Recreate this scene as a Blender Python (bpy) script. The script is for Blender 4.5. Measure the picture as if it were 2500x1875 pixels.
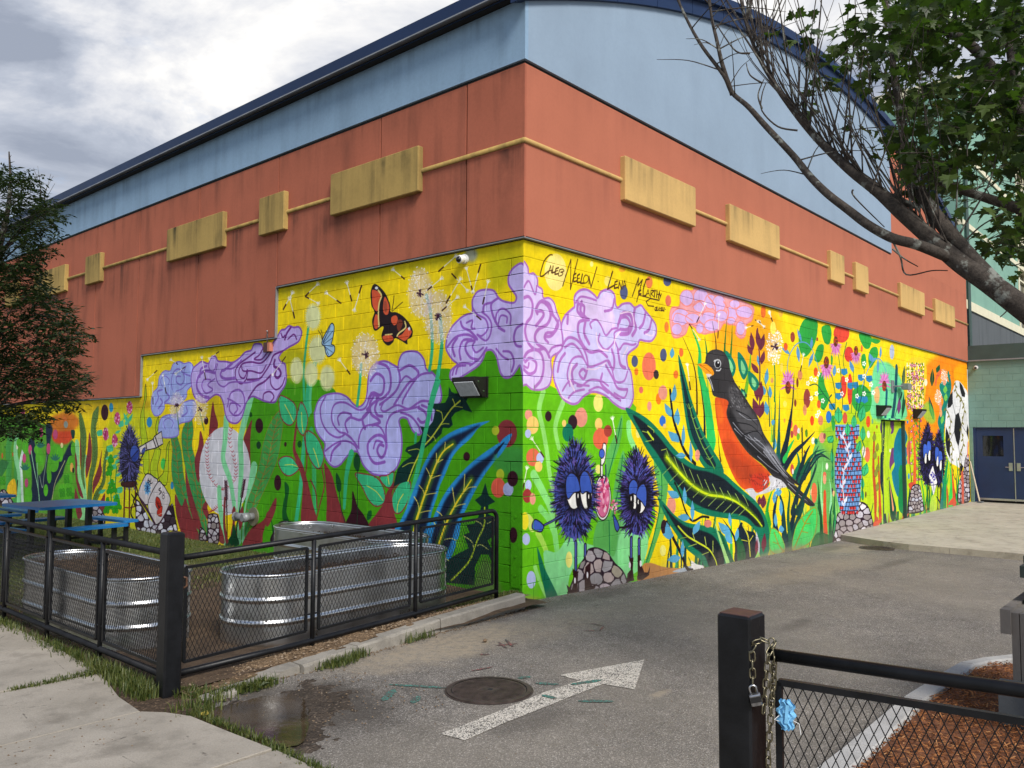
import bpy, bmesh, math, random
import numpy as np
from mathutils import Vector, Matrix, noise as mnoise
for o in list(bpy.data.objects): bpy.data.objects.remove(o)
sc = bpy.context.scene; COL = sc.collection
R = math.radians
# ---------------------------------------------------------------- camera
CAMP = (-7.36507394, -6.30041754, 1.94634578); YAW, PITCH, ROLL, FPX = 0.721299763, 0.0611869614, 0.00480709167, 2013.73773
def cam_axes():
    f = np.array([math.cos(PITCH)*math.cos(YAW), math.cos(PITCH)*math.sin(YAW), math.sin(PITCH)])
    r = np.array([math.sin(YAW), -math.cos(YAW), 0.0]); u = np.cross(r, f)
    c, s = math.cos(ROLL), math.sin(ROLL)
    return c*r+s*u, -s*r+c*u, f
AX = cam_axes(); CP = np.array(CAMP)
cam = bpy.data.objects.new('camera', bpy.data.cameras.new('camera')); COL.objects.link(cam); sc.camera = cam
cam.data.sensor_width = 36; cam.data.lens = 36*FPX/2500; cam.data.clip_start = .05; cam.data.clip_end = 2000
cam.matrix_world = Matrix([[AX[0][i], AX[1][i], -AX[2][i], CAMP[i]] for i in range(3)]+[[0, 0, 0, 1]])
# ---------------------------------------------------------------- sky: broken cloud over a daylight sky
SUN_EL, SUN_AZ = R(42), math.atan2(-1.0, -.42)          # direction towards the sun (soft, behind thin cloud)
w = bpy.data.worlds.new('World'); sc.world = w; w.use_nodes = True
nt = w.node_tree; nt.nodes.clear(); N = nt.nodes.new; L = nt.links.new
out = N('ShaderNodeOutputWorld'); bg = N('ShaderNodeBackground'); bg.inputs[1].default_value = .1; L(bg.outputs[0], out.inputs[0])
sky = N('ShaderNodeTexSky'); sky.sky_type = 'NISHITA'; sky.sun_disc = False; sky.sun_elevation = SUN_EL; sky.sun_rotation = math.pi/2-SUN_AZ; sky.air_density = 1; sky.dust_density = .6; sky.ozone_density = 1.5
tc = N('ShaderNodeTexCoord'); sep = N('ShaderNodeSeparateXYZ'); L(tc.outputs['Generated'], sep.inputs[0])
def wm(op, a, b=None):
    n = N('ShaderNodeMath'); n.operation = op
    for i, v in enumerate((a, b)):
        if v is None: continue
        if isinstance(v, (int, float)): n.inputs[i].default_value = v
        else: L(v, n.inputs[i])
    return n.outputs[0]
zz = wm('ADD', wm('MAXIMUM', sep.outputs[2], 0.0), .16)
cmb = N('ShaderNodeCombineXYZ'); L(wm('DIVIDE', sep.outputs[0], zz), cmb.inputs[0]); L(wm('DIVIDE', sep.outputs[1], zz), cmb.inputs[1])
def wnoise(scale, det, off, dist=0.0):
    mp = N('ShaderNodeMapping'); mp.inputs['Location'].default_value = off; L(cmb.outputs[0], mp.inputs[0])
    n = N('ShaderNodeTexNoise'); n.inputs['Scale'].default_value = scale; n.inputs['Detail'].default_value = det; n.inputs['Roughness'].default_value = .6; n.inputs['Distortion'].default_value = dist
    L(mp.outputs[0], n.inputs['Vector']); return n.outputs[0]
def wramp(src, *st):
    r = N('ShaderNodeValToRGB'); e = r.color_ramp.elements
    while len(e) < len(st): e.new(.5)
    for k, (p, c) in enumerate(st): e[k].position = p; e[k].color = c if len(c) == 4 else (*c, 1)
    L(src, r.inputs[0]); return r.outputs[0]
cover = wramp(wnoise(.62, 8, (2.2, 12.4, 0), .35), (.44, (.05, .05, .05)), (.53, (1, 1, 1)))
shade = wramp(wnoise(1.35, 9, (9.9, 5.3, 0), .5), (.38, (2.0, 2.25, 2.8)), (.46, (2.9, 3.15, 3.7)), (.53, (4.3, 4.4, 4.7)), (.62, (6.0, 5.9, 5.75)))
skyb = N('ShaderNodeMix'); skyb.data_type = 'RGBA'; skyb.blend_type = 'MIX'; L(cover, skyb.inputs[0]); L(sky.outputs[0], skyb.inputs[6]); L(shade, skyb.inputs[7])
L(skyb.outputs[2], bg.inputs[0])
# ---------------------------------------------------------------- sun through cloud, exposure
sl = bpy.data.lights.new('sun', 'SUN'); sl.energy = 2.3; sl.angle = R(20); sl.color = (1, .95, .88)
so = bpy.data.objects.new('sun', sl); COL.objects.link(so)
sd = Vector((math.cos(SUN_EL)*math.cos(SUN_AZ), math.cos(SUN_EL)*math.sin(SUN_AZ), math.sin(SUN_EL)))
so.rotation_euler = sd.to_track_quat('Z', 'Y').to_euler()
sc.render.engine = 'CYCLES'; sc.view_settings.view_transform = 'Standard'; sc.view_settings.look = 'None'; sc.view_settings.gamma = 1; sc.view_settings.exposure = .84
sc.view_settings.use_curve_mapping = False
sc.render.resolution_x, sc.render.resolution_y = 1024, 768
# ---------------------------------------------------------------- helpers
def ray(x, y):
    r, u, f = AX
    return f+(x-1250)/FPX*r-(y-937.5)/FPX*u
def on_plane(x, y, axis, val):
    d = ray(x, y); return CP+(val-CP[axis])/d[axis]*d
def at(x, y, depth):                      # a point at a given distance along the view axis, for irregular natural things
    return Vector(CP+ray(x, y)*depth)
def project(p):
    d = np.array(p)-CP; z = d@AX[2]; return 1250+FPX*(d@AX[0])/z, 937.5-FPX*(d@AX[1])/z, z
class MB:
    def __init__(self): self.v = []; self.f = []; self.m = []; self.mi = 0
    def add(self, vs, fs):
        o = len(self.v); self.v += [tuple(a) for a in vs]; self.f += [tuple(i+o for i in q) for q in fs]; self.m += [self.mi]*len(fs)
    def box(self, x0, y0, z0, x1, y1, z1):
        self.add([(x0, y0, z0), (x1, y0, z0), (x1, y1, z0), (x0, y1, z0), (x0, y0, z1), (x1, y0, z1), (x1, y1, z1), (x0, y1, z1)], [(3, 2, 1, 0), (4, 5, 6, 7), (0, 1, 5, 4), (1, 2, 6, 5), (2, 3, 7, 6), (3, 0, 4, 7)])
    def cbox(self, x0, y0, z0, x1, y1, z1, b=.01):      # box with chamfered vertical edges and top edge
        p = [(x0+b, y0), (x1-b, y0), (x1, y0+b), (x1, y1-b), (x1-b, y1), (x0+b, y1), (x0, y1-b), (x0, y0+b)]
        cx, cy = (x0+x1)/2, (y0+y1)/2
        q = [(x+(cx-x)/max(abs(cx-x), 1e-6)*b*.9, y+(cy-y)/max(abs(cy-y), 1e-6)*b*.9) for x, y in p]
        vs = [(x, y, z0) for x, y in p]+[(x, y, z1-b) for x, y in p]+[(x, y, z1) for x, y in q]
        fs = [tuple(range(7, -1, -1)), tuple(range(16, 24))]
        for k in range(8):
            n = (k+1) % 8; fs += [(k, n, 8+n, 8+k), (8+k, 8+n, 16+n, 16+k)]
        self.add(vs, fs)
    def prism(self, poly, z0, z1):
        n = len(poly); vs = [(x, y, z0) for x, y in poly]+[(x, y, z1) for x, y in poly]
        self.add(vs, [tuple(range(n-1, -1, -1)), tuple(range(n, 2*n))]+[(k, (k+1) % n, n+(k+1) % n, n+k) for k in range(n)])
    def slabx(self, poly, x0, x1):          # polygon in (y,z) extruded along x
        n = len(poly); vs = [(x0, y, z) for y, z in poly]+[(x1, y, z) for y, z in poly]
        self.add(vs, [tuple(range(n-1, -1, -1)), tuple(range(n, 2*n))]+[(k, (k+1) % n, n+(k+1) % n, n+k) for k in range(n)])
    def slaby(self, poly, y0, y1):          # polygon in (x,z) extruded along y
        n = len(poly); vs = [(x, y0, z) for x, z in poly]+[(x, y1, z) for x, z in poly]
        self.add(vs, [tuple(range(n-1, -1, -1)), tuple(range(n, 2*n))]+[(k, (k+1) % n, n+(k+1) % n, n+k) for k in range(n)])
    def tube(self, pts, r, n=8, r1=None, cap=True, rs=None):
        pts = [Vector(p) for p in pts]; m = len(pts); vs = []; up = None
        for i, p in enumerate(pts):
            t = (pts[min(i+1, m-1)]-pts[max(i-1, 0)]).normalized()
            if up is None:
                up = Vector((0, 0, 1)) if abs(t.z) < .9 else Vector((1, 0, 0))
            a = t.cross(up).normalized(); b = a.cross(t).normalized(); up = b
            rr = rs[i] if rs else (r if r1 is None else r+(r1-r)*i/(m-1))
            vs += [p+(a*math.cos(2*math.pi*k/n)+b*math.sin(2*math.pi*k/n))*rr for k in range(n)]
        fs = [(i*n+k, i*n+(k+1) % n, (i+1)*n+(k+1) % n, (i+1)*n+k) for i in range(m-1) for k in range(n)]
        if cap: fs += [tuple(range(n-1, -1, -1)), tuple(range((m-1)*n, m*n))]
        self.add(vs, fs)
    def strut(self, a, b, wx, wn, nrm):     # flat strip between two points: half widths wx in plane, wn along nrm
        a, b, nrm = Vector(a), Vector(b), Vector(nrm); t = (b-a).normalized(); s = t.cross(nrm).normalized()*wx; q = nrm.normalized()*wn
        self.add([a+s+q, a-s+q, a-s-q, a+s-q, b+s+q, b-s+q, b-s-q, b+s-q], [(0, 1, 5, 4), (1, 2, 6, 5), (2, 3, 7, 6), (3, 0, 4, 7)])
    def build(self, name, mat, parent=None, smooth=False, label=None):
        me = bpy.data.meshes.new(name); me.from_pydata(self.v, [], self.f); me.update()
        for m_ in (mat if isinstance(mat, (list, tuple)) else [mat]): me.materials.append(m_)
        if any(self.m): me.polygons.foreach_set('material_index', self.m)
        if smooth: me.polygons.foreach_set('use_smooth', [True]*len(me.polygons))
        o = bpy.data.objects.new(name, me); COL.objects.link(o)
        if parent: o.parent = parent
        if label: o['label'] = label
        return o
def fix(o, dist=1e-5):
    bm = bmesh.new(); bm.from_mesh(o.data); bmesh.ops.remove_doubles(bm, verts=bm.verts, dist=dist); bmesh.ops.recalc_face_normals(bm, faces=bm.faces); bm.to_mesh(o.data); bm.free(); return o
def thing(name, label, cat, group=None, loc=(0, 0, 0)):
    o = bpy.data.objects.new(name, None); COL.objects.link(o); o.empty_display_size = .1; o.location = loc
    return tag(o, label, cat, group)
def tag(o, label=None, cat=None, group=None, kind=None):
    if label: o['label'] = label
    if cat: o['category'] = cat
    if group: o['group'] = group
    if kind: o['kind'] = kind
    return o
def copy_tree(o, parent=None):
    c = o.copy(); COL.objects.link(c); c.parent = parent
    for ch in list(o.children): copy_tree(ch, c)
    return c
# ---------------------------------------------------------------- materials
def srgb(r, g, b):
    f = lambda c: (c/255/12.92) if c <= 10 else ((c/255+.055)/1.055)**2.4
    return (f(r), f(g), f(b))
class Mat:
    def __init__(self, name, rough=.8, metal=0.0, spec=.5):
        self.m = bpy.data.materials.new(name); self.m.use_nodes = True; self.t = self.m.node_tree; self.b = self.t.nodes['Principled BSDF']
        self.b.inputs['Roughness'].default_value = rough; self.b.inputs['Metallic'].default_value = metal; self.b.inputs['Specular IOR Level'].default_value = spec
        self._pos = None
    def n(self, t): return self.t.nodes.new(t)
    def l(self, a, b): self.t.links.new(a, b)
    def pos(self, scale=(1, 1, 1), loc=(0, 0, 0), obj=False):
        if obj: s = self.n('ShaderNodeTexCoord').outputs['Object']
        else: s = self.n('ShaderNodeNewGeometry').outputs['Position']
        mp = self.n('ShaderNodeMapping'); mp.inputs['Scale'].default_value = scale; mp.inputs['Location'].default_value = loc; self.l(s, mp.inputs[0]); return mp.outputs[0]
    def noise(self, scale, det=4, vec=None, rough=.55, dist=0.0):
        x = self.n('ShaderNodeTexNoise'); x.inputs['Scale'].default_value = scale; x.inputs['Detail'].default_value = det; x.inputs['Roughness'].default_value = rough; x.inputs['Distortion'].default_value = dist
        self.l(vec if vec is not None else self.pos(), x.inputs['Vector']); return x.outputs[0]
    def voro(self, scale, vec=None, feat='F1', out='Distance'):
        x = self.n('ShaderNodeTexVoronoi'); x.feature = feat; x.inputs['Scale'].default_value = scale
        self.l(vec if vec is not None else self.pos(), x.inputs['Vector']); return x.outputs[out]
    def ramp(self, src, *st):
        r = self.n('ShaderNodeValToRGB'); e = r.color_ramp.elements
        while len(e) < len(st): e.new(.5)
        for k, (p, c) in enumerate(st):
            e[k].position = p; e[k].color = (c, c, c, 1) if isinstance(c, (int, float)) else (*c, 1)
        self.l(src, r.inputs[0]); return r.outputs[0]
    def mix(self, f, a, b, mode='MIX'):
        x = self.n('ShaderNodeMix'); x.data_type = 'RGBA'; x.blend_type = mode
        for i, v in ((0, f), (6, a), (7, b)):
            if hasattr(v, 'is_linked') or hasattr(v, 'links'): self.l(v, x.inputs[i])
            elif isinstance(v, (int, float)): x.inputs[i].default_value = v if i == 0 else (v, v, v, 1)
            else: x.inputs[i].default_value = (*v, 1)
        return x.outputs[2]
    def math(self, op, a, b=None, clamp=False):
        x = self.n('ShaderNodeMath'); x.operation = op; x.use_clamp = clamp
        for i, v in enumerate((a, b)):
            if v is None: continue
            if isinstance(v, (int, float)): x.inputs[i].default_value = v
            else: self.l(v, x.inputs[i])
        return x.outputs[0]
    def color(self, c):
        if isinstance(c, tuple): self.b.inputs['Base Color'].default_value = (*c, 1)
        else: self.l(c, self.b.inputs['Base Color'])
        return self
    def rough(self, c): self.l(c, self.b.inputs['Roughness']); return self
    def bump(self, h, s=.3, d=.01):
        x = self.n('ShaderNodeBump'); x.inputs['Strength'].default_value = s; x.inputs['Distance'].default_value = d; self.l(h, x.inputs['Height']); self.l(x.outputs[0], self.b.inputs['Normal']); return self
def simple(name, col, rough=.7, metal=0.0, var=.12, scale=6, bs=.15, bscale=60, spec=.5, obj=False):
    m = Mat(name, rough, metal, spec); p = m.pos(obj=obj)
    n = m.noise(scale, 5, p); lo = tuple(c*(1-var) for c in col); hi = tuple(min(c*(1+var), 1) for c in col)
    m.color(m.ramp(n, (.3, lo), (.7, hi)))
    if bs: m.bump(m.noise(bscale, 3, p), bs, .004)
    return m.m
PPM = 150; Z0 = -0.5; ZTOP = 4.32
class Canvas:
    def __init__(self, wall, length, base):
        self.wall = wall; self.W = int(length*PPM); self.H = int((ZTOP-Z0)*PPM)
        self.a = np.empty((self.H, self.W, 3), np.float32); self.a[:] = np.array(base)/255.
        self.rng = random.Random(7)
        self.frame(0, 0, 1)
    def frame(self, x0, y0, s): self.fr = (x0, y0, s)
    def m(self, pts):                       # tracing coordinates -> canvas pixels on the wall
        x0, y0, s = self.fr; o = []
        for x, y in pts:
            if self.wall == 'L': h = on_plane(x0+x/s, y0+y/s, 0, 0.0); o.append((h[1]*PPM, (h[2]-Z0)*PPM))
            else: h = on_plane(x0+x/s, y0+y/s, 1, 0.0); o.append((h[0]*PPM, (h[2]-Z0)*PPM))
        return np.array(o)
    def sc(self, x, y):                     # canvas pixels per tracing unit (vertical)
        q = self.m([(x, y-3), (x, y+3)]); return abs(q[0][1]-q[1][1])/6
    def perp(self, pts):                    # canvas pixels per tracing unit across the stroke
        x, y = pts[len(pts)//2]; dx, dy = pts[-1][0]-pts[0][0], pts[-1][1]-pts[0][1]; L = math.hypot(dx, dy)+1e-6
        a = self.m([(x-dx/L, y-dy/L), (x+dx/L, y+dy/L), (x+dy/L, y-dx/L), (x-dy/L, y+dx/L)])
        u, v = a[1]-a[0], a[3]-a[2]; k = abs(u[0]*v[1]-u[1]*v[0])/(np.hypot(*u)+1e-6)/2
        s = self.sc(x, y)
        return s if L < 6 else max(k, .6*s)
    @staticmethod
    def spline(p, closed, n=5):
        p = np.asarray(p, float); N = len(p)
        if N < 3: return p
        out = []
        rng = range(N if closed else N-1)
        for i in rng:
            if closed: p0, p1, p2, p3 = p[(i-1) % N], p[i], p[(i+1) % N], p[(i+2) % N]
            else: p0, p1, p2, p3 = p[max(i-1, 0)], p[i], p[i+1], p[min(i+2, N-1)]
            for k in range(n):
                t = k/n
                out.append(.5*((2*p1)+(p2-p0)*t+(2*p0-5*p1+4*p2-p3)*t*t+(3*p1-p0-3*p2+p3)*t**3))
        if not closed: out.append(p[-1])
        return np.array(out)
    def blend(self, cov, x0, y0, col, alpha):
        h, w = cov.shape
        X0, Y0 = max(x0, 0), max(y0, 0); X1, Y1 = min(x0+w, self.W), min(y0+h, self.H)
        if X1 <= X0 or Y1 <= Y0: return
        c = (cov[Y0-y0:Y1-y0, X0-x0:X1-x0]*alpha)[..., None]
        v = self.a[Y0:Y1, X0:X1]; v += c*(np.array(col, np.float32)/255.-v)
    def cover(self, q, soft=0):
        pad = int(soft*2)+2
        x0, y0 = np.floor(q.min(0)).astype(int)-pad; x1, y1 = np.ceil(q.max(0)).astype(int)+pad
        w, h = x1-x0, y1-y0
        if w*h > 9e6 or w < 1 or h < 1: return np.zeros((1, 1), np.float32), 0, 0
        S = 3; acc = np.zeros((h, w+1), np.float32)
        a = q-[x0, y0]; b = np.roll(a, -1, 0)
        ys = (np.arange(h*S)+.5)/S
        for (ax, ay), (bx, by) in zip(a, b):
            if ay == by: continue
            sgn = 1.0 if by > ay else -1.0
            if ay > by: ax, ay, bx, by = bx, by, ax, ay
            i0 = int(math.ceil(ay*S-.5)); i1 = int(math.ceil(by*S-.5))
            if i1 <= i0: continue
            yy = ys[i0:i1]; xx = np.clip(ax+(yy-ay)*(bx-ax)/(by-ay), 0, w-.001)
            ix = xx.astype(int); fx = (xx-ix).astype(np.float32); rows = np.arange(i0, i1)//S
            np.add.at(acc, (rows, ix), sgn*(1-fx)/S); np.add.at(acc, (rows, ix+1), sgn*fx/S)
        cov = np.minimum(np.abs(np.cumsum(acc, 1))[:, :w], 1)
        if soft:
            k = int(soft)
            for ax_ in (0, 1):
                for _ in range(2):
                    c = np.cumsum(np.pad(cov, [(k+1, k), (0, 0)] if ax_ == 0 else [(0, 0), (k+1, k)]), ax_)
                    cov = (c[2*k+1:]-c[:-2*k-1])/(2*k+1) if ax_ == 0 else (c[:, 2*k+1:]-c[:, :-2*k-1])/(2*k+1)
        return cov, x0, y0
    def fill(self, pts, col, smooth=True, alpha=1, soft=0, line=None, lw=6, mapped=False):
        q = np.asarray(pts, float) if mapped else self.m(pts)
        if smooth: q = self.spline(q, True)
        cov, x0, y0 = self.cover(q, soft*PPM/100)
        self.blend(cov, x0, y0, col, alpha)
        if line is not None:
            w = lw if mapped else lw*self.sc(*np.mean(np.array(pts), 0))
            self.ribbon(np.vstack([q, q[:1]]), w, w, line)
    def ribbon(self, q, w0, w1, col, alpha=1, soft=0):      # polyline of canvas pixels, widths in canvas pixels
        q = np.asarray(q, float); n = len(q)
        if n < 2: return
        x0, y0 = np.floor(q.min(0)-max(w0, w1)-2).astype(int); x1, y1 = np.ceil(q.max(0)+max(w0, w1)+3).astype(int)
        if (x1-x0)*(y1-y0) > 9e6: return
        cov = np.zeros((y1-y0, x1-x0), np.float32)
        for i in range(n-1):
            a, b = q[i]-[x0, y0], q[i+1]-[x0, y0]; ra = .5*(w0+(w1-w0)*i/(n-1)); rb = .5*(w0+(w1-w0)*(i+1)/(n-1))
            R = max(ra, rb)+1.5+soft
            u0, v0 = np.maximum(np.floor(np.minimum(a, b)-R), 0).astype(int); u1, v1 = np.ceil(np.maximum(a, b)+R).astype(int)
            Y, X = np.mgrid[v0:min(v1, cov.shape[0]), u0:min(u1, cov.shape[1])]
            if X.size == 0: continue
            d = b-a; L = d@d+1e-9
            t = np.clip(((X+.5-a[0])*d[0]+(Y+.5-a[1])*d[1])/L, 0, 1)
            ds = np.hypot(X+.5-a[0]-t*d[0], Y+.5-a[1]-t*d[1])
            c = np.clip((ra+(rb-ra)*t-ds)/(1+soft)+.5, 0, 1)
            s = cov[v0:v0+c.shape[0], u0:u0+c.shape[1]]; np.maximum(s, c, out=s)
        self.blend(cov, x0, y0, col, alpha)
    def stroke(self, pts, w, col, w1=None, alpha=1, smooth=True, soft=0):
        q = self.m(pts)
        if smooth and len(q) > 2: q = self.spline(q, False, 6)
        k = self.perp(pts); self.ribbon(q, w*k, (w if w1 is None else w1)*k, col, alpha, soft)
    def dot(self, cx, cy, rx, ry, col, alpha=1, soft=0, line=None, lw=4):
        self.fill([(cx+rx*math.cos(t*math.pi/8), cy+ry*math.sin(t*math.pi/8)) for t in range(16)], col, True, alpha, soft, line, lw)
    def curls(self, lists, w, col):
        for l in lists: self.stroke(l, w, col)
    def leaf(self, x0, y0, x1, y1, w, col, line=None, lw=3, vein=None, bend=0):
        dx, dy = x1-x0, y1-y0; L = math.hypot(dx, dy); nx, ny = -dy/L, dx/L
        P = lambda t, o: (x0+dx*t+nx*(o+bend*L*4*t*(1-t)), y0+dy*t+ny*(o+bend*L*4*t*(1-t)))
        prof = [(0, 0), (.15, .55), (.38, 1), (.65, .8), (.87, .33), (1, 0)]
        pts = [P(t, w/2*o) for t, o in prof]+[P(t, -w/2*o) for t, o in prof[-2:0:-1]]
        self.fill(pts, col, True, line=line, lw=lw)
        if vein is not None: self.stroke([P(.05, 0), P(.5, 0), P(.92, 0)], max(lw*.7, 1.5), vein)
    def blade(self, pts, w, col):
        self.stroke(pts, w, col, w1=1)
    def seed(self, x0, y0, x1, y1, w=5):      # white fluff at 0, brown pip at 1
        mx, my = x0+(x1-x0)*.72, y0+(y1-y0)*.72
        self.stroke([(x0, y0), (mx, my)], w, (240, 238, 220), smooth=False)
        self.stroke([(mx, my), (x1, y1)], w*1.7, (66, 34, 24), smooth=False)
        r = 3.2*w; a = math.atan2(y0-y1, x0-x1)
        for k in (-.9, -.3, .3, .9): self.stroke([(x0, y0), (x0+r*math.cos(a+k), y0+r*math.sin(a+k))], w*1.1, (246, 244, 236), smooth=False, alpha=.85)
        self.dot(x0, y0, w*1.6, w*1.6, (248, 246, 240), alpha=.8)
    def puff(self, cx, cy, rx, ry, col, spike=.18, n=30, w=4):
        self.dot(cx, cy, rx, ry, col)
        for k in range(n):
            t = 2*math.pi*k/n
            self.stroke([(cx+rx*.9*math.cos(t), cy+ry*.9*math.sin(t)), (cx+rx*(1+spike)*math.cos(t), cy+ry*(1+spike)*math.sin(t))], w, col, smooth=False)
    def globe(self, cx, cy, rx, ry, w=5, n=70, core=True, a=.5):
        R = self.rng; self.dot(cx, cy, rx*.93, ry*.93, (222, 200, 205), alpha=a, soft=2)
        for k in range(n):
            t = R.uniform(0, 6.283); r = math.sqrt(R.uniform(.08, 1.05)); x, y = cx+rx*r*math.cos(t), cy+ry*r*math.sin(t)
            if k % 3 == 0: self.stroke([(cx, cy), (x, y)], w*.35, (238, 226, 222), smooth=False, alpha=.6)
            self.dot(x, y, w*.8, w*.8, (250, 246, 246), alpha=.95)
        if core:
            for k in range(14):
                t = R.uniform(0, 6.283); self.stroke([(cx, cy), (cx+w*5*math.cos(t), cy+w*5*math.sin(t))], w*1.1, (60, 25, 50), smooth=False)
    def fur(self, cx, cy, rx, ry, n, ln, cols, w=4, tip=1.12, pointed=.0):
        R = self.rng; base = cols[0]
        out = []
        for k in range(40):
            t = 2*math.pi*k/40; yy = -math.cos(t); xx = math.sin(t)
            f = 1-pointed*max(0, -yy)**2
            out.append((cx+rx*xx*f, cy+ry*yy))
        self.fill(out, base)
        for k in range(n):
            t = R.uniform(0, 6.283); r = math.sqrt(R.uniform(0, 1.08)); x = cx+rx*r*math.cos(t); y = cy+ry*r*math.sin(t)
            f = 1-pointed*max(0, -(y-cy)/ry)**2; x = cx+(x-cx)*f
            dx, dy = (x-cx)/rx, (y-cy)/ry; L = math.hypot(dx, dy)+1e-6
            ux, uy = dx/L+R.uniform(-.35, .35), dy/L+R.uniform(-.35, .35)
            c = cols[1+int(R.random()*(len(cols)-1))]; l = ln*R.uniform(.6, 1.2)
            self.stroke([(x, y), (x+ux*l*.5+R.uniform(-2, 2), y+uy*l*.5), (x+ux*l, y+uy*l)], w, c, w1=w*.35)
    def stones(self, poly, n, rad, cols=None, ink=(38, 18, 32), lw=6, seed=1):
        R = random.Random(seed); q = np.array(poly, float); lo, hi = q.min(0), q.max(0)
        self.fill(poly, ink)
        def inside(x, y):
            c = False; j = len(q)-1
            for i in range(len(q)):
                if (q[i][1] > y) != (q[j][1] > y) and x < (q[j][0]-q[i][0])*(y-q[i][1])/(q[j][1]-q[i][1])+q[i][0]: c = not c
                j = i
            return c
        pts = []; tries = 0
        while len(pts) < n and tries < 4000:
            tries += 1; x, y = R.uniform(lo[0], hi[0]), R.uniform(lo[1], hi[1])
            if inside(x, y) and all(math.hypot(x-a, (y-b)*.75) > rad*1.25 for a, b in pts): pts.append((x, y))
        cols = cols or [(188, 180, 190), (160, 150, 160), (205, 202, 212), (150, 140, 140)]
        for a, b in pts:                     # a small Voronoi cell round each stone, pulled in to leave the ink line
            cell = []
            for k in range(10):
                t = 2*math.pi*k/10; ux, uy = math.cos(t), math.sin(t); r = rad*1.6
                for c, d in pts:
                    if (c, d) == (a, b): continue
                    ex, ey = c-a, d-b; dt = ex*ux+ey*uy
                    if dt > 0: r = min(r, (ex*ex+ey*ey)/(2*dt))
                while r > 3 and not inside(a+ux*r, b+uy*r): r *= .9
                cell.append((a+ux*max(r-lw*.6, 1), b+uy*max(r-lw*.6, 1)))
            self.fill(cell, cols[int(R.random()*len(cols))], smooth=False)
    def mottle(self, amt=.05, seed=3):
        g = np.random.RandomState(seed); out = 0
        for k, s in ((90, .5), (30, .3), (8, .35)):
            n = g.rand(self.H//k+3, self.W//k+3).astype(np.float32)
            yy = np.linspace(0, self.H/k, self.H); xx = np.linspace(0, self.W/k, self.W)
            yi, xi = yy.astype(int), xx.astype(int); fy, fx = (yy-yi)[:, None], (xx-xi)[None]
            fy = fy*fy*(3-2*fy); fx = fx*fx*(3-2*fx)
            v = (n[yi][:, xi]*(1-fx)+n[yi][:, xi+1]*fx)*(1-fy)+(n[yi+1][:, xi]*(1-fx)+n[yi+1][:, xi+1]*fx)*fy
            out = out+s*(v-.5)
        self.a *= (1+amt*2*out)[..., None]; np.clip(self.a, 0, 1, out=self.a)
YEL = (244, 216, 14); GRN = (70, 156, 10); LIL = (180, 164, 226); PER = (158, 168, 230); PUR = (146, 92, 186); MINT = (56, 186, 128); PALE = (132, 214, 158)
MAR = (132, 50, 54); DMAR = (52, 14, 28); DGR = (8, 48, 44); OLV = (178, 196, 44); SAL = (226, 96, 74); INK = (26, 14, 22); NAVY = (16, 28, 52); SKYB = (44, 140, 205)
A2 = (300, 650, 4.148); A3 = (650, 600, 3.456); A4 = (0, 900, 3.16); A5 = (650, 950, 3.319); W7 = (0, 950, 4.74); F3 = (0, 1150, 5.026)
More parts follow.
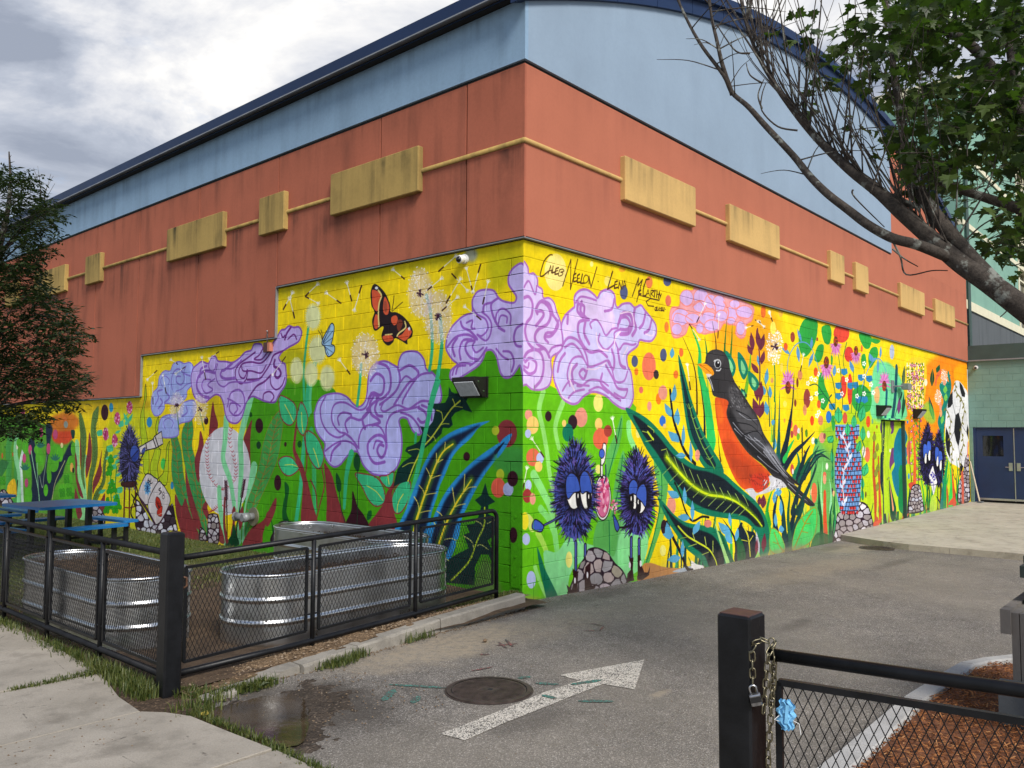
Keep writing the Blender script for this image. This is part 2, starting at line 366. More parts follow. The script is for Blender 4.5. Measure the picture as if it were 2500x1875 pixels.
def paint_left():
    c = Canvas('L', 24.0, YEL); F = lambda fr: c.frame(*fr)
    # --- grounds of colour
    F((0, 0, 1))
    c.fill([(690, 925), (785, 928), (815, 950), (830, 970), (880, 990), (1000, 930), (1050, 905), (1095, 900), (1130, 912), (1180, 870), (1200, 850), (1290, 830), (1290, 1500), (590, 1420), (600, 1200), (598, 1100), (610, 985), (640, 960)], GRN)
    c.fill([(0, 1010), (120, 1040), (180, 1080), (195, 1200), (190, 1330), (-120, 1330), (-120, 1000)], (90, 160, 40))
    c.fill([(300, 985), (420, 1040), (470, 1150), (400, 1330), (290, 1310), (250, 1100)], (196, 206, 20), alpha=.75, soft=6)
    c.fill([(190, 985), (345, 975), (350, 1000), (190, 1012)], (150, 110, 20), alpha=.35, soft=5)  # darker brown band just below the lowest wall step
    c.fill([(680, 705), (1270, 590), (1272, 612), (684, 730)], (120, 130, 20), alpha=.28, soft=4)  # darker olive band along the top edge of the blocks
    F(A3)
    c.fill([(1880, 100), (2160, 60), (2160, 160), (2040, 300), (1960, 400), (1900, 350)], (160, 170, 10), alpha=.6, soft=7)
    F(A2)
    c.fill([(1560, 860), (1820, 860), (1830, 1150), (1660, 1140)], (176, 178, 14), alpha=.8, soft=5)
    c.fill([(860, 1300), (1050, 1300), (1080, 1659), (900, 1659)], (206, 184, 10), alpha=.8, soft=5)
    c.fill([(1060, 1480), (1030, 1659), (1075, 1659)], PALE, False)
    # --- far left thicket
    F(W7)
    c.fill([(580, 330), (780, 260), (900, 330), (910, 420), (860, 470), (840, 560), (760, 630), (640, 610), (600, 540), (590, 420)], (206, 116, 30), soft=4)
    c.fill([(610, 500), (700, 490), (830, 490), (840, 560), (770, 630), (650, 620), (605, 570)], (214, 72, 34), soft=2)
    c.dot(750, 345, 22, 28, (226, 120, 50)); c.dot(762, 410, 24, 40, (150, 160, 150))
    for x, w in ((95, 60), (180, 50)):
        c.stroke([(x+30, 540), (x, 700), (x+10, 900), (x-10, 1300)], w, (70, 160, 70))
    c.stroke([(190, 560), (180, 760), (220, 980), (215, 1330)], 46, (140, 214, 150)); c.stroke([(270, 700), (235, 860), (250, 1000), (260, 1330)], 26, (206, 228, 214))
    c.stroke([(140, 1090), (165, 1230)], 9, INK); c.stroke([(205, 1060), (190, 1230)], 10, INK)
    c.fill([(0, 830), (70, 830), (100, 860), (40, 980), (0, 1000)], (50, 120, 60))
    c.fill([(90, 1110), (170, 1040), (190, 1240), (90, 1240)], (236, 190, 30))
    c.dot(25, 770, 9, 34, (206, 90, 40)); c.dot(148, 755, 7, 26, (206, 90, 40)); c.dot(58, 672, 8, 16, (30, 120, 30)); c.dot(198, 665, 12, 34, (230, 225, 200)); c.dot(210, 635, 9, 24, (20, 60, 40))
    c.fill([(340, 580), (400, 600), (420, 900), (450, 1000), (520, 880), (540, 650), (530, 420), (580, 400), (610, 470), (590, 560), (560, 760), (540, 980), (640, 900), (740, 760), (800, 640), (850, 620), (840, 740), (760, 860), (720, 1000), (640, 1120), (560, 1320), (350, 1330), (370, 1100), (360, 900), (330, 700)], (18, 34, 58), soft=2)
    c.fill([(820, 480), (865, 480), (860, 560), (835, 570)], (20, 60, 50))
    for x, y, rx, ry in ((290, 670, 36, 70), (440, 700, 45, 60), (460, 800, 50, 90), (640, 720, 70, 80), (620, 860, 60, 100), (700, 760, 30, 80), (820, 860, 42, 90), (480, 520, 40, 70), (330, 940, 34, 80), (330, 1230, 42, 110), (530, 1170, 26, 70), (570, 1010, 26, 80), (720, 1190, 46, 90), (790, 1060, 50, 90), (810, 1180, 50, 80), (850, 690, 30, 80), (780, 1240, 60, 50), (220, 620, 30, 50)):
        c.dot(x, y, rx, ry, (84, 176, 34))
    for x, y in ((470, 640), (290, 900), (640, 790)):
        for k in range(5):
            a = -1.57+(k-2)*.5; c.leaf(x, y+40, x+70*math.cos(a), y+40+90*math.sin(a), 22, (40, 110, 90))
    for x, y, rx, ry in ((348, 700, 20, 56), (280, 800, 22, 52), (560, 690, 22, 64), (306, 1085, 20, 52), (476, 500, 22, 58), (640, 525, 26, 56), (262, 270, 26, 46)): c.dot(x, y, rx, ry, (196, 76, 122), line=(150, 50, 90), lw=4)
    c.stroke([(360, 720), (400, 950), (440, 1150), (460, 1320)], 9, (140, 190, 150)); c.stroke([(430, 860), (440, 1100), (455, 1310)], 8, (120, 170, 130)); c.stroke([(545, 760), (510, 1000), (490, 1140), (460, 1010)], 6, (150, 170, 150))
    c.stroke([(750, 830), (680, 980), (630, 1110), (600, 1300)], 8, (166, 160, 120))
    c.dot(715, 650, 16, 30, (230, 214, 150)); c.dot(830, 905, 20, 54, (226, 170, 80)); c.dot(848, 940, 12, 32, (30, 30, 30))
    for x, y in ((720, 1200), (800, 1190), (860, 1250), (770, 1040), (30, 1060)):
        for k in range(4): c.dot(x+22*math.cos(k*1.57+.7), y+34*math.sin(k*1.57+.7), 17, 26, (60, 150, 24), line=(30, 100, 30), lw=3)
    # maroon flames, olive fronds, pale stems
    c.fill([(870, 600), (915, 620), (925, 900), (960, 1000), (1000, 1300), (1010, 1560), (900, 1560), (930, 1300), (900, 1000), (880, 800)], (150, 222, 150))
    c.stroke([(985, 810), (960, 950), (975, 1150), (990, 1400)], 46, (150, 222, 150))
    for pl in ([(930, 510), (950, 640), (960, 800), (950, 980), (930, 880), (925, 700)], [(1035, 500), (1060, 640), (1060, 780), (1050, 860), (1000, 1030), (990, 860), (1010, 720)], [(1180, 700), (1170, 850), (1180, 950), (1150, 1060), (1100, 1150), (1075, 1220), (1075, 1080), (1120, 950), (1150, 850)],
               [(870, 730), (895, 850), (890, 1000), (930, 1130), (965, 1260), (920, 1220), (880, 1060), (870, 880)], [(870, 1150), (900, 1230), (950, 1440), (900, 1500), (865, 1300)], [(1215, 1210), (1200, 1440), (1140, 1450), (1110, 1380), (1170, 1280)]):
        c.fill(pl, MAR)
    for pl, vein in (([(915, 290), (945, 300), (980, 420), (1000, 560), (990, 740), (970, 960), (985, 1150), (960, 1100), (935, 960), (945, 760), (930, 560)], [(925, 300), (965, 560), (965, 900)]),
                     ([(1140, 200), (1135, 330), (1110, 440), (1125, 590), (1130, 760), (1100, 930), (1070, 1060), (1060, 1280), (1010, 1280), (1030, 1000), (1060, 850), (1065, 640), (1050, 480), (1070, 300), (1100, 240)], [(1120, 260), (1090, 520), (1095, 800), (1040, 1250)]),
                     ([(1235, 660), (1250, 740), (1220, 900), (1220, 1060), (1170, 1180), (1120, 1300), (1070, 1290), (1110, 1180), (1180, 1080), (1190, 900)], [(1230, 720), (1200, 1000), (1100, 1270)])):
        c.fill(pl, (94, 128, 58), line=(70, 90, 40), lw=4); c.stroke(vein, 4, (64, 84, 36))
        for k in range(len(vein)-1):
            for j in range(7):
                t = j/7; x, y = [vein[k][i]+(vein[k+1][i]-vein[k][i])*t for i in (0, 1)]
                c.stroke([(x, y+24), (x-26, y-8)], 3, (64, 84, 36)); c.stroke([(x, y+24), (x+26, y-8)], 3, (64, 84, 36))
    # clovers
    F(A4)
    for pts in ([(830, 690), (860, 760), (850, 900), (870, 1100)], [(900, 760), (890, 900), (905, 1060)]): c.stroke(pts, 8, (60, 150, 60))
    for x, y, w, h in ((835, 690, 44, 30), (890, 680, 40, 30), (905, 720, 38, 34), (915, 820, 44, 30), (880, 760, 34, 50), (790, 950, 56, 36), (860, 880, 60, 30), (925, 940, 40, 60), (900, 1000, 34, 70), (850, 620, 30, 70), (980, 420, 36, 40), (935, 430, 30, 60), (910, 490, 44, 26), (770, 500, 30, 60), (930, 650, 30, 30)): c.leaf(x-w/2, y+h/3, x+w/2, y-h/2, h*.8, (70, 190, 140))
    for x, y in ((855, 700), (850, 760), (865, 890), (845, 940), (880, 930), (900, 1010), (915, 1060), (830, 1030), (855, 1060), (820, 1090), (890, 1090), (840, 800)):
        for k in range(3): c.dot(x+13*math.cos(k*2.1-1.57), y+19*math.sin(k*2.1-1.57), 13, 19, (48, 160, 20), line=(24, 110, 24), lw=2.5)
    for x, y in ((1000, 300), (905, 385), (815, 505), (885, 555)):
        c.dot(x, y, 22, 50, (196, 70, 120))
        for k in range(26):
            a, b = c.rng.uniform(-1, 1), c.rng.uniform(-1, 1)
            if a*a+b*b < 1: c.leaf(x+20*a, y+48*b+9, x+20*a+6*a, y+48*b-9, 9, (236, 180, 200) if k % 2 else (160, 40, 90))
    c.stroke([(985, 350), (960, 380), (930, 430), (930, 470)], 5, (70, 190, 140)); c.leaf(985, 420, 955, 340, 24, (70, 190, 140)); c.leaf(985, 420, 1025, 345, 24, (70, 190, 140))
    for x, y, rx, ry, col in ((808, 338, 28, 61, DMAR), (858, 300, 16, 36, (40, 140, 180)), (1152, 413, 21, 40, (40, 140, 190)), (1260, 735, 20, 44, (70, 200, 80)), (1328, 902, 13, 30, (40, 140, 190)), (1590, 402, 17, 30, DMAR), (2000, 440, 30, 57, DMAR), (1935, 355, 11, 20, (20, 80, 20)), (1995, 590, 18, 30, (16, 60, 30)), (2142, 880, 27, 60, DMAR), (2202, 582, 10, 16, DMAR)): c.dot(x, y, rx, ry, col)
    # outlined lime flames behind the reader
    for pl in ([(1122, 120), (1130, 220), (1112, 300), (1118, 420), (1140, 560), (1150, 680), (1145, 800), (1110, 800), (1100, 640), (1082, 480), (1085, 360), (1110, 260)], [(1222, 370), (1225, 450), (1205, 510), (1220, 600), (1240, 640), (1215, 760), (1220, 850), (1165, 820), (1160, 740), (1185, 660), (1205, 560), (1200, 450)], [(1310, 560), (1300, 640), (1300, 760), (1280, 900), (1225, 850), (1260, 800), (1280, 680), (1285, 610)]):
        c.fill(pl, (178, 200, 24), line=INK, lw=6)
    # green fronds with brown veins
    for pl, v in (([(1340, 455), (1375, 550), (1400, 650), (1412, 790), (1440, 920), (1500, 1080), (1565, 1230), (1592, 1330), (1500, 1240), (1400, 1080), (1340, 900), (1322, 760), (1330, 620), (1315, 520)], [(1335, 490), (1365, 700), (1390, 900), (1470, 1100), (1580, 1310)]),
                  ([(1470, 368), (1492, 480), (1482, 600), (1520, 740), (1560, 900), (1582, 1050), (1602, 1300), (1560, 1230), (1500, 1050), (1450, 850), (1410, 650), (1405, 480)], [(1455, 400), (1445, 600), (1500, 850), (1590, 1260)]),
                  ([(1570, 800), (1590, 920), (1580, 1050), (1560, 1180), (1520, 1050), (1540, 900)], [(1568, 830), (1555, 1000), (1555, 1150)])):
        c.fill(pl, (58, 150, 78), line=(150, 112, 40), lw=5); c.stroke(v, 5, (150, 112, 40))
        for k in range(len(v)-1):
            for j in range(4):
                t = j/4; x, y = [v[k][i]+(v[k+1][i]-v[k][i])*t for i in (0, 1)]
                c.stroke([(x, y+20), (x-34, y-12)], 4, (150, 112, 40)); c.stroke([(x, y+20), (x+30, y-8)], 4, (150, 112, 40))
    for pl in ([(1642, 255), (1656, 330), (1682, 440), (1640, 520), (1612, 520), (1620, 400)], [(1545, 480), (1572, 580), (1555, 720), (1530, 880), (1500, 720), (1530, 600)], [(1945, 395), (1930, 550), (1936, 870), (1915, 650), (1880, 560), (1892, 500)], [(1350, 970), (1400, 1060), (1430, 1000), (1460, 1100), (1545, 1330), (1430, 1330), (1365, 1150)], [(1430, 760), (1450, 860), (1490, 1000), (1560, 1240), (1500, 1200), (1440, 950)], [(1620, 990), (1600, 1080), (1640, 1190), (1590, 1150), (1560, 1070)]): c.fill(pl, MAR)
    # baseball
    c.dot(1735, 790, 198, 342, (212, 212, 220))
    for pts in ([(1640, 480), (1600, 570), (1598, 680), (1602, 760), (1625, 850), (1690, 930)], [(1785, 465), (1770, 560), (1800, 680), (1820, 780), (1805, 870), (1730, 935), (1700, 930)], [(1615, 1112), (1650, 1095), (1690, 1065), (1750, 1070)]):
        q = Canvas.spline(np.array(pts, float), False, 7)
        for k in range(0, len(q)-1, 2):
            x, y = q[k]; c.stroke([(x-13, y-14), (x, y), (x+13, y-14)], 5, (176, 44, 56), smooth=False)
    c.stroke([(1745, 380), (1735, 560), (1722, 700), (1775, 860), (1800, 1010), (1820, 1140)], 40, PALE, w1=26)
    c.stroke([(1935, 215), (1880, 430), (1855, 560), (1862, 760), (1850, 1000), (1845, 1330)], 46, PALE, w1=30)
    c.stroke([(1960, 760), (1935, 900), (1900, 1100), (1880, 1330)], 50, PALE, w1=30); c.stroke([(1690, 930), (1700, 1080), (1740, 1340)], 34, PALE)
    c.fill([(2150, 330), (2182, 400), (2172, 520), (2140, 700), (2080, 850), (2010, 1000), (1960, 1120), (1895, 1310), (1888, 1200), (1905, 1040), (1960, 880), (2000, 740), (2030, 580), (2080, 430)], (66, 154, 72), line=(150, 112, 40), lw=5)
    v = [(2140, 380), (2100, 560), (2060, 740), (1980, 960), (1910, 1220)]; c.stroke(v, 5, (150, 112, 40))
    for k in range(4):
        for j in range(4):
            t = j/4; x, y = [v[k][i]+(v[k+1][i]-v[k][i])*t for i in (0, 1)]
            c.stroke([(x, y+24), (x-44, y-10)], 4, (150, 112, 40)); c.stroke([(x, y+24), (x+40, y-14)], 4, (150, 112, 40))
    c.fill([(2128, 995), (2110, 1080), (2060, 1180), (2030, 1270), (2010, 1360), (1870, 1370), (1940, 1230), (2030, 1170), (2090, 1060)], MAR)
    c.fill([(1680, 1120), (1700, 1200), (1735, 1340), (1690, 1330), (1670, 1200)], MAR); c.fill([(1870, 1060), (1880, 1150), (1850, 1250), (1840, 1150)], MAR)
    c.fill([(1808, 1060), (1818, 1100), (1812, 1200), (1830, 1300), (1780, 1300), (1795, 1180), (1790, 1100)], MAR)
    c.fill([(1800, 1200), (1825, 1280), (1842, 1362), (1738, 1362), (1785, 1280)], (8, 74, 40))
    for a in ([(1752, 1310), (1750, 1100), (1742, 870)], [(1822, 1260), (1850, 1080), (1886, 860)]):
        c.stroke(a, 8, INK)
        for k in range(12): x, y = a[2][0]+(a[1][0]-a[2][0])*k*.055, a[2][1]+(a[1][1]-a[2][1])*k*.055; c.stroke([(x-11, y-8), (x, y+5), (x+11, y-8)], 7, (70, 18, 40), smooth=False)
    c.stroke([(1735, 1000), (1730, 1200), (1750, 1330)], 14, MAR, w1=22)
    c.stones([(1640, 1115), (1680, 1130), (1692, 1200), (1685, 1350), (1605, 1345), (1600, 1200), (1605, 1130)], 16, 20, seed=4); c.stones([(1545, 1225), (1580, 1250), (1600, 1330), (1535, 1320)], 5, 18, seed=5)
    c.stones([(690, 1050), (730, 1020), (780, 1090), (810, 1140), (800, 1210), (680, 1200), (675, 1110)], 14, 24, seed=6)
    c.stones([(30, 930), (60, 960), (110, 1060), (0, 1060), (0, 950)], 7, 22, seed=7)
    # the reader on a stool, spyglass and open book
    for a, b in (((962, 905), (955, 1200)), ((1000, 905), (996, 1235)), ((1042, 890), (1056, 1245))): c.stroke([a, b], 11, (90, 34, 26), smooth=False)
    c.stroke([(955, 1070), (1000, 1075), (1050, 1060)], 10, (120, 44, 30), smooth=False)
    c.fur(1000, 685, 78, 232, 520, 30, [(28, 22, 40), (20, 16, 30), (84, 84, 150), (64, 60, 120), (100, 100, 160)], w=5.5, pointed=.45)
    c.fill([(940, 880), (1050, 870), (1030, 912), (950, 910)], (60, 26, 26), line=INK, lw=5)
    c.dot(1038, 655, 34, 66, (58, 84, 170), line=INK, lw=6); c.fill([(1015, 690), (1065, 620), (1070, 660), (1040, 715)], (40, 60, 140)); c.stroke([(1012, 690), (1066, 630)], 5, INK)
    for a in ([(1045, 890), (1060, 960), (1030, 1020), (1045, 1060)], [(1050, 960), (1080, 990), (1100, 1030)], [(1015, 970), (1035, 1000)], [(1020, 1050), (1010, 1120), (1040, 1180)]): c.stroke(a, 9, INK)
    c.stones([(1050, 1010), (1100, 1060), (1150, 1150), (1200, 1200), (1280, 1120), (1330, 1040), (1355, 1160), (1370, 1255), (1310, 1250), (1240, 1290), (1060, 1245), (1045, 1140)], 34, 27, cols=[(206, 208, 222), (192, 190, 204), (40, 26, 40), (216, 214, 226), (60, 46, 56)], seed=8)
    c.fill([(1118, 830), (1150, 812), (1185, 835), (1215, 880), (1140, 1050), (1068, 968)], (204, 196, 198), line=INK, lw=9)
    c.fill([(1215, 880), (1250, 890), (1285, 940), (1312, 1030), (1210, 1205), (1140, 1050)], (206, 198, 200), line=INK, lw=9)
    for k in range(4): c.stroke([(1066+6*k, 980+16*k), (1120+8*k, 1050+22*k), (1196, 1190+8*k)], 5, (60, 30, 50))
    c.stroke([(1310, 1060), (1260, 1150), (1200, 1240)], 8, (70, 30, 50))
    for k in range(9): a = k*.7; c.leaf(1138, 920, 1138+30*math.cos(a), 920+62*math.sin(a), 20, (100, 160, 206))
    for k in range(9): a = k*.7+.2; c.stroke([(1138, 920), (1138+18*math.cos(a), 920+36*math.sin(a))], 4, (20, 50, 100))
    for pl in ([(1206, 990), (1235, 1010), (1245, 1070), (1225, 1090), (1200, 1050)], [(1225, 1080), (1252, 1060), (1250, 1110), (1245, 1140), (1215, 1130), (1212, 1100)]): c.fill(pl, (192, 46, 24), line=(60, 14, 14), lw=5)
    for k in range(5): c.stroke([(1225, 1075), (1200+12*k, 1010+8*k)], 3, (60, 14, 14)); c.dot(1214+9*k, 1132-4*k, 3, 4, (230, 220, 200))
    for a in ([(1145, 850), (1138, 880), (1156, 870), (1140, 862)], [(1165, 850), (1160, 885), (1176, 880)], [(1150, 890), (1160, 900)], [(1240, 920), (1225, 935), (1245, 950), (1228, 970)], [(1262, 950), (1252, 965), (1270, 985), (1262, 1005), (1250, 990), (1268, 968), (1262, 950)]): c.stroke(a, 4.5, INK)
    # dandelion clocks over the left clouds come after the clouds
    # --- clouds
    F(A2)
    lp = (134, 118, 204)
    c.fill([(640, 1370), (720, 1360), (742, 1450), (690, 1560), (570, 1600), (550, 1720), (370, 1720), (378, 1560), (440, 1510), (520, 1500), (560, 1480), (600, 1400)], (164, 178, 238), line=lp, lw=13)
    c.fill([(285, 1420), (300, 1290), (350, 1230), (370, 1120), (420, 1060), (480, 1060), (510, 990), (570, 965), (620, 985), (680, 975), (720, 1030), (730, 1100), (700, 1200), (650, 1260), (640, 1330), (560, 1400), (430, 1390), (420, 1440), (380, 1500), (320, 1510)], (164, 178, 238), line=lp, lw=13)
    c.curls([[(330, 1400), (360, 1330), (350, 1270), (400, 1250)], [(400, 1220), (380, 1160), (420, 1110), (470, 1150), (460, 1200)], [(500, 1250), (490, 1170), (510, 1080), (560, 1040), (610, 1080), (620, 1150), (590, 1200), (545, 1175), (545, 1120), (585, 1115)], [(540, 1265), (600, 1240), (640, 1200), (700, 1180)], [(640, 1010), (620, 1080), (680, 1110)], [(440, 1280), (470, 1330), (420, 1380)], [(430, 1650), (410, 1580), (460, 1540), (510, 1580), (490, 1640)], [(600, 1520), (650, 1480), (640, 1420)], [(360, 1440), (400, 1380), (380, 1340)], [(620, 1310), (570, 1340), (520, 1310)]], 11, lp)
    c.fill([(700, 1240), (690, 1130), (710, 1040), (760, 990), (800, 965), (860, 985), (880, 960), (900, 915), (940, 915), (965, 960), (1040, 965), (1110, 975), (1180, 930), (1240, 870), (1300, 850), (1330, 790), (1400, 790), (1420, 830), (1480, 850), (1510, 790), (1560, 720), (1600, 650), (1640, 640), (1680, 605), (1730, 620), (1780, 615), (1810, 660), (1800, 720), (1770, 770), (1680, 820), (1620, 860), (1580, 920), (1600, 970), (1640, 990), (1652, 1060), (1655, 1140), (1640, 1210), (1600, 1270), (1570, 1320), (1545, 1370), (1500, 1380), (1420, 1360), (1330, 1320), (1290, 1330), (1250, 1380), (1230, 1450), (1200, 1540), (1150, 1590), (1080, 1575), (1040, 1510), (1020, 1400), (990, 1320), (940, 1300), (880, 1340), (830, 1380), (760, 1360), (720, 1310)], (194, 174, 236), line=(136, 84, 182), lw=19)
    dp = (112, 44, 132)
    c.curls([[(1420, 830), (1380, 900), (1330, 940), (1400, 945), (1450, 890), (1470, 850)], [(1340, 870), (1260, 930), (1180, 990), (1140, 1060), (1150, 1150), (1200, 1190), (1250, 1140), (1262, 1050), (1230, 1130), (1190, 1120), (1175, 1060), (1210, 990), (1300, 970), (1400, 980), (1480, 900), (1520, 800)], [(1620, 860), (1530, 900), (1490, 990), (1440, 1070), (1380, 1140), (1260, 1150)], [(1540, 950), (1530, 1010), (1580, 1040), (1600, 1090), (1570, 1130), (1540, 1110), (1550, 1060)], [(1490, 1120), (1500, 1200), (1550, 1250), (1610, 1210), (1640, 1130)], [(1270, 1340), (1350, 1220), (1430, 1170), (1500, 1100)], [(1420, 1345), (1430, 1290), (1490, 1270), (1530, 1320), (1500, 1370)], [(1640, 700), (1620, 720), (1600, 680)], [(1670, 740), (1730, 690), (1760, 740)], [(1200, 1010), (1220, 1060), (1300, 1060), (1400, 1080), (1450, 1000)], [(1700, 620), (1660, 680), (1640, 740)]], 17, dp)
    c.curls([[(880, 960), (870, 1020), (900, 1070), (930, 1040), (945, 990)], [(960, 990), (940, 1080), (960, 1180), (1020, 1220), (1080, 1180), (1160, 1170), (1250, 1180), (1380, 1150)], [(1110, 980), (1030, 1050), (1000, 1060), (990, 1110), (1040, 1140), (1140, 1130)], [(930, 1080), (830, 1060), (760, 1130), (750, 1230), (800, 1310), (870, 1330)], [(890, 1150), (820, 1150), (800, 1220), (840, 1285), (910, 1250), (860, 1200), (930, 1140)], [(1060, 1420), (1090, 1290), (1170, 1250), (1220, 1300), (1232, 1400), (1190, 1490), (1130, 1510), (1080, 1460), (1090, 1390), (1140, 1390), (1160, 1450), (1130, 1490)], [(1060, 1340), (1120, 1370), (1190, 1420)], [(780, 1120), (790, 1040), (850, 1010)], [(1200, 950), (1120, 1030), (1060, 1040)]], 17, (140, 92, 186))
    F(A3)
    c.fill([(410, 1400), (440, 1310), (500, 1260), (600, 1245), (680, 1275), (730, 1330), (780, 1360), (830, 1320), (850, 1240), (860, 1120), (880, 1040), (940, 985), (1010, 975), (1080, 1010), (1110, 1020), (1120, 970), (1150, 910), (1210, 890), (1280, 900), (1330, 960), (1350, 1040), (1400, 1070), (1440, 1120), (1470, 1200), (1475, 1300), (1430, 1370), (1420, 1450), (1395, 1520), (1330, 1555), (1290, 1595), (1240, 1565), (1208, 1500), (1187, 1459), (1145, 1449), (1120, 1480), (1135, 1553), (1145, 1657), (1135, 1772), (1104, 1865), (1041, 1928), (958, 1938), (885, 1917), (823, 1855), (791, 1782), (770, 1740), (718, 1740), (677, 1782), (625, 1845), (573, 1865), (521, 1824), (489, 1751), (495, 1668), (448, 1605), (416, 1532), (406, 1418)], (182, 184, 240), line=(138, 90, 184), lw=17)
    ps = (140, 90, 184)
    c.curls([[(880, 1140), (930, 1080), (990, 1120), (990, 1220), (960, 1260), (900, 1240), (860, 1290)], [(930, 985), (1020, 1020), (1050, 1110), (1040, 1220), (980, 1290), (930, 1290)], [(1110, 1030), (1130, 1130), (1090, 1230), (1000, 1310), (960, 1340)], [(1130, 1050), (1210, 1010), (1280, 1060), (1270, 1110), (1200, 1160), (1130, 1260), (1080, 1340)], [(1140, 1140), (1180, 1100), (1230, 1130)], [(1400, 1070), (1300, 1090), (1230, 1170), (1160, 1290), (1150, 1330)], [(870, 1290), (900, 1250), (950, 1290), (900, 1330), (850, 1382)]], 17, ps)
    F(A5)
    c.curls([[(960, 590), (880, 600), (830, 530), (825, 440), (880, 380), (940, 380), (972, 440), (962, 520), (930, 555), (900, 500), (920, 450), (950, 460)], [(750, 480), (750, 400), (780, 320), (840, 290), (910, 300), (950, 350), (970, 420)], [(975, 420), (972, 300), (1010, 210), (1080, 175), (1160, 160), (1250, 100), (1320, 100)], [(480, 60), (440, 150), (450, 260), (500, 350), (580, 392), (640, 360), (590, 345), (540, 280), (530, 190), (560, 120), (640, 110), (740, 165), (800, 155), (830, 90), (850, 30)], [(660, 350), (640, 280), (680, 230), (760, 250), (820, 200), (850, 130)], [(590, 290), (580, 230), (620, 190), (690, 210), (650, 260)], [(640, 360), (690, 400), (740, 470)], [(480, 500), (560, 440), (640, 420), (710, 450), (740, 500)], [(520, 580), (540, 500), (600, 440)], [(870, 60), (840, 120), (850, 200), (900, 240), (920, 270), (860, 292)], [(900, 100), (880, 160), (900, 210), (940, 220)], [(950, 110), (930, 160), (965, 180), (1060, 130), (1150, 160), (1240, 140)], [(1090, 190), (1170, 220), (1230, 290), (1250, 350)], [(1230, 150), (1290, 190), (1300, 250), (1260, 270), (1230, 240)], [(1260, 130), (1330, 170), (1340, 250)], [(800, 320), (780, 240), (830, 180)], [(870, 480), (890, 420), (940, 430)]], 17, ps)
    F(A3)
    c.fill([(2168, 155), (2100, 175), (2050, 240), (2045, 320), (2080, 380), (2110, 430), (2090, 480), (2010, 470), (1960, 440), (1920, 380), (1850, 370), (1780, 390), (1740, 460), (1740, 560), (1690, 580), (1640, 610), (1570, 680), (1530, 760), (1515, 850), (1530, 900), (1570, 960), (1610, 1000), (1560, 1050), (1550, 1110), (1580, 1140), (1640, 1110), (1720, 1060), (1790, 1010), (1830, 950), (1850, 890), (1900, 880), (1940, 930), (1960, 1010), (1980, 1080), (2020, 1115), (2070, 1100), (2110, 1050), (2140, 1010), (2160, 1080), (2185, 1170), (2210, 700), (2200, 300)], (198, 184, 240), line=(148, 98, 188), lw=18)
    c.curls([[(1740, 520), (1780, 580), (1850, 620), (1870, 700), (1820, 760), (1780, 750), (1850, 800), (1890, 750), (1900, 660), (1870, 600), (1820, 560)], [(1960, 440), (1900, 490), (1910, 580), (1960, 680), (2010, 720), (1960, 690)], [(1930, 640), (1950, 560), (2000, 530), (2060, 580), (2060, 660)], [(1960, 650), (1980, 590), (2030, 600), (2030, 650)], [(1830, 560), (1840, 500), (1900, 480)], [(1640, 640), (1660, 690), (1720, 720), (1780, 790), (1700, 750), (1600, 770), (1530, 850)], [(1690, 650), (1740, 630), (1730, 690), (1760, 700)], [(1640, 960), (1630, 880), (1660, 800), (1730, 790)], [(1780, 960), (1720, 940), (1680, 870), (1700, 810), (1760, 800)], [(1830, 860), (1770, 900), (1740, 850), (1760, 810)], [(2000, 890), (2060, 900), (2090, 980), (2070, 1060)], [(1940, 870), (1990, 930), (2040, 960)], [(2165, 660), (2110, 700), (2090, 780), (2110, 840), (2150, 850)], [(1600, 1080), (1620, 1020), (1680, 1010)], [(1570, 1090), (1590, 1030), (1650, 990), (1740, 1000)], [(1860, 860), (1800, 950), (1720, 1010)], [(1590, 930), (1570, 850), (1610, 780)]], 17, (146, 92, 186))
    F(A4)
    c.fill([(1070, 610), (1125, 575), (1180, 545), (1192, 520), (1246, 484), (1258, 580), (1205, 612), (1130, 630), (1085, 655)], (214, 206, 204), False, line=INK, lw=8)
    for a, b in (((1125, 575), (1132, 632)), ((1182, 542), (1206, 612)), ((1195, 520), (1222, 600))): c.stroke([a, b], 7, INK, smooth=False)
    c.fill([(1100, 620), (1122, 610), (1110, 660), (1092, 655)], (64, 84, 160), line=INK, lw=4); c.stroke([(1105, 650), (1080, 720), (1072, 770)], 7, INK)
    F(A3)
    # --- stems and puffs
    c.stroke([(355, 690), (330, 900), (315, 1100), (325, 1400)], 18, MINT); c.stroke([(420, 970), (385, 1060), (350, 1230), (352, 1420)], 34, MINT); c.stroke([(380, 1150), (370, 1300), (375, 1400)], 20, (90, 200, 140))
    c.stroke([(245, 1140), (240, 1250)], 12, (120, 180, 60), alpha=.6); c.stroke([(800, 1000), (790, 1150), (768, 1345)], 22, MINT)
    c.stroke([(1350, 420), (1385, 560), (1400, 850), (1378, 1048)], 26, MINT); c.stroke([(1462, 590), (1480, 820), (1450, 1080), (1400, 1260), (1370, 1400)], 30, MINT)
    for a in ((395, 600, 60, 96), (432, 880, 70, 106), (256, 1052, 50, 92), (380, 1080, 52, 88), (515, 1116, 58, 92)):
        c.puff(*a, (222, 226, 164), .17, 34, 7)
    for a in ((835, 920, 125, 190, 6, 130), (1300, 400, 112, 225, 6, 150), (1450, 600, 125, 235, 6, 150)):
        c.globe(*a, a=.62)
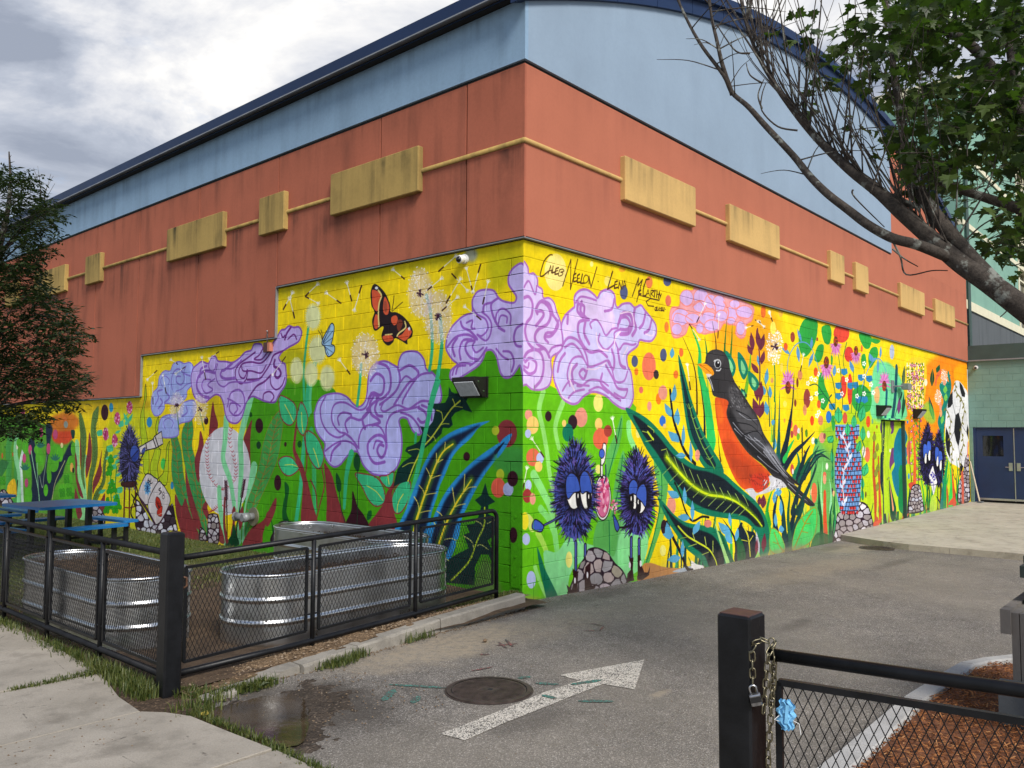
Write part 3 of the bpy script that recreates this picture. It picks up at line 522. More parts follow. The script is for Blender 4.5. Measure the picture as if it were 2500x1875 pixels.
    for a in ((1595, 90, 1455, 215), (1075, 205, 1165, 280), (682, 318, 720, 462), (745, 535, 802, 340), (512, 402, 630, 485), (430, 328, 330, 425), (432, 482, 330, 428), (218, 402, 145, 535), (200, 450, 238, 606), (1475, 278, 1362, 372), (1692, 372, 1566, 236), (1635, 285, 1518, 482), (1690, 195, 1745, 400), (1745, 380, 1808, 160), (1870, 308, 1828, 488), (1608, 438, 1484, 546), (1680, 518, 1812, 622), (622, 968, 706, 1082)): c.seed(*a, w=7)
    F(A2)
    for a in ((492, 950, 558, 994), (800, 928, 838, 1144), (880, 932, 972, 866), (252, 1142, 345, 1056), (405, 1108, 438, 1282), (540, 1085, 630, 1020), (300, 1190, 305, 1390), (1520, 1092, 1648, 918)): c.seed(*a, w=6)
    c.stroke([(545, 1450), (570, 1659)], 9, (70, 130, 60)); c.stroke([(780, 1480), (820, 1659)], 10, (90, 150, 60))
    c.globe(545, 1415, 75, 145, 5, 110); c.globe(780, 1450, 80, 150, 5, 110)
    F(A3)
    # --- butterflies
    c.fill([(910, 322), (960, 350), (1010, 410), (1045, 500), (1050, 556), (1100, 562), (1160, 600), (1210, 660), (1236, 720), (1225, 772), (1192, 792), (1190, 832), (1140, 802), (1086, 780), (1072, 812), (1032, 842), (992, 815), (972, 760), (990, 692), (975, 682), (930, 716), (905, 702), (893, 630), (912, 560), (890, 510), (880, 450), (882, 380)], (36, 26, 30))
    OR = (220, 92, 56)
    for pl in ([(895, 372), (950, 390), (972, 430), (950, 480), (940, 552), (915, 540), (897, 500), (892, 430)], [(1000, 430), (1035, 500), (1030, 572), (1002, 580), (985, 530)], [(922, 580), (945, 600), (945, 682), (922, 702), (906, 660)], [(1060, 600), (1100, 590), (1110, 640), (1080, 672), (1056, 640)], [(1110, 766), (1150, 742), (1190, 692), (1226, 722), (1210, 762), (1170, 802), (1125, 782)], [(986, 762), (1050, 752), (1072, 792), (1020, 812), (988, 794)]): c.fill(pl, OR)
    c.fill([(1108, 630), (1140, 625), (1150, 662), (1122, 722), (1102, 690)], (124, 56, 40)); c.fill([(990, 480), (1012, 470), (1020, 540), (1000, 560)], (170, 80, 56))
    for a in ([(945, 376), (972, 420), (954, 480), (946, 560), (950, 680)], [(1168, 640), (1176, 690), (1122, 735), (1104, 762)], [(1004, 752), (1062, 745)]): c.stroke(a, 11, (236, 214, 130))
    c.dot(930, 356, 14, 12, (225, 228, 235)); c.dot(1206, 700, 9, 16, (225, 228, 235)); c.stroke([(1060, 545), (1072, 480), (1078, 422)], 5, INK); c.stroke([(1064, 552), (1110, 510), (1150, 476)], 5, INK)
    c.fill([(550, 655), (573, 680), (568, 740), (556, 800), (550, 830), (576, 850), (572, 900), (530, 936), (505, 912), (490, 850), (470, 830), (475, 790), (510, 720)], (152, 192, 224), line=(20, 24, 40), lw=9)
    for a in ([(480, 820), (540, 680)], [(480, 825), (560, 720)], [(485, 830), (556, 780)], [(490, 840), (560, 850)], [(492, 850), (560, 900)], [(495, 850), (525, 920)], [(478, 810), (520, 730)]): c.stroke(a, 4, (30, 40, 70))
    c.stroke([(470, 790), (460, 750), (440, 715)], 4, INK); c.stroke([(474, 785), (470, 740), (462, 710)], 4, INK)
    # --- plants at the foot, right half
    F(A5)
    c.fill([(150, 752), (186, 800), (172, 900), (164, 1000), (184, 1072), (138, 1072), (130, 980), (150, 850)], (10, 84, 30)); c.fill([(40, 1040), (56, 1120), (70, 1170), (52, 1170)], (10, 84, 30))
    c.fill([(84, 880), (74, 980), (30, 1090), (0, 1110), (0, 1010), (50, 960)], MAR)
    c.stones([(110, 1075), (180, 1070), (225, 1090), (225, 1240), (40, 1240), (60, 1150)], 9, 34, cols=[(196, 190, 205), (180, 176, 196), (60, 50, 60)], seed=9)
    c.stroke([(310, 400), (296, 560), (280, 780), (240, 1090)], 30, MINT); c.stroke([(365, 330), (385, 600), (392, 1000)], 32, (60, 176, 100)); c.stroke([(690, 520), (650, 700), (632, 960)], 42, MINT, w1=22); c.stroke([(1212, 360), (1205, 480)], 18, MINT)
    c.fill([(240, 280), (215, 480), (240, 580), (275, 680), (296, 770), (290, 900), (288, 1090), (412, 1090), (382, 950), (345, 790), (320, 690), (290, 600), (262, 545), (236, 470), (250, 300)], MAR)
    c.fill([(468, 600), (510, 650), (540, 720), (572, 850), (612, 980), (642, 1105), (498, 1105), (490, 900), (478, 720)], MAR)
    c.stroke([(450, 640), (470, 780), (436, 930), (410, 1040)], 9, MAR); c.stroke([(358, 735), (400, 830), (412, 960)], 9, MAR); c.stroke([(305, 370), (330, 560), (320, 680)], 9, MAR)
    for pl, v in (([(106, 58), (170, 72), (230, 122), (246, 200), (222, 272), (180, 292), (130, 250), (108, 170)], [(150, 125), (190, 200), (222, 268)]), ([(285, 105), (325, 180), (336, 270), (300, 372), (255, 322), (248, 230), (260, 160)], [(285, 190), (290, 280), (298, 350)]), ([(330, 338), (400, 378), (450, 470), (466, 560), (430, 645), (380, 610), (335, 520), (318, 420)], [(382, 480), (410, 560), (428, 630)]), ([(100, 580), (150, 545), (210, 558), (250, 610), (262, 652), (200, 700), (150, 692), (112, 640)], [(150, 615), (210, 612), (255, 630)]), ([(720, 688), (800, 688), (880, 708), (930, 760), (962, 850), (952, 922), (890, 950), (830, 900), (780, 800)], [(810, 780), (890, 830), (945, 900)]), ([(1165, 750), (1090, 758), (1040, 820), (1018, 900), (1042, 1000), (1100, 990), (1160, 870)], [(1110, 850), (1070, 920), (1060, 1000)]), ([(1032, 668), (1026, 760), (990, 802), (940, 760), (920, 708), (980, 700)], [(985, 700), (995, 770)])):
        c.fill(pl, MINT, line=(138, 48, 56), lw=10); c.stroke(v, 6, (214, 214, 80))
        for x, y in pl[::2]: c.stroke([(x, y), (x+(v[1][0]-x)*.14, y+(v[1][1]-y)*.14)], 8, (120, 40, 50), w1=2)
    c.fill([(1098, 688), (1062, 770), (1022, 830), (1020, 920), (1042, 1020), (1062, 1090), (1050, 1160), (826, 1130), (900, 1000), (950, 925), (972, 850), (1000, 800), (1062, 720)], MAR)
    c.fill([(700, 826), (740, 950), (790, 1020), (824, 1115), (650, 1100), (690, 980)], DMAR)
    c.fill([(735, 520), (762, 570), (745, 668), (710, 622), (712, 560)], (10, 74, 34)); c.stroke([(740, 660), (740, 900), (736, 1110)], 5, (16, 60, 34))
    c.fill([(570, 678), (606, 750), (602, 826), (576, 822), (564, 740)], (10, 74, 34)); c.stroke([(590, 830), (610, 980), (645, 1100)], 6, (16, 60, 34)); c.fill([(852, 985), (850, 1040), (818, 1062), (820, 1000)], (10, 84, 34))
    # spiky dark leaf
    c.fill([(1480, -20), (1500, 20), (1530, 36), (1620, 30), (1642, 52), (1620, 100), (1668, 188), (1590, 165), (1530, 192), (1500, 232), (1512, 290), (1480, 316), (1430, 312), (1420, 360), (1380, 402), (1330, 442), (1280, 482), (1240, 502), (1222, 560), (1200, 650), (1160, 742), (1090, 762), (1030, 790), (1062, 650), (1110, 590), (1180, 542), (1124, 502), (1140, 470), (1190, 452), (1240, 422), (1266, 352), (1246, 300), (1310, 312), (1350, 262), (1370, 172), (1306, 118), (1400, 116), (1450, 110), (1475, 60)], DGR, False)
    yv = (206, 212, 62)
    c.stroke([(1570, 96), (1500, 160), (1430, 262), (1340, 392), (1270, 472), (1200, 610), (1148, 745)], 11, yv)
    for a in ([(1510, 80), (1525, 120), (1512, 150)], [(1590, 148), (1540, 140), (1516, 146)], [(1380, 172), (1420, 190), (1430, 250)], [(1482, 282), (1440, 280), (1416, 290)], [(1300, 365), (1330, 390), (1340, 392)], [(1372, 420), (1360, 390), (1340, 385)], [(1150, 498), (1220, 485), (1250, 500)], [(1104, 630), (1160, 600), (1210, 598)]): c.stroke(a, 6, yv)
    # stem in front
    c.stroke([(1395, -60), (1355, 60), (1300, 300), (1268, 460), (1235, 620), (1196, 780), (1150, 960)], 34, MINT)
    for out, inn, v, sv in (
        ([(1812, 258), (1680, 282), (1540, 328), (1420, 400), (1340, 490), (1280, 600), (1230, 720), (1180, 850), (1130, 980), (1080, 1080), (1046, 1160), (1290, 1180), (1340, 1000), (1382, 880), (1405, 790), (1455, 680), (1505, 560), (1565, 480), (1655, 400), (1725, 310)],
         [(1740, 285), (1600, 345), (1480, 400), (1380, 490), (1310, 600), (1260, 720), (1220, 850), (1160, 990), (1110, 1090), (1090, 1160), (1270, 1170), (1320, 990), (1362, 860), (1400, 740), (1440, 640), (1490, 530), (1560, 440), (1640, 370)],
         [(1512, 446), (1440, 500), (1390, 580), (1340, 700), (1290, 840), (1250, 960), (1212, 1080), (1190, 1190)],
         ([(1450, 430), (1446, 490)], [(1378, 520), (1380, 580), (1376, 610)], [(1430, 570), (1380, 600)], [(1296, 640), (1318, 680), (1330, 720)], [(1418, 695), (1370, 710), (1330, 726)], [(1238, 780), (1270, 820), (1282, 860)], [(1378, 842), (1320, 850), (1284, 860)], [(1198, 872), (1230, 930), (1240, 1000)], [(1332, 985), (1290, 990), (1240, 1004)])),
        ([(2000, 355), (1900, 425), (1780, 505), (1660, 598), (1560, 700), (1470, 810), (1400, 930), (1350, 1050), (1300, 1200), (1350, 1400), (1372, 1545), (1400, 1530), (1500, 1360), (1560, 1190), (1582, 1060), (1635, 940), (1695, 820), (1765, 700), (1855, 580), (1945, 460)],
         [(1930, 425), (1820, 530), (1700, 610), (1610, 690), (1520, 800), (1440, 920), (1390, 1050), (1350, 1180), (1340, 1300), (1370, 1440), (1420, 1400), (1490, 1260), (1530, 1120), (1570, 1000), (1620, 880), (1680, 780), (1760, 660), (1840, 560)],
         [(1662, 735), (1580, 860), (1520, 960), (1462, 1080), (1402, 1250), (1368, 1390)],
         ([(1608, 690), (1604, 780), (1600, 820)], [(1702, 792), (1640, 800), (1590, 850)], [(1508, 800), (1520, 880), (1528, 930)], [(1612, 930), (1560, 940), (1520, 960)], [(1382, 990), (1420, 1020), (1450, 1090)], [(1350, 1070), (1380, 1110)]))):
        c.fill(out, SKYB); c.fill(inn, (18, 30, 54), soft=1.5); c.stroke(v, 44, (112, 184, 30), alpha=.55, soft=9, w1=52); c.stroke(v, 9, (232, 206, 40), w1=20)
        for a in sv: c.stroke(a, 6, (222, 206, 90))
    # dark four-pointed plant at the corner
    c.fill([(1775, 760), (1800, 860), (1855, 912), (1800, 940), (1798, 1010), (1862, 1050), (1850, 1180), (1790, 1230), (1830, 1300), (1850, 1450), (1800, 1340), (1740, 1340), (1690, 1440), (1690, 1590), (1370, 1560), (1440, 1400), (1560, 1330), (1640, 1290), (1600, 1180), (1650, 1160), (1620, 1100), (1690, 1090), (1720, 1030), (1742, 950), (1690, 900), (1740, 862)], DGR, False)
    c.dot(1570, 1250, 34, 44, (90, 170, 20)); c.stroke([(1770, 960), (1765, 1100), (1700, 1250), (1640, 1400), (1500, 1550)], 13, (180, 204, 40))
    for a in ([(1680, 1060), (1740, 1090), (1760, 1130)], [(1850, 1060), (1790, 1090)], [(1600, 1190), (1660, 1230), (1680, 1280)], [(1800, 1300), (1740, 1260), (1710, 1270)], [(1440, 1220), (1500, 1210), (1540, 1230)], [(1360, 1380), (1420, 1360), (1480, 1390)]): c.stroke(a, 7, (206, 206, 110))
    c.fill([(1720, 1450), (1780, 1370), (1850, 1480), (1900, 1659), (1690, 1659)], (96, 140, 60), soft=3)
    c.fill([(1880, 480), (2070, 470), (2070, 700), (1950, 690), (1850, 640)], (60, 148, 70), alpha=.8, soft=3)
    for x, y, rx, ry, col in ((1950, 360, 82, 112, MAR), (1858, 336, 30, 38, OLV), (1624, 546, 27, 36, DMAR), (1896, 692, 32, 46, OLV), (1880, 800, 58, 80, SAL), (1960, 812, 42, 56, (176, 186, 232)), (1996, 726, 43, 63, DMAR), (2006, 1182, 34, 63, DMAR), (95, 760, 27, 62, DMAR), (270, 446, 17, 28, (12, 80, 24)), (155, 448, 11, 18, DMAR)): c.dot(x, y, rx, ry, col)
    c.fill([(1900, 425), (1990, 360), (1945, 465), (1870, 560)], SKYB); c.fill([(1930, 425), (1905, 470), (1860, 530), (1850, 500)], (18, 30, 54))
    # spray halo behind fittings
    F((0, 0, 1)); c.dot(1150, 622, 16, 18, (150, 158, 170), alpha=.8, soft=2)
    c.mottle(.09, 3)
    return c
A7 = (1250, 560, 3.403); A8 = (1250, 950, 3.017); BD = (1640, 740, 2.675); B5 = (1900, 780, 3.53); E4 = (2130, 900, 4.148); B1 = (1850, 700, 2.5525)
def paint_right():
    c = Canvas('R', 21.6, (246, 216, 12)); F = lambda fr: c.frame(*fr)
    LG = (104, 192, 14); TEAL = (14, 116, 84); DK = (20, 30, 40); LBL = (86, 160, 196); PK = (232, 150, 126); PCH = (246, 204, 110); LAV = (186, 196, 232); CRM = (240, 232, 120); SM = (206, 122, 108)
    # --- grounds
    F((0, 0, 1))
    c.fill([(1260, 930), (1360, 950), (1545, 985), (1535, 1040), (1555, 1100), (1580, 1180), (1600, 1260), (1575, 1350), (1560, 1480), (1260, 1500)], LG)
    c.fill([(1760, 780), (1900, 760), (1880, 880), (1800, 900), (1740, 860)], (248, 164, 16), alpha=.8, soft=12)
    c.fill([(2080, 1000), (2180, 960), (2290, 1000), (2330, 1200), (2300, 1300), (2050, 1330), (2040, 1150)], (190, 218, 26), soft=8)
    c.fill([(2210, 960), (2300, 860), (2370, 880), (2372, 1010), (2330, 1010), (2290, 1070), (2220, 1070)], (250, 142, 16), soft=8)
    c.fill([(2340, 950), (2372, 930), (2372, 1020), (2345, 1010)], (238, 84, 20), soft=5)
    c.fill([(2330, 900), (2372, 895), (2372, 950), (2340, 960)], (250, 170, 10), soft=5)
    c.fill([(1985, 1100), (2040, 1040), (2060, 1120), (2060, 1330), (1985, 1340)], (104, 178, 86))
    c.fill([(2000, 1040), (2080, 1000), (2120, 1030), (2110, 1120), (2030, 1110)], (170, 208, 20), alpha=.7, soft=8)
    F(E4)
    c.fill([(0, 60), (60, -60), (160, -60), (240, 20), (300, 140), (330, 330), (330, 510), (0, 510)], (112, 214, 150), soft=3)
    c.fill([(20, 200), (70, 240), (60, 330), (20, 320)], (236, 190, 120), soft=3)
    # thicket of blades along the foot of the wall
    F((0, 0, 1)); rt_ = random.Random(77)
    for k in range(150):
        x = 1600+rt_.random()**.8*755; yb = 1418-.2*(x-1600)-(14 if x > 2090 else 0)-(22 if x > 2250 else 0); hh = rt_.uniform(40, 165)*(1-.45*(x-1600)/760); dx = rt_.uniform(-14, 14)
        c.blade([(x, yb+6), (x+dx*.3, yb-hh*.5), (x+dx, yb-hh)], rt_.uniform(4, 13)*(1-.4*(x-1600)/760), rt_.choice([(20, 100, 50), (60, 170, 60), (120, 200, 70), (18, 60, 56), (40, 150, 90), (150, 214, 110), (200, 96, 40) if x > 2050 else (30, 120, 60)]))
    F(A8)
    # --- left: pale shoots behind the pair
    for pts, w, col in (([(230, 20), (200, 150), (230, 300), (260, 480), (280, 640), (330, 860)], 34, (150, 222, 110)), ([(375, 100), (320, 270), (345, 430)], 34, (150, 222, 110)), ([(160, 630), (230, 760), (290, 900), (330, 1180)], 50, (140, 220, 120)), ([(210, 880), (270, 960), (320, 1100), (330, 1240)], 40, (130, 214, 110)), ([(190, 1060), (240, 1160), (280, 1300)], 40, (170, 220, 80)), ([(170, 1310), (210, 1430), (270, 1560)], 30, (150, 222, 110)), ([(860, 260), (870, 360), (930, 480)], 40, (140, 226, 130))): c.stroke(pts, w, col, w1=w*.8)
    c.fill([(100, 910), (160, 960), (170, 1040), (130, 1040)], (206, 220, 110)); c.fill([(230, 1210), (330, 1200), (420, 1100), (560, 1140), (620, 1180), (440, 1340), (400, 1530), (310, 1550)], (136, 218, 140))
    c.fill([(640, 1000), (780, 960), (860, 1000), (900, 1200), (880, 1420), (780, 1400), (700, 1250), (600, 1160)], (110, 190, 110)); c.fill([(790, 1080), (860, 1020), (1000, 1080), (960, 1300), (840, 1380), (780, 1300)], (136, 220, 140))
    for pl, v in (([(808, 190), (812, 290), (790, 420), (740, 560), (700, 680), (690, 600), (700, 470), (760, 330)], [(805, 220), (770, 400), (710, 640)]), ([(815, 455), (835, 520), (830, 640), (800, 780), (770, 900), (720, 1000), (740, 800), (770, 620)], [(815, 490), (790, 700), (740, 940)]), ([(1050, 335), (1090, 380), (1130, 480), (1150, 640), (1140, 800), (1110, 980), (1060, 1140), (990, 1330), (950, 1360), (1010, 1180), (1070, 980), (1080, 780), (1050, 600), (1040, 440)], [(1055, 360), (1095, 560), (1100, 800), (1040, 1100), (970, 1340)]), ([(630, 980), (700, 940), (760, 960), (780, 1080), (750, 1230), (690, 1180), (600, 1150)], [(715, 970), (720, 1220)])):
        c.fill(pl, (92, 176, 82)); c.stroke(v, 7, (24, 120, 60))
    c.fill([(185, 1165), (215, 1240), (250, 1340), (300, 1440), (345, 1555), (268, 1562), (230, 1440), (200, 1300)], (8, 110, 76))
    c.fill([(960, 1300), (1020, 1280), (1120, 1310), (1240, 1320), (1330, 1330), (950, 1420)], (190, 130, 70)); c.fill([(1180, 1345), (1330, 1300), (1330, 1345)], (170, 180, 190)); c.fill([(1320, 1260), (1360, 1290), (1410, 1300), (1420, 1330), (1320, 1345)], (236, 232, 226), False)
    # --- bubbles of colour
    for x, y, rx, ry, col in ((122, 188, 28, 40, PK), (152, 265, 45, 66, PCH), (118, 328, 22, 32, LAV), (268, 200, 24, 38, (48, 24, 28)), (510, 208, 46, 72, PK), (447, 244, 34, 54, (48, 24, 34)), (412, 320, 40, 66, (8, 116, 84)), (384, 252, 16, 26, PCH), (636, 102, 36, 65, CRM), (638, 256, 28, 44, PCH), (652, 366, 56, 78, (226, 104, 70)), (706, 308, 30, 44, (164, 62, 50)), (155, 502, 50, 66, (226, 108, 74)), (206, 510, 27, 42, LAV), (196, 570, 28, 40, PCH), (120, 708, 24, 40, LAV), (112, 786, 33, 52, (158, 52, 50)), (152, 808, 22, 44, PK), (95, 972, 28, 66, (244, 226, 40)), (104, 1105, 28, 44, LAV), (142, 1404, 34, 65, LAV), (420, 1256, 24, 60, CRM), (636, 590, 22, 34, CRM), (1110, 235, 23, 40, (50, 110, 200)), (1124, 272, 12, 18, PCH), (930, 320, 18, 40, CRM), (1080, 72, 20, 42, (242, 124, 24)), (1012, 126, 16, 36, PK), (950, 6, 14, 24, (232, 110, 90)), (1112, 26, 32, 54, PK), (1120, 1016, 24, 54, (48, 24, 34)), (1175, 860, 32, 70, PK), (1440, 1000, 24, 26, SM), (1112, 1190, 22, 42, CRM), (1365, 490, 16, 40, PK)): c.dot(x, y, rx, ry, col)
    F(A7)
    for x, y, rx, ry, col in ((362, 355, 90, 155, (246, 226, 130)), (662, 288, 14, 24, (248, 232, 130)), (795, 430, 28, 42, (248, 228, 110)), (915, 332, 28, 22, (244, 170, 40)), (1140, 440, 28, 50, (236, 130, 70)), (930, 525, 32, 58, (84, 92, 130)), (1290, 430, 33, 42, (84, 92, 130)), (1298, 592, 24, 46, (226, 116, 80)), (1284, 812, 18, 44, (236, 130, 50)), (1020, 1096, 27, 48, (82, 88, 122)), (1138, 1138, 57, 116, (236, 118, 84)), (1258, 1044, 28, 54, (82, 88, 122)), (1033, 1182, 17, 30, (242, 130, 40)), (1198, 1206, 22, 38, (60, 46, 48)), (1362, 1206, 20, 34, (242, 130, 36)), (1404, 1020, 16, 34, (238, 120, 60)), (1074, 1334, 16, 28, (228, 108, 90)), (2088, 690, 20, 44, (232, 110, 60)), (1250, 1350, 34, 46, PK)): c.dot(x, y, rx, ry, col)
    # --- clouds
    ol = (176, 112, 188)
    c.fill([(80, 290), (130, 310), (140, 370), (180, 365), (210, 410), (215, 470), (250, 500), (260, 570), (310, 570), (350, 610), (370, 680), (400, 760), (415, 860), (420, 950), (400, 1010), (330, 1060), (325, 1130), (330, 1200), (310, 1290), (250, 1330), (170, 1330), (120, 1290), (60, 1250), (40, 700)], (216, 194, 234), line=ol, lw=17)
    c.curls([[(100, 480), (140, 430), (190, 540), (205, 470)], [(95, 570), (140, 560), (170, 620), (160, 720), (120, 780), (110, 860), (140, 950), (200, 1000), (260, 990)], [(210, 700), (200, 660), (240, 600), (300, 640), (320, 720), (290, 790), (220, 830), (190, 890), (210, 950), (280, 1000), (310, 1060)], [(250, 590), (310, 620), (340, 700)], [(385, 760), (350, 850), (290, 860), (270, 900), (300, 940)], [(330, 700), (385, 790), (330, 880), (280, 890)], [(95, 1080), (130, 1020), (200, 1000), (250, 1050), (262, 1150), (240, 1250), (190, 1310)], [(95, 1160), (140, 1200), (190, 1180), (200, 1110), (150, 1070), (110, 1100)], [(90, 1130), (130, 1150), (140, 1110)], [(410, 960), (340, 980), (310, 1020)], [(215, 680), (250, 680), (260, 720), (200, 800)]], 19, ol)
    c.fill([(420, 900), (410, 800), (440, 720), (500, 660), (520, 640), (520, 560), (560, 510), (620, 500), (680, 540), (710, 570), (740, 520), (800, 500), (850, 540), (860, 620), (880, 650), (920, 620), (980, 615), (1020, 650), (1070, 630), (1110, 680), (1160, 740), (1196, 800), (1196, 870), (1160, 925), (1110, 928), (1060, 920), (1040, 970), (960, 1040), (960, 1130), (990, 1200), (1008, 1360), (1000, 1430), (965, 1488), (905, 1482), (838, 1437), (793, 1392), (725, 1358), (658, 1352), (590, 1392), (545, 1442), (489, 1448), (421, 1403), (380, 1330), (350, 1250), (345, 1150), (370, 1050), (420, 980)], (204, 194, 236), line=ol, lw=20)
    c.fill([(540, 590), (560, 530), (620, 520), (680, 560), (720, 590), (780, 520), (830, 560), (840, 660), (860, 800), (800, 870), (720, 770), (640, 740), (560, 690)], (218, 194, 232)); c.fill([(440, 740), (520, 680), (580, 760), (500, 860), (430, 890)], (218, 194, 232))
    c.curls([[(530, 610), (570, 560), (640, 570), (700, 590)], [(560, 620), (600, 640), (600, 720), (640, 750)], [(550, 610), (545, 680), (590, 730)], [(580, 600), (570, 680), (620, 740)], [(770, 680), (830, 660), (850, 580)], [(465, 710), (460, 780)], [(640, 750), (560, 770), (550, 860), (590, 960), (650, 1020), (730, 1010), (790, 1060)], [(660, 820), (650, 780), (700, 750), (740, 800), (780, 880), (830, 830), (880, 820)], [(610, 770), (600, 860), (640, 950)], [(880, 800), (900, 740), (950, 730), (980, 780), (960, 830), (900, 830)], [(890, 770), (920, 700), (980, 710), (1000, 780), (970, 860), (900, 870)], [(1020, 660), (1010, 740), (1030, 820), (1000, 880)], [(1110, 690), (1090, 780), (1060, 820)], [(1160, 750), (1140, 830), (1100, 860)], [(730, 870), (720, 930), (780, 1000), (850, 930), (850, 860), (900, 830)], [(860, 940), (890, 1000), (930, 950), (1000, 960), (1030, 950)], [(830, 1000), (850, 1080), (840, 1160), (800, 1100)], [(880, 1000), (900, 1120), (940, 1150)], [(420, 960), (470, 900), (540, 920), (600, 1000), (630, 1120), (600, 1240), (560, 1200), (590, 1160), (620, 1190)], [(440, 980), (500, 950), (560, 1000), (600, 1080)], [(480, 1300), (460, 1200), (500, 1080), (580, 1060), (640, 1140), (720, 1120), (800, 1090), (830, 1160), (860, 1260), (930, 1260), (960, 1180)], [(510, 1280), (500, 1180), (540, 1120)], [(540, 1300), (580, 1300), (650, 1250), (740, 1260), (800, 1300)], [(750, 1200), (740, 1280), (820, 1360), (900, 1420)], [(780, 1130), (840, 1240), (880, 1320), (960, 1330)], [(420, 1340), (480, 1260), (560, 1290), (640, 1300)], [(640, 1340), (720, 1310), (800, 1360)], [(850, 1360), (930, 1400), (960, 1340)], [(380, 1180), (400, 1090), (440, 1030)], [(470, 1400), (520, 1350), (600, 1330)]], 19, ol)
    c.curls([[(700, 860), (720, 980), (800, 1010)], [(900, 700), (990, 690), (1015, 800)], [(1110, 870), (1170, 880), (1180, 800)], [(500, 1120), (480, 1240), (520, 1340)], [(620, 1160), (700, 1160), (780, 1110)], [(960, 980), (920, 1060)], [(380, 1300), (420, 1390), (490, 1430)], [(900, 850), (860, 900), (850, 990)]], 9, (236, 208, 228))
    pk = (240, 138, 128)
    c.fill([(1310, 720), (1330, 650), (1390, 640), (1400, 550), (1430, 510), (1500, 510), (1530, 480), (1700, 520), (1850, 570), (2000, 640), (2005, 710), (1990, 760), (1950, 790), (1940, 880), (1900, 905), (1860, 870), (1860, 800), (1800, 790), (1760, 780), (1720, 840), (1640, 860), (1580, 865), (1480, 790), (1440, 870), (1350, 900), (1320, 830)], (238, 162, 166), line=pk, lw=12)
    for x, y, rx, ry in ((1450, 570, 45, 55), (1570, 560, 50, 55), (1560, 640, 44, 40), (1400, 730, 60, 60), (1500, 740, 50, 36), (1370, 830, 36, 40), (1630, 740, 60, 46), (1660, 800, 50, 40), (1650, 600, 40, 50), (1720, 620, 44, 60), (1740, 720, 40, 40), (1830, 700, 36, 60), (1930, 690, 56, 46), (1850, 620, 36, 30), (1900, 820, 30, 50), (1820, 760, 30, 24), (1560, 820, 26, 36)): c.dot(x, y, rx*1.22, ry*1.22, (214, 178, 226), line=pk, lw=8)
    c.curls([[(1330, 790), (1360, 700), (1440, 720), (1500, 760)], [(1500, 640), (1560, 600), (1600, 660), (1580, 720)], [(1630, 560), (1690, 640), (1680, 740)], [(1760, 600), (1800, 680), (1780, 780)], [(1850, 640), (1880, 720), (1960, 740)], [(1400, 600), (1450, 640), (1500, 620)]], 8, pk)
    # --- signature
    sg = (78, 46, 16)
    for l in ([(335, 212), (310, 215), (270, 260), (242, 345), (236, 385), (258, 386), (300, 350)], [(300, 372), (322, 300), (328, 362)], [(305, 346), (332, 340)], [(342, 305), (334, 362), (362, 352)], [(388, 318), (366, 326), (356, 374), (384, 368)], [(362, 348), (382, 342)], [(398, 335), (386, 384), (412, 382), (424, 362), (404, 356), (432, 346), (420, 330), (396, 336)], [(422, 470), (490, 248), (486, 500), (546, 248)], [(532, 366), (512, 380), (512, 436), (540, 428)], [(512, 406), (532, 400)], [(562, 372), (544, 384), (542, 442), (566, 438)], [(544, 410), (562, 405)], [(585, 372), (570, 448), (600, 446)], [(612, 378), (594, 410), (604, 446), (630, 430), (632, 392), (612, 378)], [(640, 452), (640, 390), (656, 482), (706, 312)], [(836, 350), (793, 496), (852, 464)], [(876, 428), (856, 438), (850, 490), (880, 482)], [(856, 460), (874, 456)], [(884, 492), (892, 430), (908, 498), (920, 428)], [(920, 496), (936, 425), (948, 478)], [(925, 470), (946, 464)], [(1000, 556), (1052, 404), (1046, 470), (1084, 418), (1036, 602)], [(1070, 506), (1052, 514), (1052, 538), (1072, 536)], [(1140, 412), (1114, 418), (1090, 498), (1088, 556), (1112, 548)], [(1110, 562), (1130, 500), (1142, 552)], [(1115, 538), (1138, 532)], [(1150, 562), (1155, 505), (1178, 516), (1156, 535), (1180, 562)], [(1165, 505), (1205, 512)], [(1188, 508), (1182, 562)], [(1206, 512), (1200, 564)], [(1224, 518), (1216, 572)], [(1202, 538), (1220, 542)], [(1226, 532), (1232, 556)], [(1242, 535), (1222, 588), (1150, 572), (1052, 546)], [(1222, 590), (1150, 575), (1114, 600), (1130, 634), (1178, 640)], [(1190, 652), (1206, 645), (1206, 655), (1188, 674), (1212, 672)], [(1222, 652), (1216, 668), (1228, 674), (1232, 656), (1222, 652)], [(1238, 655), (1250, 650), (1250, 662), (1236, 676), (1256, 674)], [(1264, 652), (1262, 678)], [(1182, 662), (1184, 663)], [(1274, 664), (1276, 664)], [(714, 432), (718, 434)]): c.stroke(l, 8, sg, smooth=len(l) > 5)
    # --- grass blades and the big dark leaves
    F(BD)
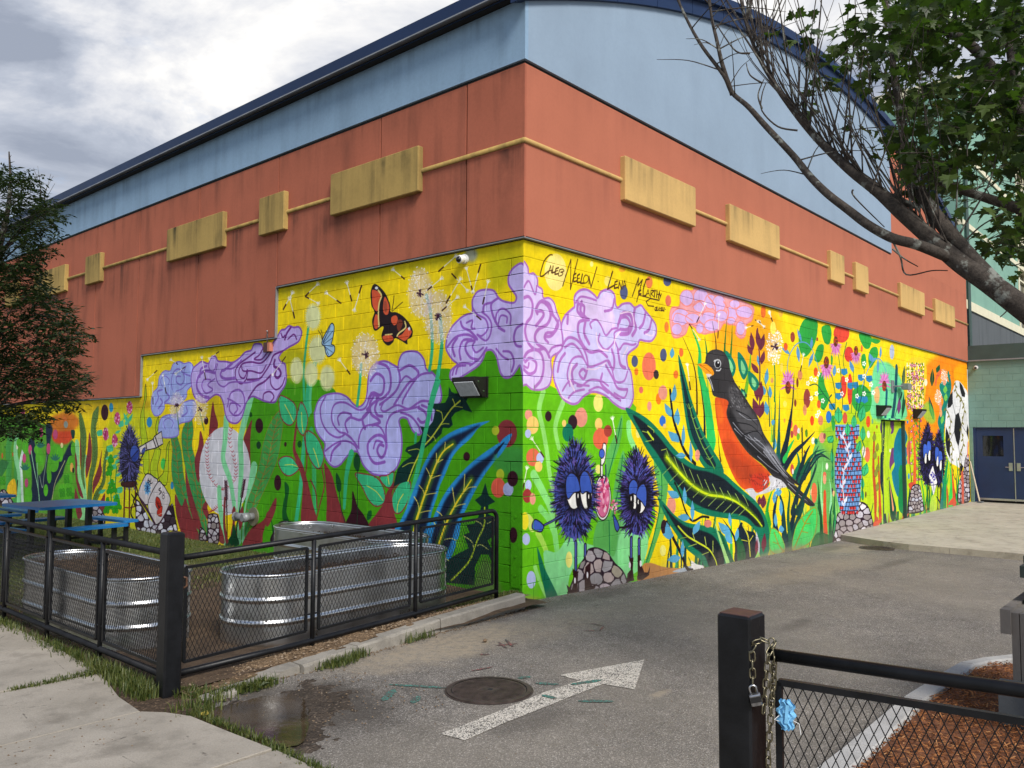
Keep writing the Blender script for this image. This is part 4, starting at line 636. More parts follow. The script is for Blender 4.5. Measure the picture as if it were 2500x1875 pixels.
    for pts, w, col in (([(70, 220), (130, 360), (160, 500), (165, 720)], 12, (70, 44, 20)), ([(130, 170), (180, 300), (185, 450), (230, 640), (260, 900)], 60, (44, 190, 90)), ([(215, 220), (230, 340), (225, 430)], 24, (20, 120, 60)), ([(265, 120), (285, 230), (290, 310)], 9, (50, 50, 30)), ([(360, 110), (350, 220), (345, 320)], 14, (40, 110, 40)), ([(396, 130), (392, 240), (385, 340)], 14, (50, 120, 40)), ([(495, 230), (515, 340), (500, 480), (480, 600)], 24, (110, 180, 40)), ([(180, 480), (210, 700), (215, 860)], 16, DK), ([(230, 480), (250, 700), (268, 940)], 26, (40, 190, 90)), ([(300, 820), (310, 960), (320, 1030)], 10, (90, 60, 20)), ([(672, 420), (676, 640), (660, 900)], 8, (40, 120, 60)), ([(705, 570), (700, 800), (690, 1000)], 20, (20, 110, 80)), ([(800, 460), (790, 650), (760, 820), (725, 1000)], 20, DK), ([(590, 470), (630, 600), (640, 800)], 8, (40, 80, 60)), ([(640, 620), (655, 760), (650, 900)], 10, (140, 210, 60))): c.blade(pts[::-1], w, col)
    for x0, y0, x1, y1, w in ((15, 640, 20, 530, 30), (40, 800, 38, 690, 30), (75, 930, 78, 800, 24), (0, 900, 40, 850, 60), (30, 1000, 90, 1000, 44), (125, 1030, 122, 910, 22), (0, 360, 5, 290, 30), (560, 340, 575, 420, 20), (615, 530, 625, 425, 28), (645, 620, 640, 540, 26), (605, 600, 598, 540, 30), (625, 730, 612, 640, 34), (665, 760, 660, 800, 26), (670, 960, 675, 880, 26)): c.leaf(x0, y0, x1, y1, w, LBL)
    for x0, y0, x1, y1, w in ((525, 340, 495, 270, 30), (530, 310, 518, 190, 34), (575, 300, 555, 170, 34), (580, 310, 604, 200, 34), (585, 400, 605, 310, 30), (565, 460, 520, 390, 34), (560, 640, 545, 480, 36), (580, 640, 585, 510, 36), (570, 740, 530, 620, 46), (575, 750, 598, 640, 40)): c.leaf(x0, y0, x1, y1, w, (112, 44, 62))
    c.stroke([(560, 170), (575, 400), (572, 740)], 8, (112, 44, 62))
    for cx, cy, w, h in ((385, 400, 34, 90), (465, 410, 34, 92), (535, 510, 36, 66), (470, 590, 18, 34)):
        c.fill([(cx-w*.9, cy-h), (cx+w*.3, cy-h*.5), (cx+w, cy+h*.2), (cx+w*.6, cy+h*.8), (cx, cy+h*.95), (cx-w*.7, cy+h*.4), (cx-w, cy-h*.3)], (14, 122, 96)); c.fill([(cx-w*.3, cy-h*.4), (cx+w*.5, cy+h*.2), (cx+w*.2, cy+h*.6), (cx-w*.3, cy+h*.3)], (130, 206, 140))
    # tall dark leaf left of the bird
    c.fill([(42, 340), (80, 440), (120, 600), (160, 720), (210, 850), (270, 960), (330, 1060), (330, 1120), (220, 1080), (150, 960), (110, 860), (85, 720), (65, 560)], TEAL)
    c.fill([(50, 390), (80, 500), (115, 640), (160, 780), (220, 920), (290, 1060), (230, 1050), (165, 940), (125, 840), (98, 700), (75, 560)], (14, 44, 52)); c.stroke([(110, 660), (150, 800), (200, 930), (280, 1080)], 6, (110, 160, 60))
    for k in range(6): x, y = 115+26*k, 690+66*k; c.stroke([(x-18, y-30+k*4), (x, y), (x+28, y-24)], 4, (150, 180, 70))
    # grasses right of the bird (foot)
    for pts, w, col in (([(730, 1100), (720, 1000), (770, 800), (800, 540)], 34, (18, 40, 52)), ([(735, 1080), (800, 980), (870, 910), (935, 840)], 46, (20, 40, 56)), ([(730, 1050), (760, 960), (800, 890)], 40, (40, 180, 90)), ([(690, 1080), (700, 960), (702, 800), (705, 600)], 30, (14, 84, 76)), ([(660, 1000), (672, 860), (680, 640)], 14, (10, 80, 60)), ([(820, 1160), (850, 1080), (880, 980), (905, 930)], 26, (18, 44, 52)), ([(850, 820), (850, 940), (850, 1050)], 7, DK), ([(830, 1160), (880, 1080), (960, 990), (1010, 965)], 32, (18, 90, 70)), ([(840, 1180), (900, 1090), (970, 1000), (1035, 1025)], 26, (18, 40, 52)), ([(750, 1600), (790, 1420), (830, 1230), (870, 1090), (960, 930)], 40, (18, 44, 54)), ([(760, 1600), (830, 1400), (880, 1240), (930, 1100), (945, 1010)], 34, (18, 70, 60)), ([(740, 1600), (730, 1420), (720, 1300), (680, 1200)], 44, (18, 60, 60)), ([(700, 1580), (670, 1400), (680, 1300), (700, 1230)], 34, (18, 40, 60)), ([(640, 1500), (620, 1380), (640, 1270), (660, 1220)], 30, (60, 180, 60)), ([(780, 1600), (760, 1400), (770, 1250), (750, 1200)], 26, (20, 90, 60)), ([(640, 1440), (625, 1330), (650, 1250)], 20, (40, 160, 60)), ([(800, 1130), (830, 1060), (825, 1000), (810, 960)], 26, (20, 120, 80)), ([(810, 1330), (790, 1250), (740, 1200)], 14, (170, 200, 40))): c.blade(pts, w, col)
    for x0, y0, x1, y1, w in ((700, 1260, 690, 1200, 44), (670, 1310, 672, 1230, 26), (715, 1390, 712, 1280, 24), (680, 1460, 676, 1370, 24), (720, 1500, 712, 1450, 36)): c.leaf(x0, y0, x1, y1, w, LBL)
    for x0, y0, x1, y1, w in ((595, 1340, 600, 1250, 40), (570, 1320, 575, 1260, 26)): c.leaf(x0, y0, x1, y1, w, (112, 44, 62))
    # bird
    c.fill([(282, 640), (300, 615), (370, 640), (370, 740), (420, 870), (500, 980), (590, 1060), (640, 1110), (640, 1160), (620, 1215), (570, 1240), (520, 1215), (470, 1215), (420, 1160), (380, 1080), (345, 990), (320, 900), (296, 790)], (222, 84, 30))
    for pl, col, al in (([(330, 900), (400, 900), (480, 1000), (600, 1090), (620, 1180), (560, 1200), (470, 1180), (400, 1100), (360, 1000)], (196, 66, 28), .8), ([(380, 1010), (470, 1040), (540, 1110), (500, 1150), (430, 1120)], (174, 62, 30), .6), ([(286, 660), (320, 650), (340, 760), (310, 780)], (240, 112, 30), .7), ([(530, 1120), (630, 1120), (620, 1200), (560, 1230), (520, 1190)], (206, 52, 36), .7)): c.fill(pl, col, alpha=al, soft=3)
    for k in range(30): x, y = 500+c.rng.uniform(0, 130), 1110+c.rng.uniform(0, 80); c.stroke([(x, y), (x+6, y+10)], 5, (120, 40, 30), alpha=.7)
    c.fill([(480, 1220), (530, 1210), (560, 1240), (640, 1190), (635, 1130), (680, 1130), (730, 1160), (750, 1200), (690, 1210), (620, 1240), (550, 1260), (555, 1310), (515, 1300), (505, 1250)], (206, 204, 206))
    for k in range(40): x, y = 600+c.rng.uniform(0, 130), 1150+c.rng.uniform(0, 70); c.stroke([(x, y), (x-7, y+9)], 5, (90, 88, 92) if k % 2 else (236, 236, 240), alpha=.8)
    c.fill([(200, 400), (217, 385), (225, 340), (255, 310), (295, 303), (340, 320), (370, 370), (385, 440), (410, 510), (450, 570), (500, 650), (560, 740), (600, 850), (650, 930), (700, 1020), (745, 1090), (790, 1140), (850, 1200), (800, 1180), (870, 1250), (935, 1315), (900, 1325), (840, 1280), (770, 1220), (720, 1160), (660, 1130), (600, 1060), (510, 990), (440, 900), (385, 800), (358, 720), (368, 640), (300, 615), (270, 600), (255, 540), (240, 500), (225, 455)], (52, 49, 50))
    for pl, col, al in (([(230, 350), (290, 315), (340, 340), (330, 400), (260, 440)], (70, 66, 66), .7), ([(370, 560), (410, 540), (460, 620), (520, 710), (450, 720), (390, 660)], (96, 94, 96), .6), ([(400, 700), (520, 710), (590, 850), (520, 860), (420, 800)], (84, 82, 84), .8), ([(470, 860), (560, 850), (640, 930), (600, 960), (510, 930)], (70, 70, 74), .9), ([(600, 960), (650, 940), (730, 1080), (760, 1140), (690, 1090)], (150, 152, 160), .7), ([(360, 720), (400, 720), (470, 850), (600, 980), (720, 1110), (660, 1110), (520, 980), (420, 860)], (30, 28, 30), .9)): c.fill(pl, col, alpha=al, soft=3)
    for k in range(70): x, y = 380+c.rng.uniform(0, 110), 540+c.rng.uniform(0, 140); c.stroke([(x, y), (x+5, y+7)], 5, (34, 32, 34) if k % 3 else (140, 138, 140), alpha=.7)
    for a in ([(400, 780), (460, 850), (520, 890), (580, 900)], [(410, 820), (460, 870)], [(480, 880), (550, 950), (620, 1010)], [(500, 860), (560, 920), (640, 980)], [(540, 880), (600, 930), (650, 1000)], [(600, 970), (680, 1070), (740, 1130)], [(620, 960), (690, 1060), (760, 1140)], [(640, 960), (700, 1050), (740, 1100)], [(560, 1000), (640, 1070), (700, 1110)], [(440, 720), (500, 760), (560, 760)], [(760, 1180), (830, 1250), (910, 1310)], [(740, 1150), (800, 1190), (840, 1195)]): c.stroke(a, 6, (170, 172, 180), w1=2, alpha=.8)
    for a in ([(420, 700), (500, 740), (560, 800)], [(430, 780), (520, 800), (590, 870)], [(470, 860), (560, 840), (620, 930)], [(610, 1010), (690, 1090)], [(700, 1110), (820, 1230), (920, 1320)], [(660, 1000), (740, 1110), (840, 1195)]): c.stroke(a, 6, (16, 15, 18), w1=3)
    c.fill([(170, 400), (195, 393), (230, 400), (262, 425), (276, 455), (270, 470), (240, 478), (215, 455), (190, 425)], (240, 156, 22)); c.stroke([(185, 405), (220, 425), (255, 455)], 5, (180, 100, 20)); c.fill([(225, 462), (262, 468), (240, 485)], (216, 206, 196))
    c.dot(300, 395, 22, 30, (200, 200, 200)); c.dot(300, 398, 17, 23, (26, 24, 26)); c.dot(304, 388, 5, 7, (245, 245, 245)); c.stroke([(290, 440), (312, 440), (322, 425)], 7, (220, 220, 220)); c.stroke([(276, 380), (284, 372)], 6, (220, 220, 220))
    for a in ([(230, 480), (250, 520), (268, 560)], [(245, 485), (262, 530), (272, 570)]): c.stroke(a, 4, (190, 190, 190))
    # big dark leaf across the wall
    F(A8)
    big = [(835, 145), (900, 160), (1000, 220), (1100, 320), (1180, 420), (1260, 500), (1350, 560), (1460, 590), (1560, 620), (1640, 690), (1720, 760), (1800, 830), (1860, 920), (1895, 1040), (1900, 1150), (1880, 1230), (1830, 1240), (1810, 1120), (1780, 1030), (1700, 970), (1560, 950), (1440, 930), (1340, 890), (1260, 820), (1170, 720), (1080, 580), (990, 440), (920, 300)]
    c.fill(big, TEAL)
    c.fill([(890, 190), (980, 250), (1080, 350), (1160, 450), (1250, 540), (1340, 590), (1450, 610), (1560, 660), (1640, 730), (1710, 790), (1790, 860), (1840, 930), (1860, 1010), (1800, 1010), (1740, 950), (1660, 920), (1560, 910), (1430, 880), (1330, 830), (1260, 750), (1180, 650), (1080, 490), (1000, 380), (940, 290)], (16, 28, 36), soft=1)
    c.stroke([(1140, 500), (1230, 610), (1330, 710), (1440, 770), (1560, 790), (1650, 820), (1730, 880), (1800, 950), (1840, 1010)], 54, (168, 214, 10), alpha=.6, soft=9, w1=16)
    c.stroke([(1000, 315), (1040, 370)], 13, (200, 220, 40)); c.stroke([(1140, 500), (1230, 610), (1330, 710), (1440, 775), (1560, 795), (1650, 830), (1730, 890), (1800, 955), (1842, 1010)], 18, (206, 226, 20), w1=10)
    for k in range(11):
        t = k/10; x = 1180+560*t; y = 560+(1-(1-t)**1.6)*300
        c.stroke([(x-40, y-110+30*t), (x-20, y-50), (x, y)], 4.5, (150, 180, 80)); c.stroke([(x-70, y+70), (x-40, y+40), (x-10, y+10)], 4.5, (150, 180, 80))
    for a in ([(960, 310), (1000, 320)], [(985, 385), (1030, 378)], [(1000, 270), (1040, 300), (1045, 320)], [(1100, 450), (1140, 440)]): c.stroke(a, 5, (190, 210, 60))
    c.fill([(1070, 795), (1130, 850), (1200, 930), (1280, 980), (1380, 1000), (1480, 1020), (1560, 1080), (1600, 1180), (1620, 1290), (1440, 1310), (1390, 1260), (1290, 1180), (1210, 1070), (1140, 960)], TEAL)
    c.fill([(1110, 850), (1190, 940), (1280, 1010), (1390, 1040), (1480, 1080), (1540, 1170), (1560, 1290), (1460, 1310), (1420, 1230), (1320, 1150), (1230, 1050), (1160, 940)], (16, 28, 36), soft=1)
    c.stroke([(1225, 1010), (1290, 1080), (1370, 1130), (1450, 1180), (1495, 1250), (1510, 1300)], 11, (206, 216, 40))
    for a in ([(1240, 1100), (1290, 1090)], [(1330, 1060), (1350, 1120)], [(1300, 1160), (1360, 1140)], [(1420, 1090), (1430, 1150)], [(1400, 1220), (1450, 1200)], [(1480, 1120), (1480, 1200)]): c.stroke(a, 5, (180, 196, 80))
    c.fill([(1690, 980), (1730, 1040), (1790, 1060), (1800, 1150), (1790, 1240), (1700, 1260), (1690, 1150), (1660, 1060)], (20, 34, 46)); c.fill([(1660, 1080), (1700, 1130), (1720, 1250), (1640, 1270), (1650, 1150)], (16, 90, 50)); c.stroke([(1700, 1000), (1740, 1090), (1755, 1230)], 9, (200, 196, 50)); c.stroke([(1690, 1110), (1735, 1120)], 6, (200, 196, 50)); c.stroke([(1775, 1080), (1745, 1130)], 6, (200, 196, 50))
    c.leaf(1820, 1210, 1800, 1050, 26, (196, 190, 200)); c.leaf(1850, 1200, 1862, 1060, 36, (120, 40, 60)); c.leaf(1800, 1220, 1805, 1100, 24, (120, 40, 60))
    for pts, w, col in (([(1620, 1290), (1580, 1180), (1520, 1010)], 44, (16, 90, 60)), ([(1590, 1280), (1530, 1100), (1490, 970)], 30, (170, 220, 130)), ([(1650, 1270), (1640, 1100), (1550, 955)], 26, DK)): c.blade(pts, w, col)
    c.stroke([(1165, 10), (1185, 200), (1230, 350), (1280, 470), (1350, 550)], 17, (26, 22, 26)); c.stroke([(1200, 690), (1240, 780), (1280, 900), (1330, 970), (1400, 940), (1450, 945)], 14, (26, 22, 26)); c.stroke([(1140, 980), (1180, 1080), (1240, 1200), (1290, 1320), (1330, 1335)], 20, (26, 22, 26))
    for x0, y0, x1, y1, w in ((1180, 90, 1195, 0, 36), (1175, 205, 1125, 105, 44), (1205, 250, 1220, 140, 36), (1230, 390, 1150, 310, 56), (1260, 420, 1265, 260, 26), (1280, 490, 1205, 490, 44), (1320, 540, 1315, 380, 26), (1230, 800, 1145, 750, 56), (1275, 850, 1270, 720, 30), (1330, 970, 1328, 820, 30), (1310, 950, 1220, 940, 54), (1335, 1070, 1385, 970, 44), (1190, 1080, 1110, 1070, 60), (1160, 1110, 1140, 980, 50), (1255, 1240, 1258, 1110, 28), (1240, 1240, 1145, 1260, 60), (1610, 1080, 1520, 980, 60), (1610, 1010, 1600, 910, 26), (1650, 1120, 1665, 1020, 30), (1620, 1140, 1570, 1060, 44)): c.leaf(x0, y0, x1, y1, w, LBL)
    # --- the furry pair with a looking glass
    F(A8)
    c.dot(668, 800, 60, 166, (236, 232, 222), line=INK, lw=9); c.dot(668, 800, 50, 145, (222, 110, 150), line=(90, 20, 40), lw=6)
    for k in range(34): x, y = 668+c.rng.uniform(-38, 38), 800+c.rng.uniform(-115, 115); c.leaf(x, y, x+c.rng.uniform(-6, 10), y-44, 18, c.rng.choice([(240, 170, 190), (200, 60, 110), (246, 200, 210)]))
    c.stroke([(662, 640), (660, 560), (680, 420)], 22, INK); c.stroke([(662, 630), (661, 570)], 12, (236, 232, 222)); c.fill([(668, 420), (680, 398), (694, 420), (686, 520), (666, 560), (655, 540)], (236, 232, 222), line=INK, lw=7); c.dot(662, 475, 20, 34, (64, 96, 190), line=INK, lw=6); c.stroke([(690, 560), (692, 640), (680, 690)], 8, (30, 40, 90))
    for k in range(40):
        a, b = c.rng.uniform(-1, 1), c.rng.uniform(-1, 1)
        if a*a+b*b < 1: c.leaf(752+26*a, 870+48*b+8, 752+30*a, 870+50*b-10, 12, c.rng.choice([(232, 120, 150), (206, 60, 110), (246, 190, 200)]))
    for cx, cy, rx, ry, n in ((462, 750, 150, 352, 950), (922, 770, 120, 305, 760)):
        c.fur(cx, cy, rx, ry, n, 46, [(52, 62, 130), (18, 14, 34), (22, 18, 44), (78, 92, 176), (96, 78, 150), (14, 10, 26)] if cx < 600 else [(62, 54, 118), (18, 14, 34), (26, 18, 44), (92, 76, 160), (80, 92, 176), (14, 10, 26)], w=8, pointed=.36)
    for cx, cy, rx, ry in ((470, 760, 90, 140), (930, 800, 86, 120)): c.dot(cx, cy, rx*1.15, ry*1.15, (12, 8, 20), alpha=.75, soft=4)
    for (pl, lid, pup) in (([(405, 700), (398, 780), (430, 870), (470, 882), (500, 830), (505, 720), (470, 630), (420, 640)], [(398, 760), (400, 660), (435, 618), (480, 650), (502, 745), (455, 765), (415, 810)], (486, 800)), ([(505, 700), (505, 790), (530, 875), (565, 870), (588, 800), (590, 690), (560, 610), (520, 620)], [(505, 745), (500, 660), (530, 602), (570, 640), (590, 760), (550, 755), (520, 770)], (565, 805)),
                           ([(862, 720), (865, 790), (885, 870), (912, 880), (920, 800), (930, 720), (900, 668), (872, 680)], [(862, 775), (865, 700), (895, 665), (925, 700), (918, 775), (890, 770)], (878, 820)), ([(925, 770), (918, 850), (925, 905), (955, 912), (985, 860), (990, 760), (970, 700), (935, 730)], [(915, 785), (940, 715), (975, 700), (992, 760), (985, 865), (955, 830)], (930, 845))):
        c.fill(pl, (240, 236, 226), line=INK, lw=8); c.fill([(pup[0]-16, pup[1]-52), (pup[0]+16, pup[1]-56), (pup[0]+18, pup[1]+50), (pup[0]-10, pup[1]+60)], (18, 12, 16)); c.dot(pup[0], pup[1]-14, 4, 18, (240, 236, 226)); c.fill(lid, (58, 88, 176), line=INK, lw=8)
    c.stroke([(370, 930), (300, 970), (240, 1000), (220, 1020)], 18, INK); c.stroke([(370, 930), (300, 970), (240, 1000)], 8, (70, 84, 160)); c.fill([(170, 960), (232, 1005), (212, 1052), (148, 1024)], (60, 88, 176), line=INK, lw=9)
    c.stroke([(850, 1015), (790, 1020)], 14, INK); c.fill([(750, 925), (790, 1010), (775, 1050), (755, 1010)], (60, 88, 176), line=INK, lw=8)
    for x, y0, y1 in ((470, 1130, 1330), (540, 1150, 1320), (878, 1100, 1240), (936, 1110, 1230)): c.stroke([(x, y0), (x, y1)], 22, INK, smooth=False); c.stroke([(x, y0), (x, y1)], 10, (80, 92, 170), smooth=False)
    c.stones([(560, 1180), (620, 1165), (700, 1200), (760, 1280), (820, 1340), (850, 1440), (760, 1480), (640, 1490), (420, 1530), (440, 1420), (500, 1290), (540, 1230)], 17, 46, cols=[(178, 160, 154), (156, 150, 150), (160, 150, 130), (188, 172, 176), (140, 132, 128), (170, 160, 160)], lw=7, seed=12)
    for pl in ([(445, 1320), (470, 1345), (490, 1340), (482, 1440), (490, 1500), (420, 1530), (402, 1440), (440, 1480), (455, 1420)], [(540, 1310), (580, 1270), (575, 1400), (590, 1450), (630, 1430), (590, 1500), (540, 1510), (535, 1420)], [(858, 1220), (870, 1245), (895, 1240), (890, 1330), (900, 1410), (845, 1425), (850, 1360), (875, 1330)], [(925, 1230), (945, 1215), (955, 1300), (975, 1350), (1000, 1350), (1018, 1300), (1010, 1370), (960, 1405), (925, 1405)]): c.fill(pl, (44, 12, 16), False)
    for x, y in ((464, 1410), (556, 1370), (868, 1295), (948, 1285)): c.dot(x, y, 7, 24, (226, 220, 220))
    for a in ((150, 370, 235, 500), (110, 585, 80, 740), (740, 220, 772, 395)): c.seed(*a, w=6)
    F(A7)
    for a in ((1605, 620, 1535, 770), (1555, 910, 1475, 790), (1720, 710, 1710, 900), (1460, 1130, 1480, 1330), (2140, 690, 2170, 780), (2050, 770, 2100, 820), (1950, 815, 2005, 800)): c.seed(*a, w=5)
    # --- beyond the bird: cone flowers, bubbles
    F(B5)
    for pl in ([(190, 60), (240, -10), (330, 10), (340, 90), (310, 220), (240, 320), (190, 280), (175, 170)], [(380, 60), (440, 50), (460, 120), (440, 210), (400, 200), (375, 120)], [(340, 230), (390, 220), (385, 310), (350, 370), (310, 340)], [(700, 120), (800, 150), (790, 240), (750, 250), (710, 190)], [(795, 160), (880, 180), (850, 210), (800, 190)], [(350, 480), (395, 470), (400, 560), (440, 680), (390, 780), (345, 700)], [(720, 310), (750, 300), (760, 380), (740, 430), (715, 380)], [(640, 620), (720, 560), (800, 640), (790, 780), (700, 800), (640, 740)], [(800, 250), (850, 240), (860, 310), (830, 370), (790, 420), (775, 330)], [(455, 310), (470, 330), (465, 400), (455, 380)], [(455, 850), (480, 830), (490, 920), (470, 960)]): c.fill(pl, (44, 160, 60))
    for x, y, rx, ry, col in ((545, 120, 68, 80, (224, 72, 50)), (610, 300, 40, 66, (224, 60, 50)), (560, 580, 30, 95, (220, 60, 44)), (618, 600, 22, 135, (220, 60, 44)), (325, 452, 17, 36, (226, 80, 40)), (125, 152, 19, 42, (150, 66, 50)), (336, 170, 9, 16, (160, 80, 40)), (65, 232, 17, 28, (236, 120, 50)), (188, 478, 20, 40, (222, 150, 90)), (165, 545, 10, 40, (130, 60, 40)), (248, 680, 30, 82, (156, 66, 56)), (230, 780, 16, 48, (226, 146, 96)), (147, 720, 11, 32, (140, 60, 40)), (58, 728, 16, 28, (246, 226, 90)), (292, 872, 17, 42, (232, 76, 24)), (350, 730, 16, 36, (220, 90, 40)), (435, 840, 24, 52, (44, 120, 200)), (366, 870, 22, 42, (214, 130, 90)), (775, 880, 19, 50, (230, 84, 36)), (812, 878, 8, 22, (50, 120, 190)), (980, 280, 20, 64, (186, 196, 220)), (720, 250, 9, 30, (226, 110, 50)), (575, 850, 20, 50, (206, 84, 60)), (852, 650, 22, 74, (226, 178, 110)), (150, 956, 22, 50, (222, 106, 80)), (118, 990, 13, 32, (170, 70, 60)), (176, 960, 11, 26, (232, 230, 220)), (112, 900, 12, 36, (226, 100, 70)), (378, 1020, 26, 46, (226, 150, 120)), (400, 1005, 11, 26, (150, 80, 80)), (300, 1045, 14, 30, (240, 236, 214)), (325, 1050, 15, 28, (20, 110, 80)), (243, 980, 12, 34, (90, 140, 30)), (172, 1010, 14, 30, (110, 180, 40)), (120, 1290, 16, 44, (210, 80, 60)), (126, 1310, 8, 24, (240, 230, 220)), (420, 1265, 11, 30, (238, 236, 220)), (310, 1490, 26, 84, (224, 110, 66)), (288, 1490, 12, 30, (236, 206, 150)), (465, 1480, 10, 28, (70, 50, 70)), (400, 1340, 15, 28, (220, 110, 80)), (400, 1380, 14, 40, (236, 160, 120)), (768, 1165, 24, 66, (228, 112, 76)), (738, 1140, 16, 50, (240, 234, 220)), (777, 990, 13, 32, (240, 236, 226)), (480, 1500, 12, 26, (236, 190, 130)), (228, 1140, 6, 16, (150, 90, 20)), (55, 870, 8, 20, (230, 160, 60)), (755, 1510, 6, 28, (90, 40, 40))): c.dot(x, y, rx, ry, col)
    # blue leaf sprays
    bl = (92, 150, 196)
    for a in ([(75, 470), (90, 330), (150, 220), (220, 195), (280, 240), (330, 360), (360, 470)], [(960, 540), (920, 420), (880, 345), (830, 350), (770, 440), (720, 590)]): c.stroke(a, 11, bl)
    for a in ((100, 300, 30, 240, 30), (165, 230, 180, 370, 30), (200, 190, 165, 80, 24), (285, 250, 290, 150, 24), (300, 290, 262, 410, 28), (815, 370, 785, 290, 36), (860, 340, 858, 470, 20), (880, 330, 885, 230, 20), (845, 330, 800, 360, 20), (650, 460, 615, 350, 34), (480, 490, 490, 390, 32)): c.leaf(*a, bl)
    for x, y in ((565, 450), (515, 570), (660, 565), (515, 660), (460, 750), (580, 760), (740, 690), (690, 690), (620, 570), (710, 500), (780, 510)): c.fill([(x-24, y-24), (x+26, y-28), (x+34, y+14), (x+4, y+34), (x-22, y+16)], (40, 130, 180), False)
    for a in ([(490, 900), (490, 780), (390, 640), (330, 560), (270, 570)], [(490, 780), (440, 690), (460, 650)], [(680, 840), (710, 700), (740, 560), (740, 430)], [(730, 620), (800, 630)], [(660, 860), (680, 700), (680, 540)], [(540, 860), (555, 700), (545, 600)], [(390, 640), (300, 660)], [(400, 780), (380, 760)]): c.stroke(a, 6, (20, 80, 60))
    for x, y in ((255, 550), (285, 510), (320, 520), (285, 680), (330, 640), (350, 800), (335, 830), (385, 700), (345, 470), (550, 640), (590, 520), (740, 640), (800, 560), (820, 630), (740, 380), (740, 490), (520, 440), (680, 660)):
        for k in range(5): c.dot(x+11*math.cos(k*1.26), y+15*math.sin(k*1.26), 6, 8, (248, 246, 236))
    for x, y, cx, cy, s in ((495, 190, 500, 330, 1.0), (415, 370, 420, 530, 1.15), (670, 270, 660, 400, .9), (85, 570, 80, 560, 1.2), (915, 560, 915, 540, 1.0)):
        up = cx > 70 and cy < y+10
        for k in range(11):
            t = (k-5)/5*1.35; d = 1 if not up else -1
            L = 125*s*(1 if abs(t) < .6 else .75); c.leaf(x, y+(20 if d > 0 else -20)*s, x+L*.62*math.sin(t), y+d*L*max(math.cos(t), .05)+10, 17*s, (206, 108, 176) if k % 2 else (222, 140, 198))
        if up: [c.leaf(x, y, x+s*60*q, y+s*30, 14*s, (206, 108, 176)) for q in (-1, 1)]
        c.dot(x, y+(14*s if up else 0), 20*s, 46*s, (104, 50, 34))
        for k in range(14): c.dot(x+c.rng.uniform(-14, 14)*s, y+(14*s if up else 0)+c.rng.uniform(-36, 36)*s, 4, 6, (196, 70, 30))
    for a in ([(520, 310), (540, 480), (540, 600)], [(590, 200), (560, 330), (570, 430)], [(460, 480), (490, 640), (490, 800)], [(650, 440), (640, 620), (630, 800)], [(940, 620), (930, 760), (925, 850)]): c.stroke(a, 6, (80, 130, 50))
    c.stroke([(935, 620), (930, 750), (925, 850)], 18, (20, 90, 110)); c.stroke([(1020, 420), (1010, 640), (985, 850)], 24, (20, 80, 90))
    # tall dark grass between
    for pts, w, col in (([(40, 1230), (90, 1000), (120, 760), (135, 480)], 30, (20, 36, 48)), ([(60, 1260), (120, 1170), (200, 1090), (315, 965)], 40, (20, 36, 52)), ([(50, 1210), (90, 1130), (140, 1035)], 36, (40, 190, 80)), ([(205, 1250), (210, 1080), (210, 910)], 10, (20, 40, 40)), ([(160, 1370), (200, 1240), (240, 1140), (275, 1080)], 26, (18, 44, 52)), ([(200, 1330), (260, 1210), (330, 1140), (400, 1120)], 34, (18, 90, 60)), ([(230, 1370), (300, 1200), (370, 1160), (445, 1205)], 28, (20, 36, 50)), ([(120, 1659), (180, 1450), (270, 1270), (350, 1090)], 36, (20, 50, 56)), ([(160, 1659), (250, 1460), (320, 1300), (345, 1180)], 30, (20, 60, 56)), ([(390, 1659), (370, 1500), (385, 1220)], 26, (150, 222, 150)), ([(350, 1659), (350, 1500), (340, 1380)], 26, (20, 90, 40)), ([(400, 1659), (410, 1480)], 16, (196, 70, 40)), ([(450, 1659), (455, 1480), (440, 1370)], 24, (150, 222, 160)), ([(480, 1659), (490, 1450)], 18, (20, 100, 50))): c.blade(pts, w, col)
    F(BD)
    c.fill([(935, 1335), (945, 1440), (920, 1540), (860, 1590), (790, 1610), (800, 1500), (840, 1410)], (70, 210, 100), line=(160, 150, 30), lw=8); c.stroke([(920, 1360), (870, 1440), (800, 1600)], 8, (150, 150, 30))
    for a in ([(905, 1440), (870, 1440)], [(890, 1500), (845, 1490)], [(850, 1400), (868, 1440)]): c.stroke(a, 6, (150, 150, 30))
    c.fill([(650, 1475), (700, 1500), (740, 1600), (690, 1640), (640, 1600)], (80, 210, 100), line=(150, 150, 40), lw=8); c.stroke([(670, 1500), (700, 1580), (735, 1625)], 7, (150, 150, 40)); c.stroke([(660, 1560), (700, 1575)], 5, (150, 150, 40))
    for pts, w, col in (([(980, 1600), (975, 1400), (960, 1220)], 30, (10, 80, 40)), ([(945, 1600), (960, 1420), (945, 1320)], 26, (90, 190, 90)), ([(1040, 1590), (1035, 1400), (1050, 1300)], 26, (10, 90, 50))): c.blade(pts, w, col)
    c.stroke([(1000, 1240), (1000, 1400), (1010, 1590)], 16, (222, 84, 40), w1=30); c.fill([(910, 1610), (940, 1510), (990, 1500), (1060, 1540), (1050, 1600)], (16, 100, 50), alpha=.8)
    # brick vase on stones
    F(B1)
    c.stones([(500, 1410), (560, 1390), (640, 1340), (690, 1370), (715, 1450), (720, 1500), (640, 1530), (560, 1580), (470, 1610), (480, 1520), (490, 1450)], 46, 22, cols=[(170, 158, 160), (190, 184, 192), (150, 140, 140), (226, 220, 226)], lw=5, seed=20)
    vase = [(482, 860), (632, 858), (634, 930), (600, 940), (625, 1000), (645, 1060), (648, 1180), (640, 1290), (625, 1400), (520, 1415), (500, 1340), (480, 1220), (480, 1090), (490, 1020), (510, 950), (486, 935)]
    c.fill(vase, (112, 160, 214), False)
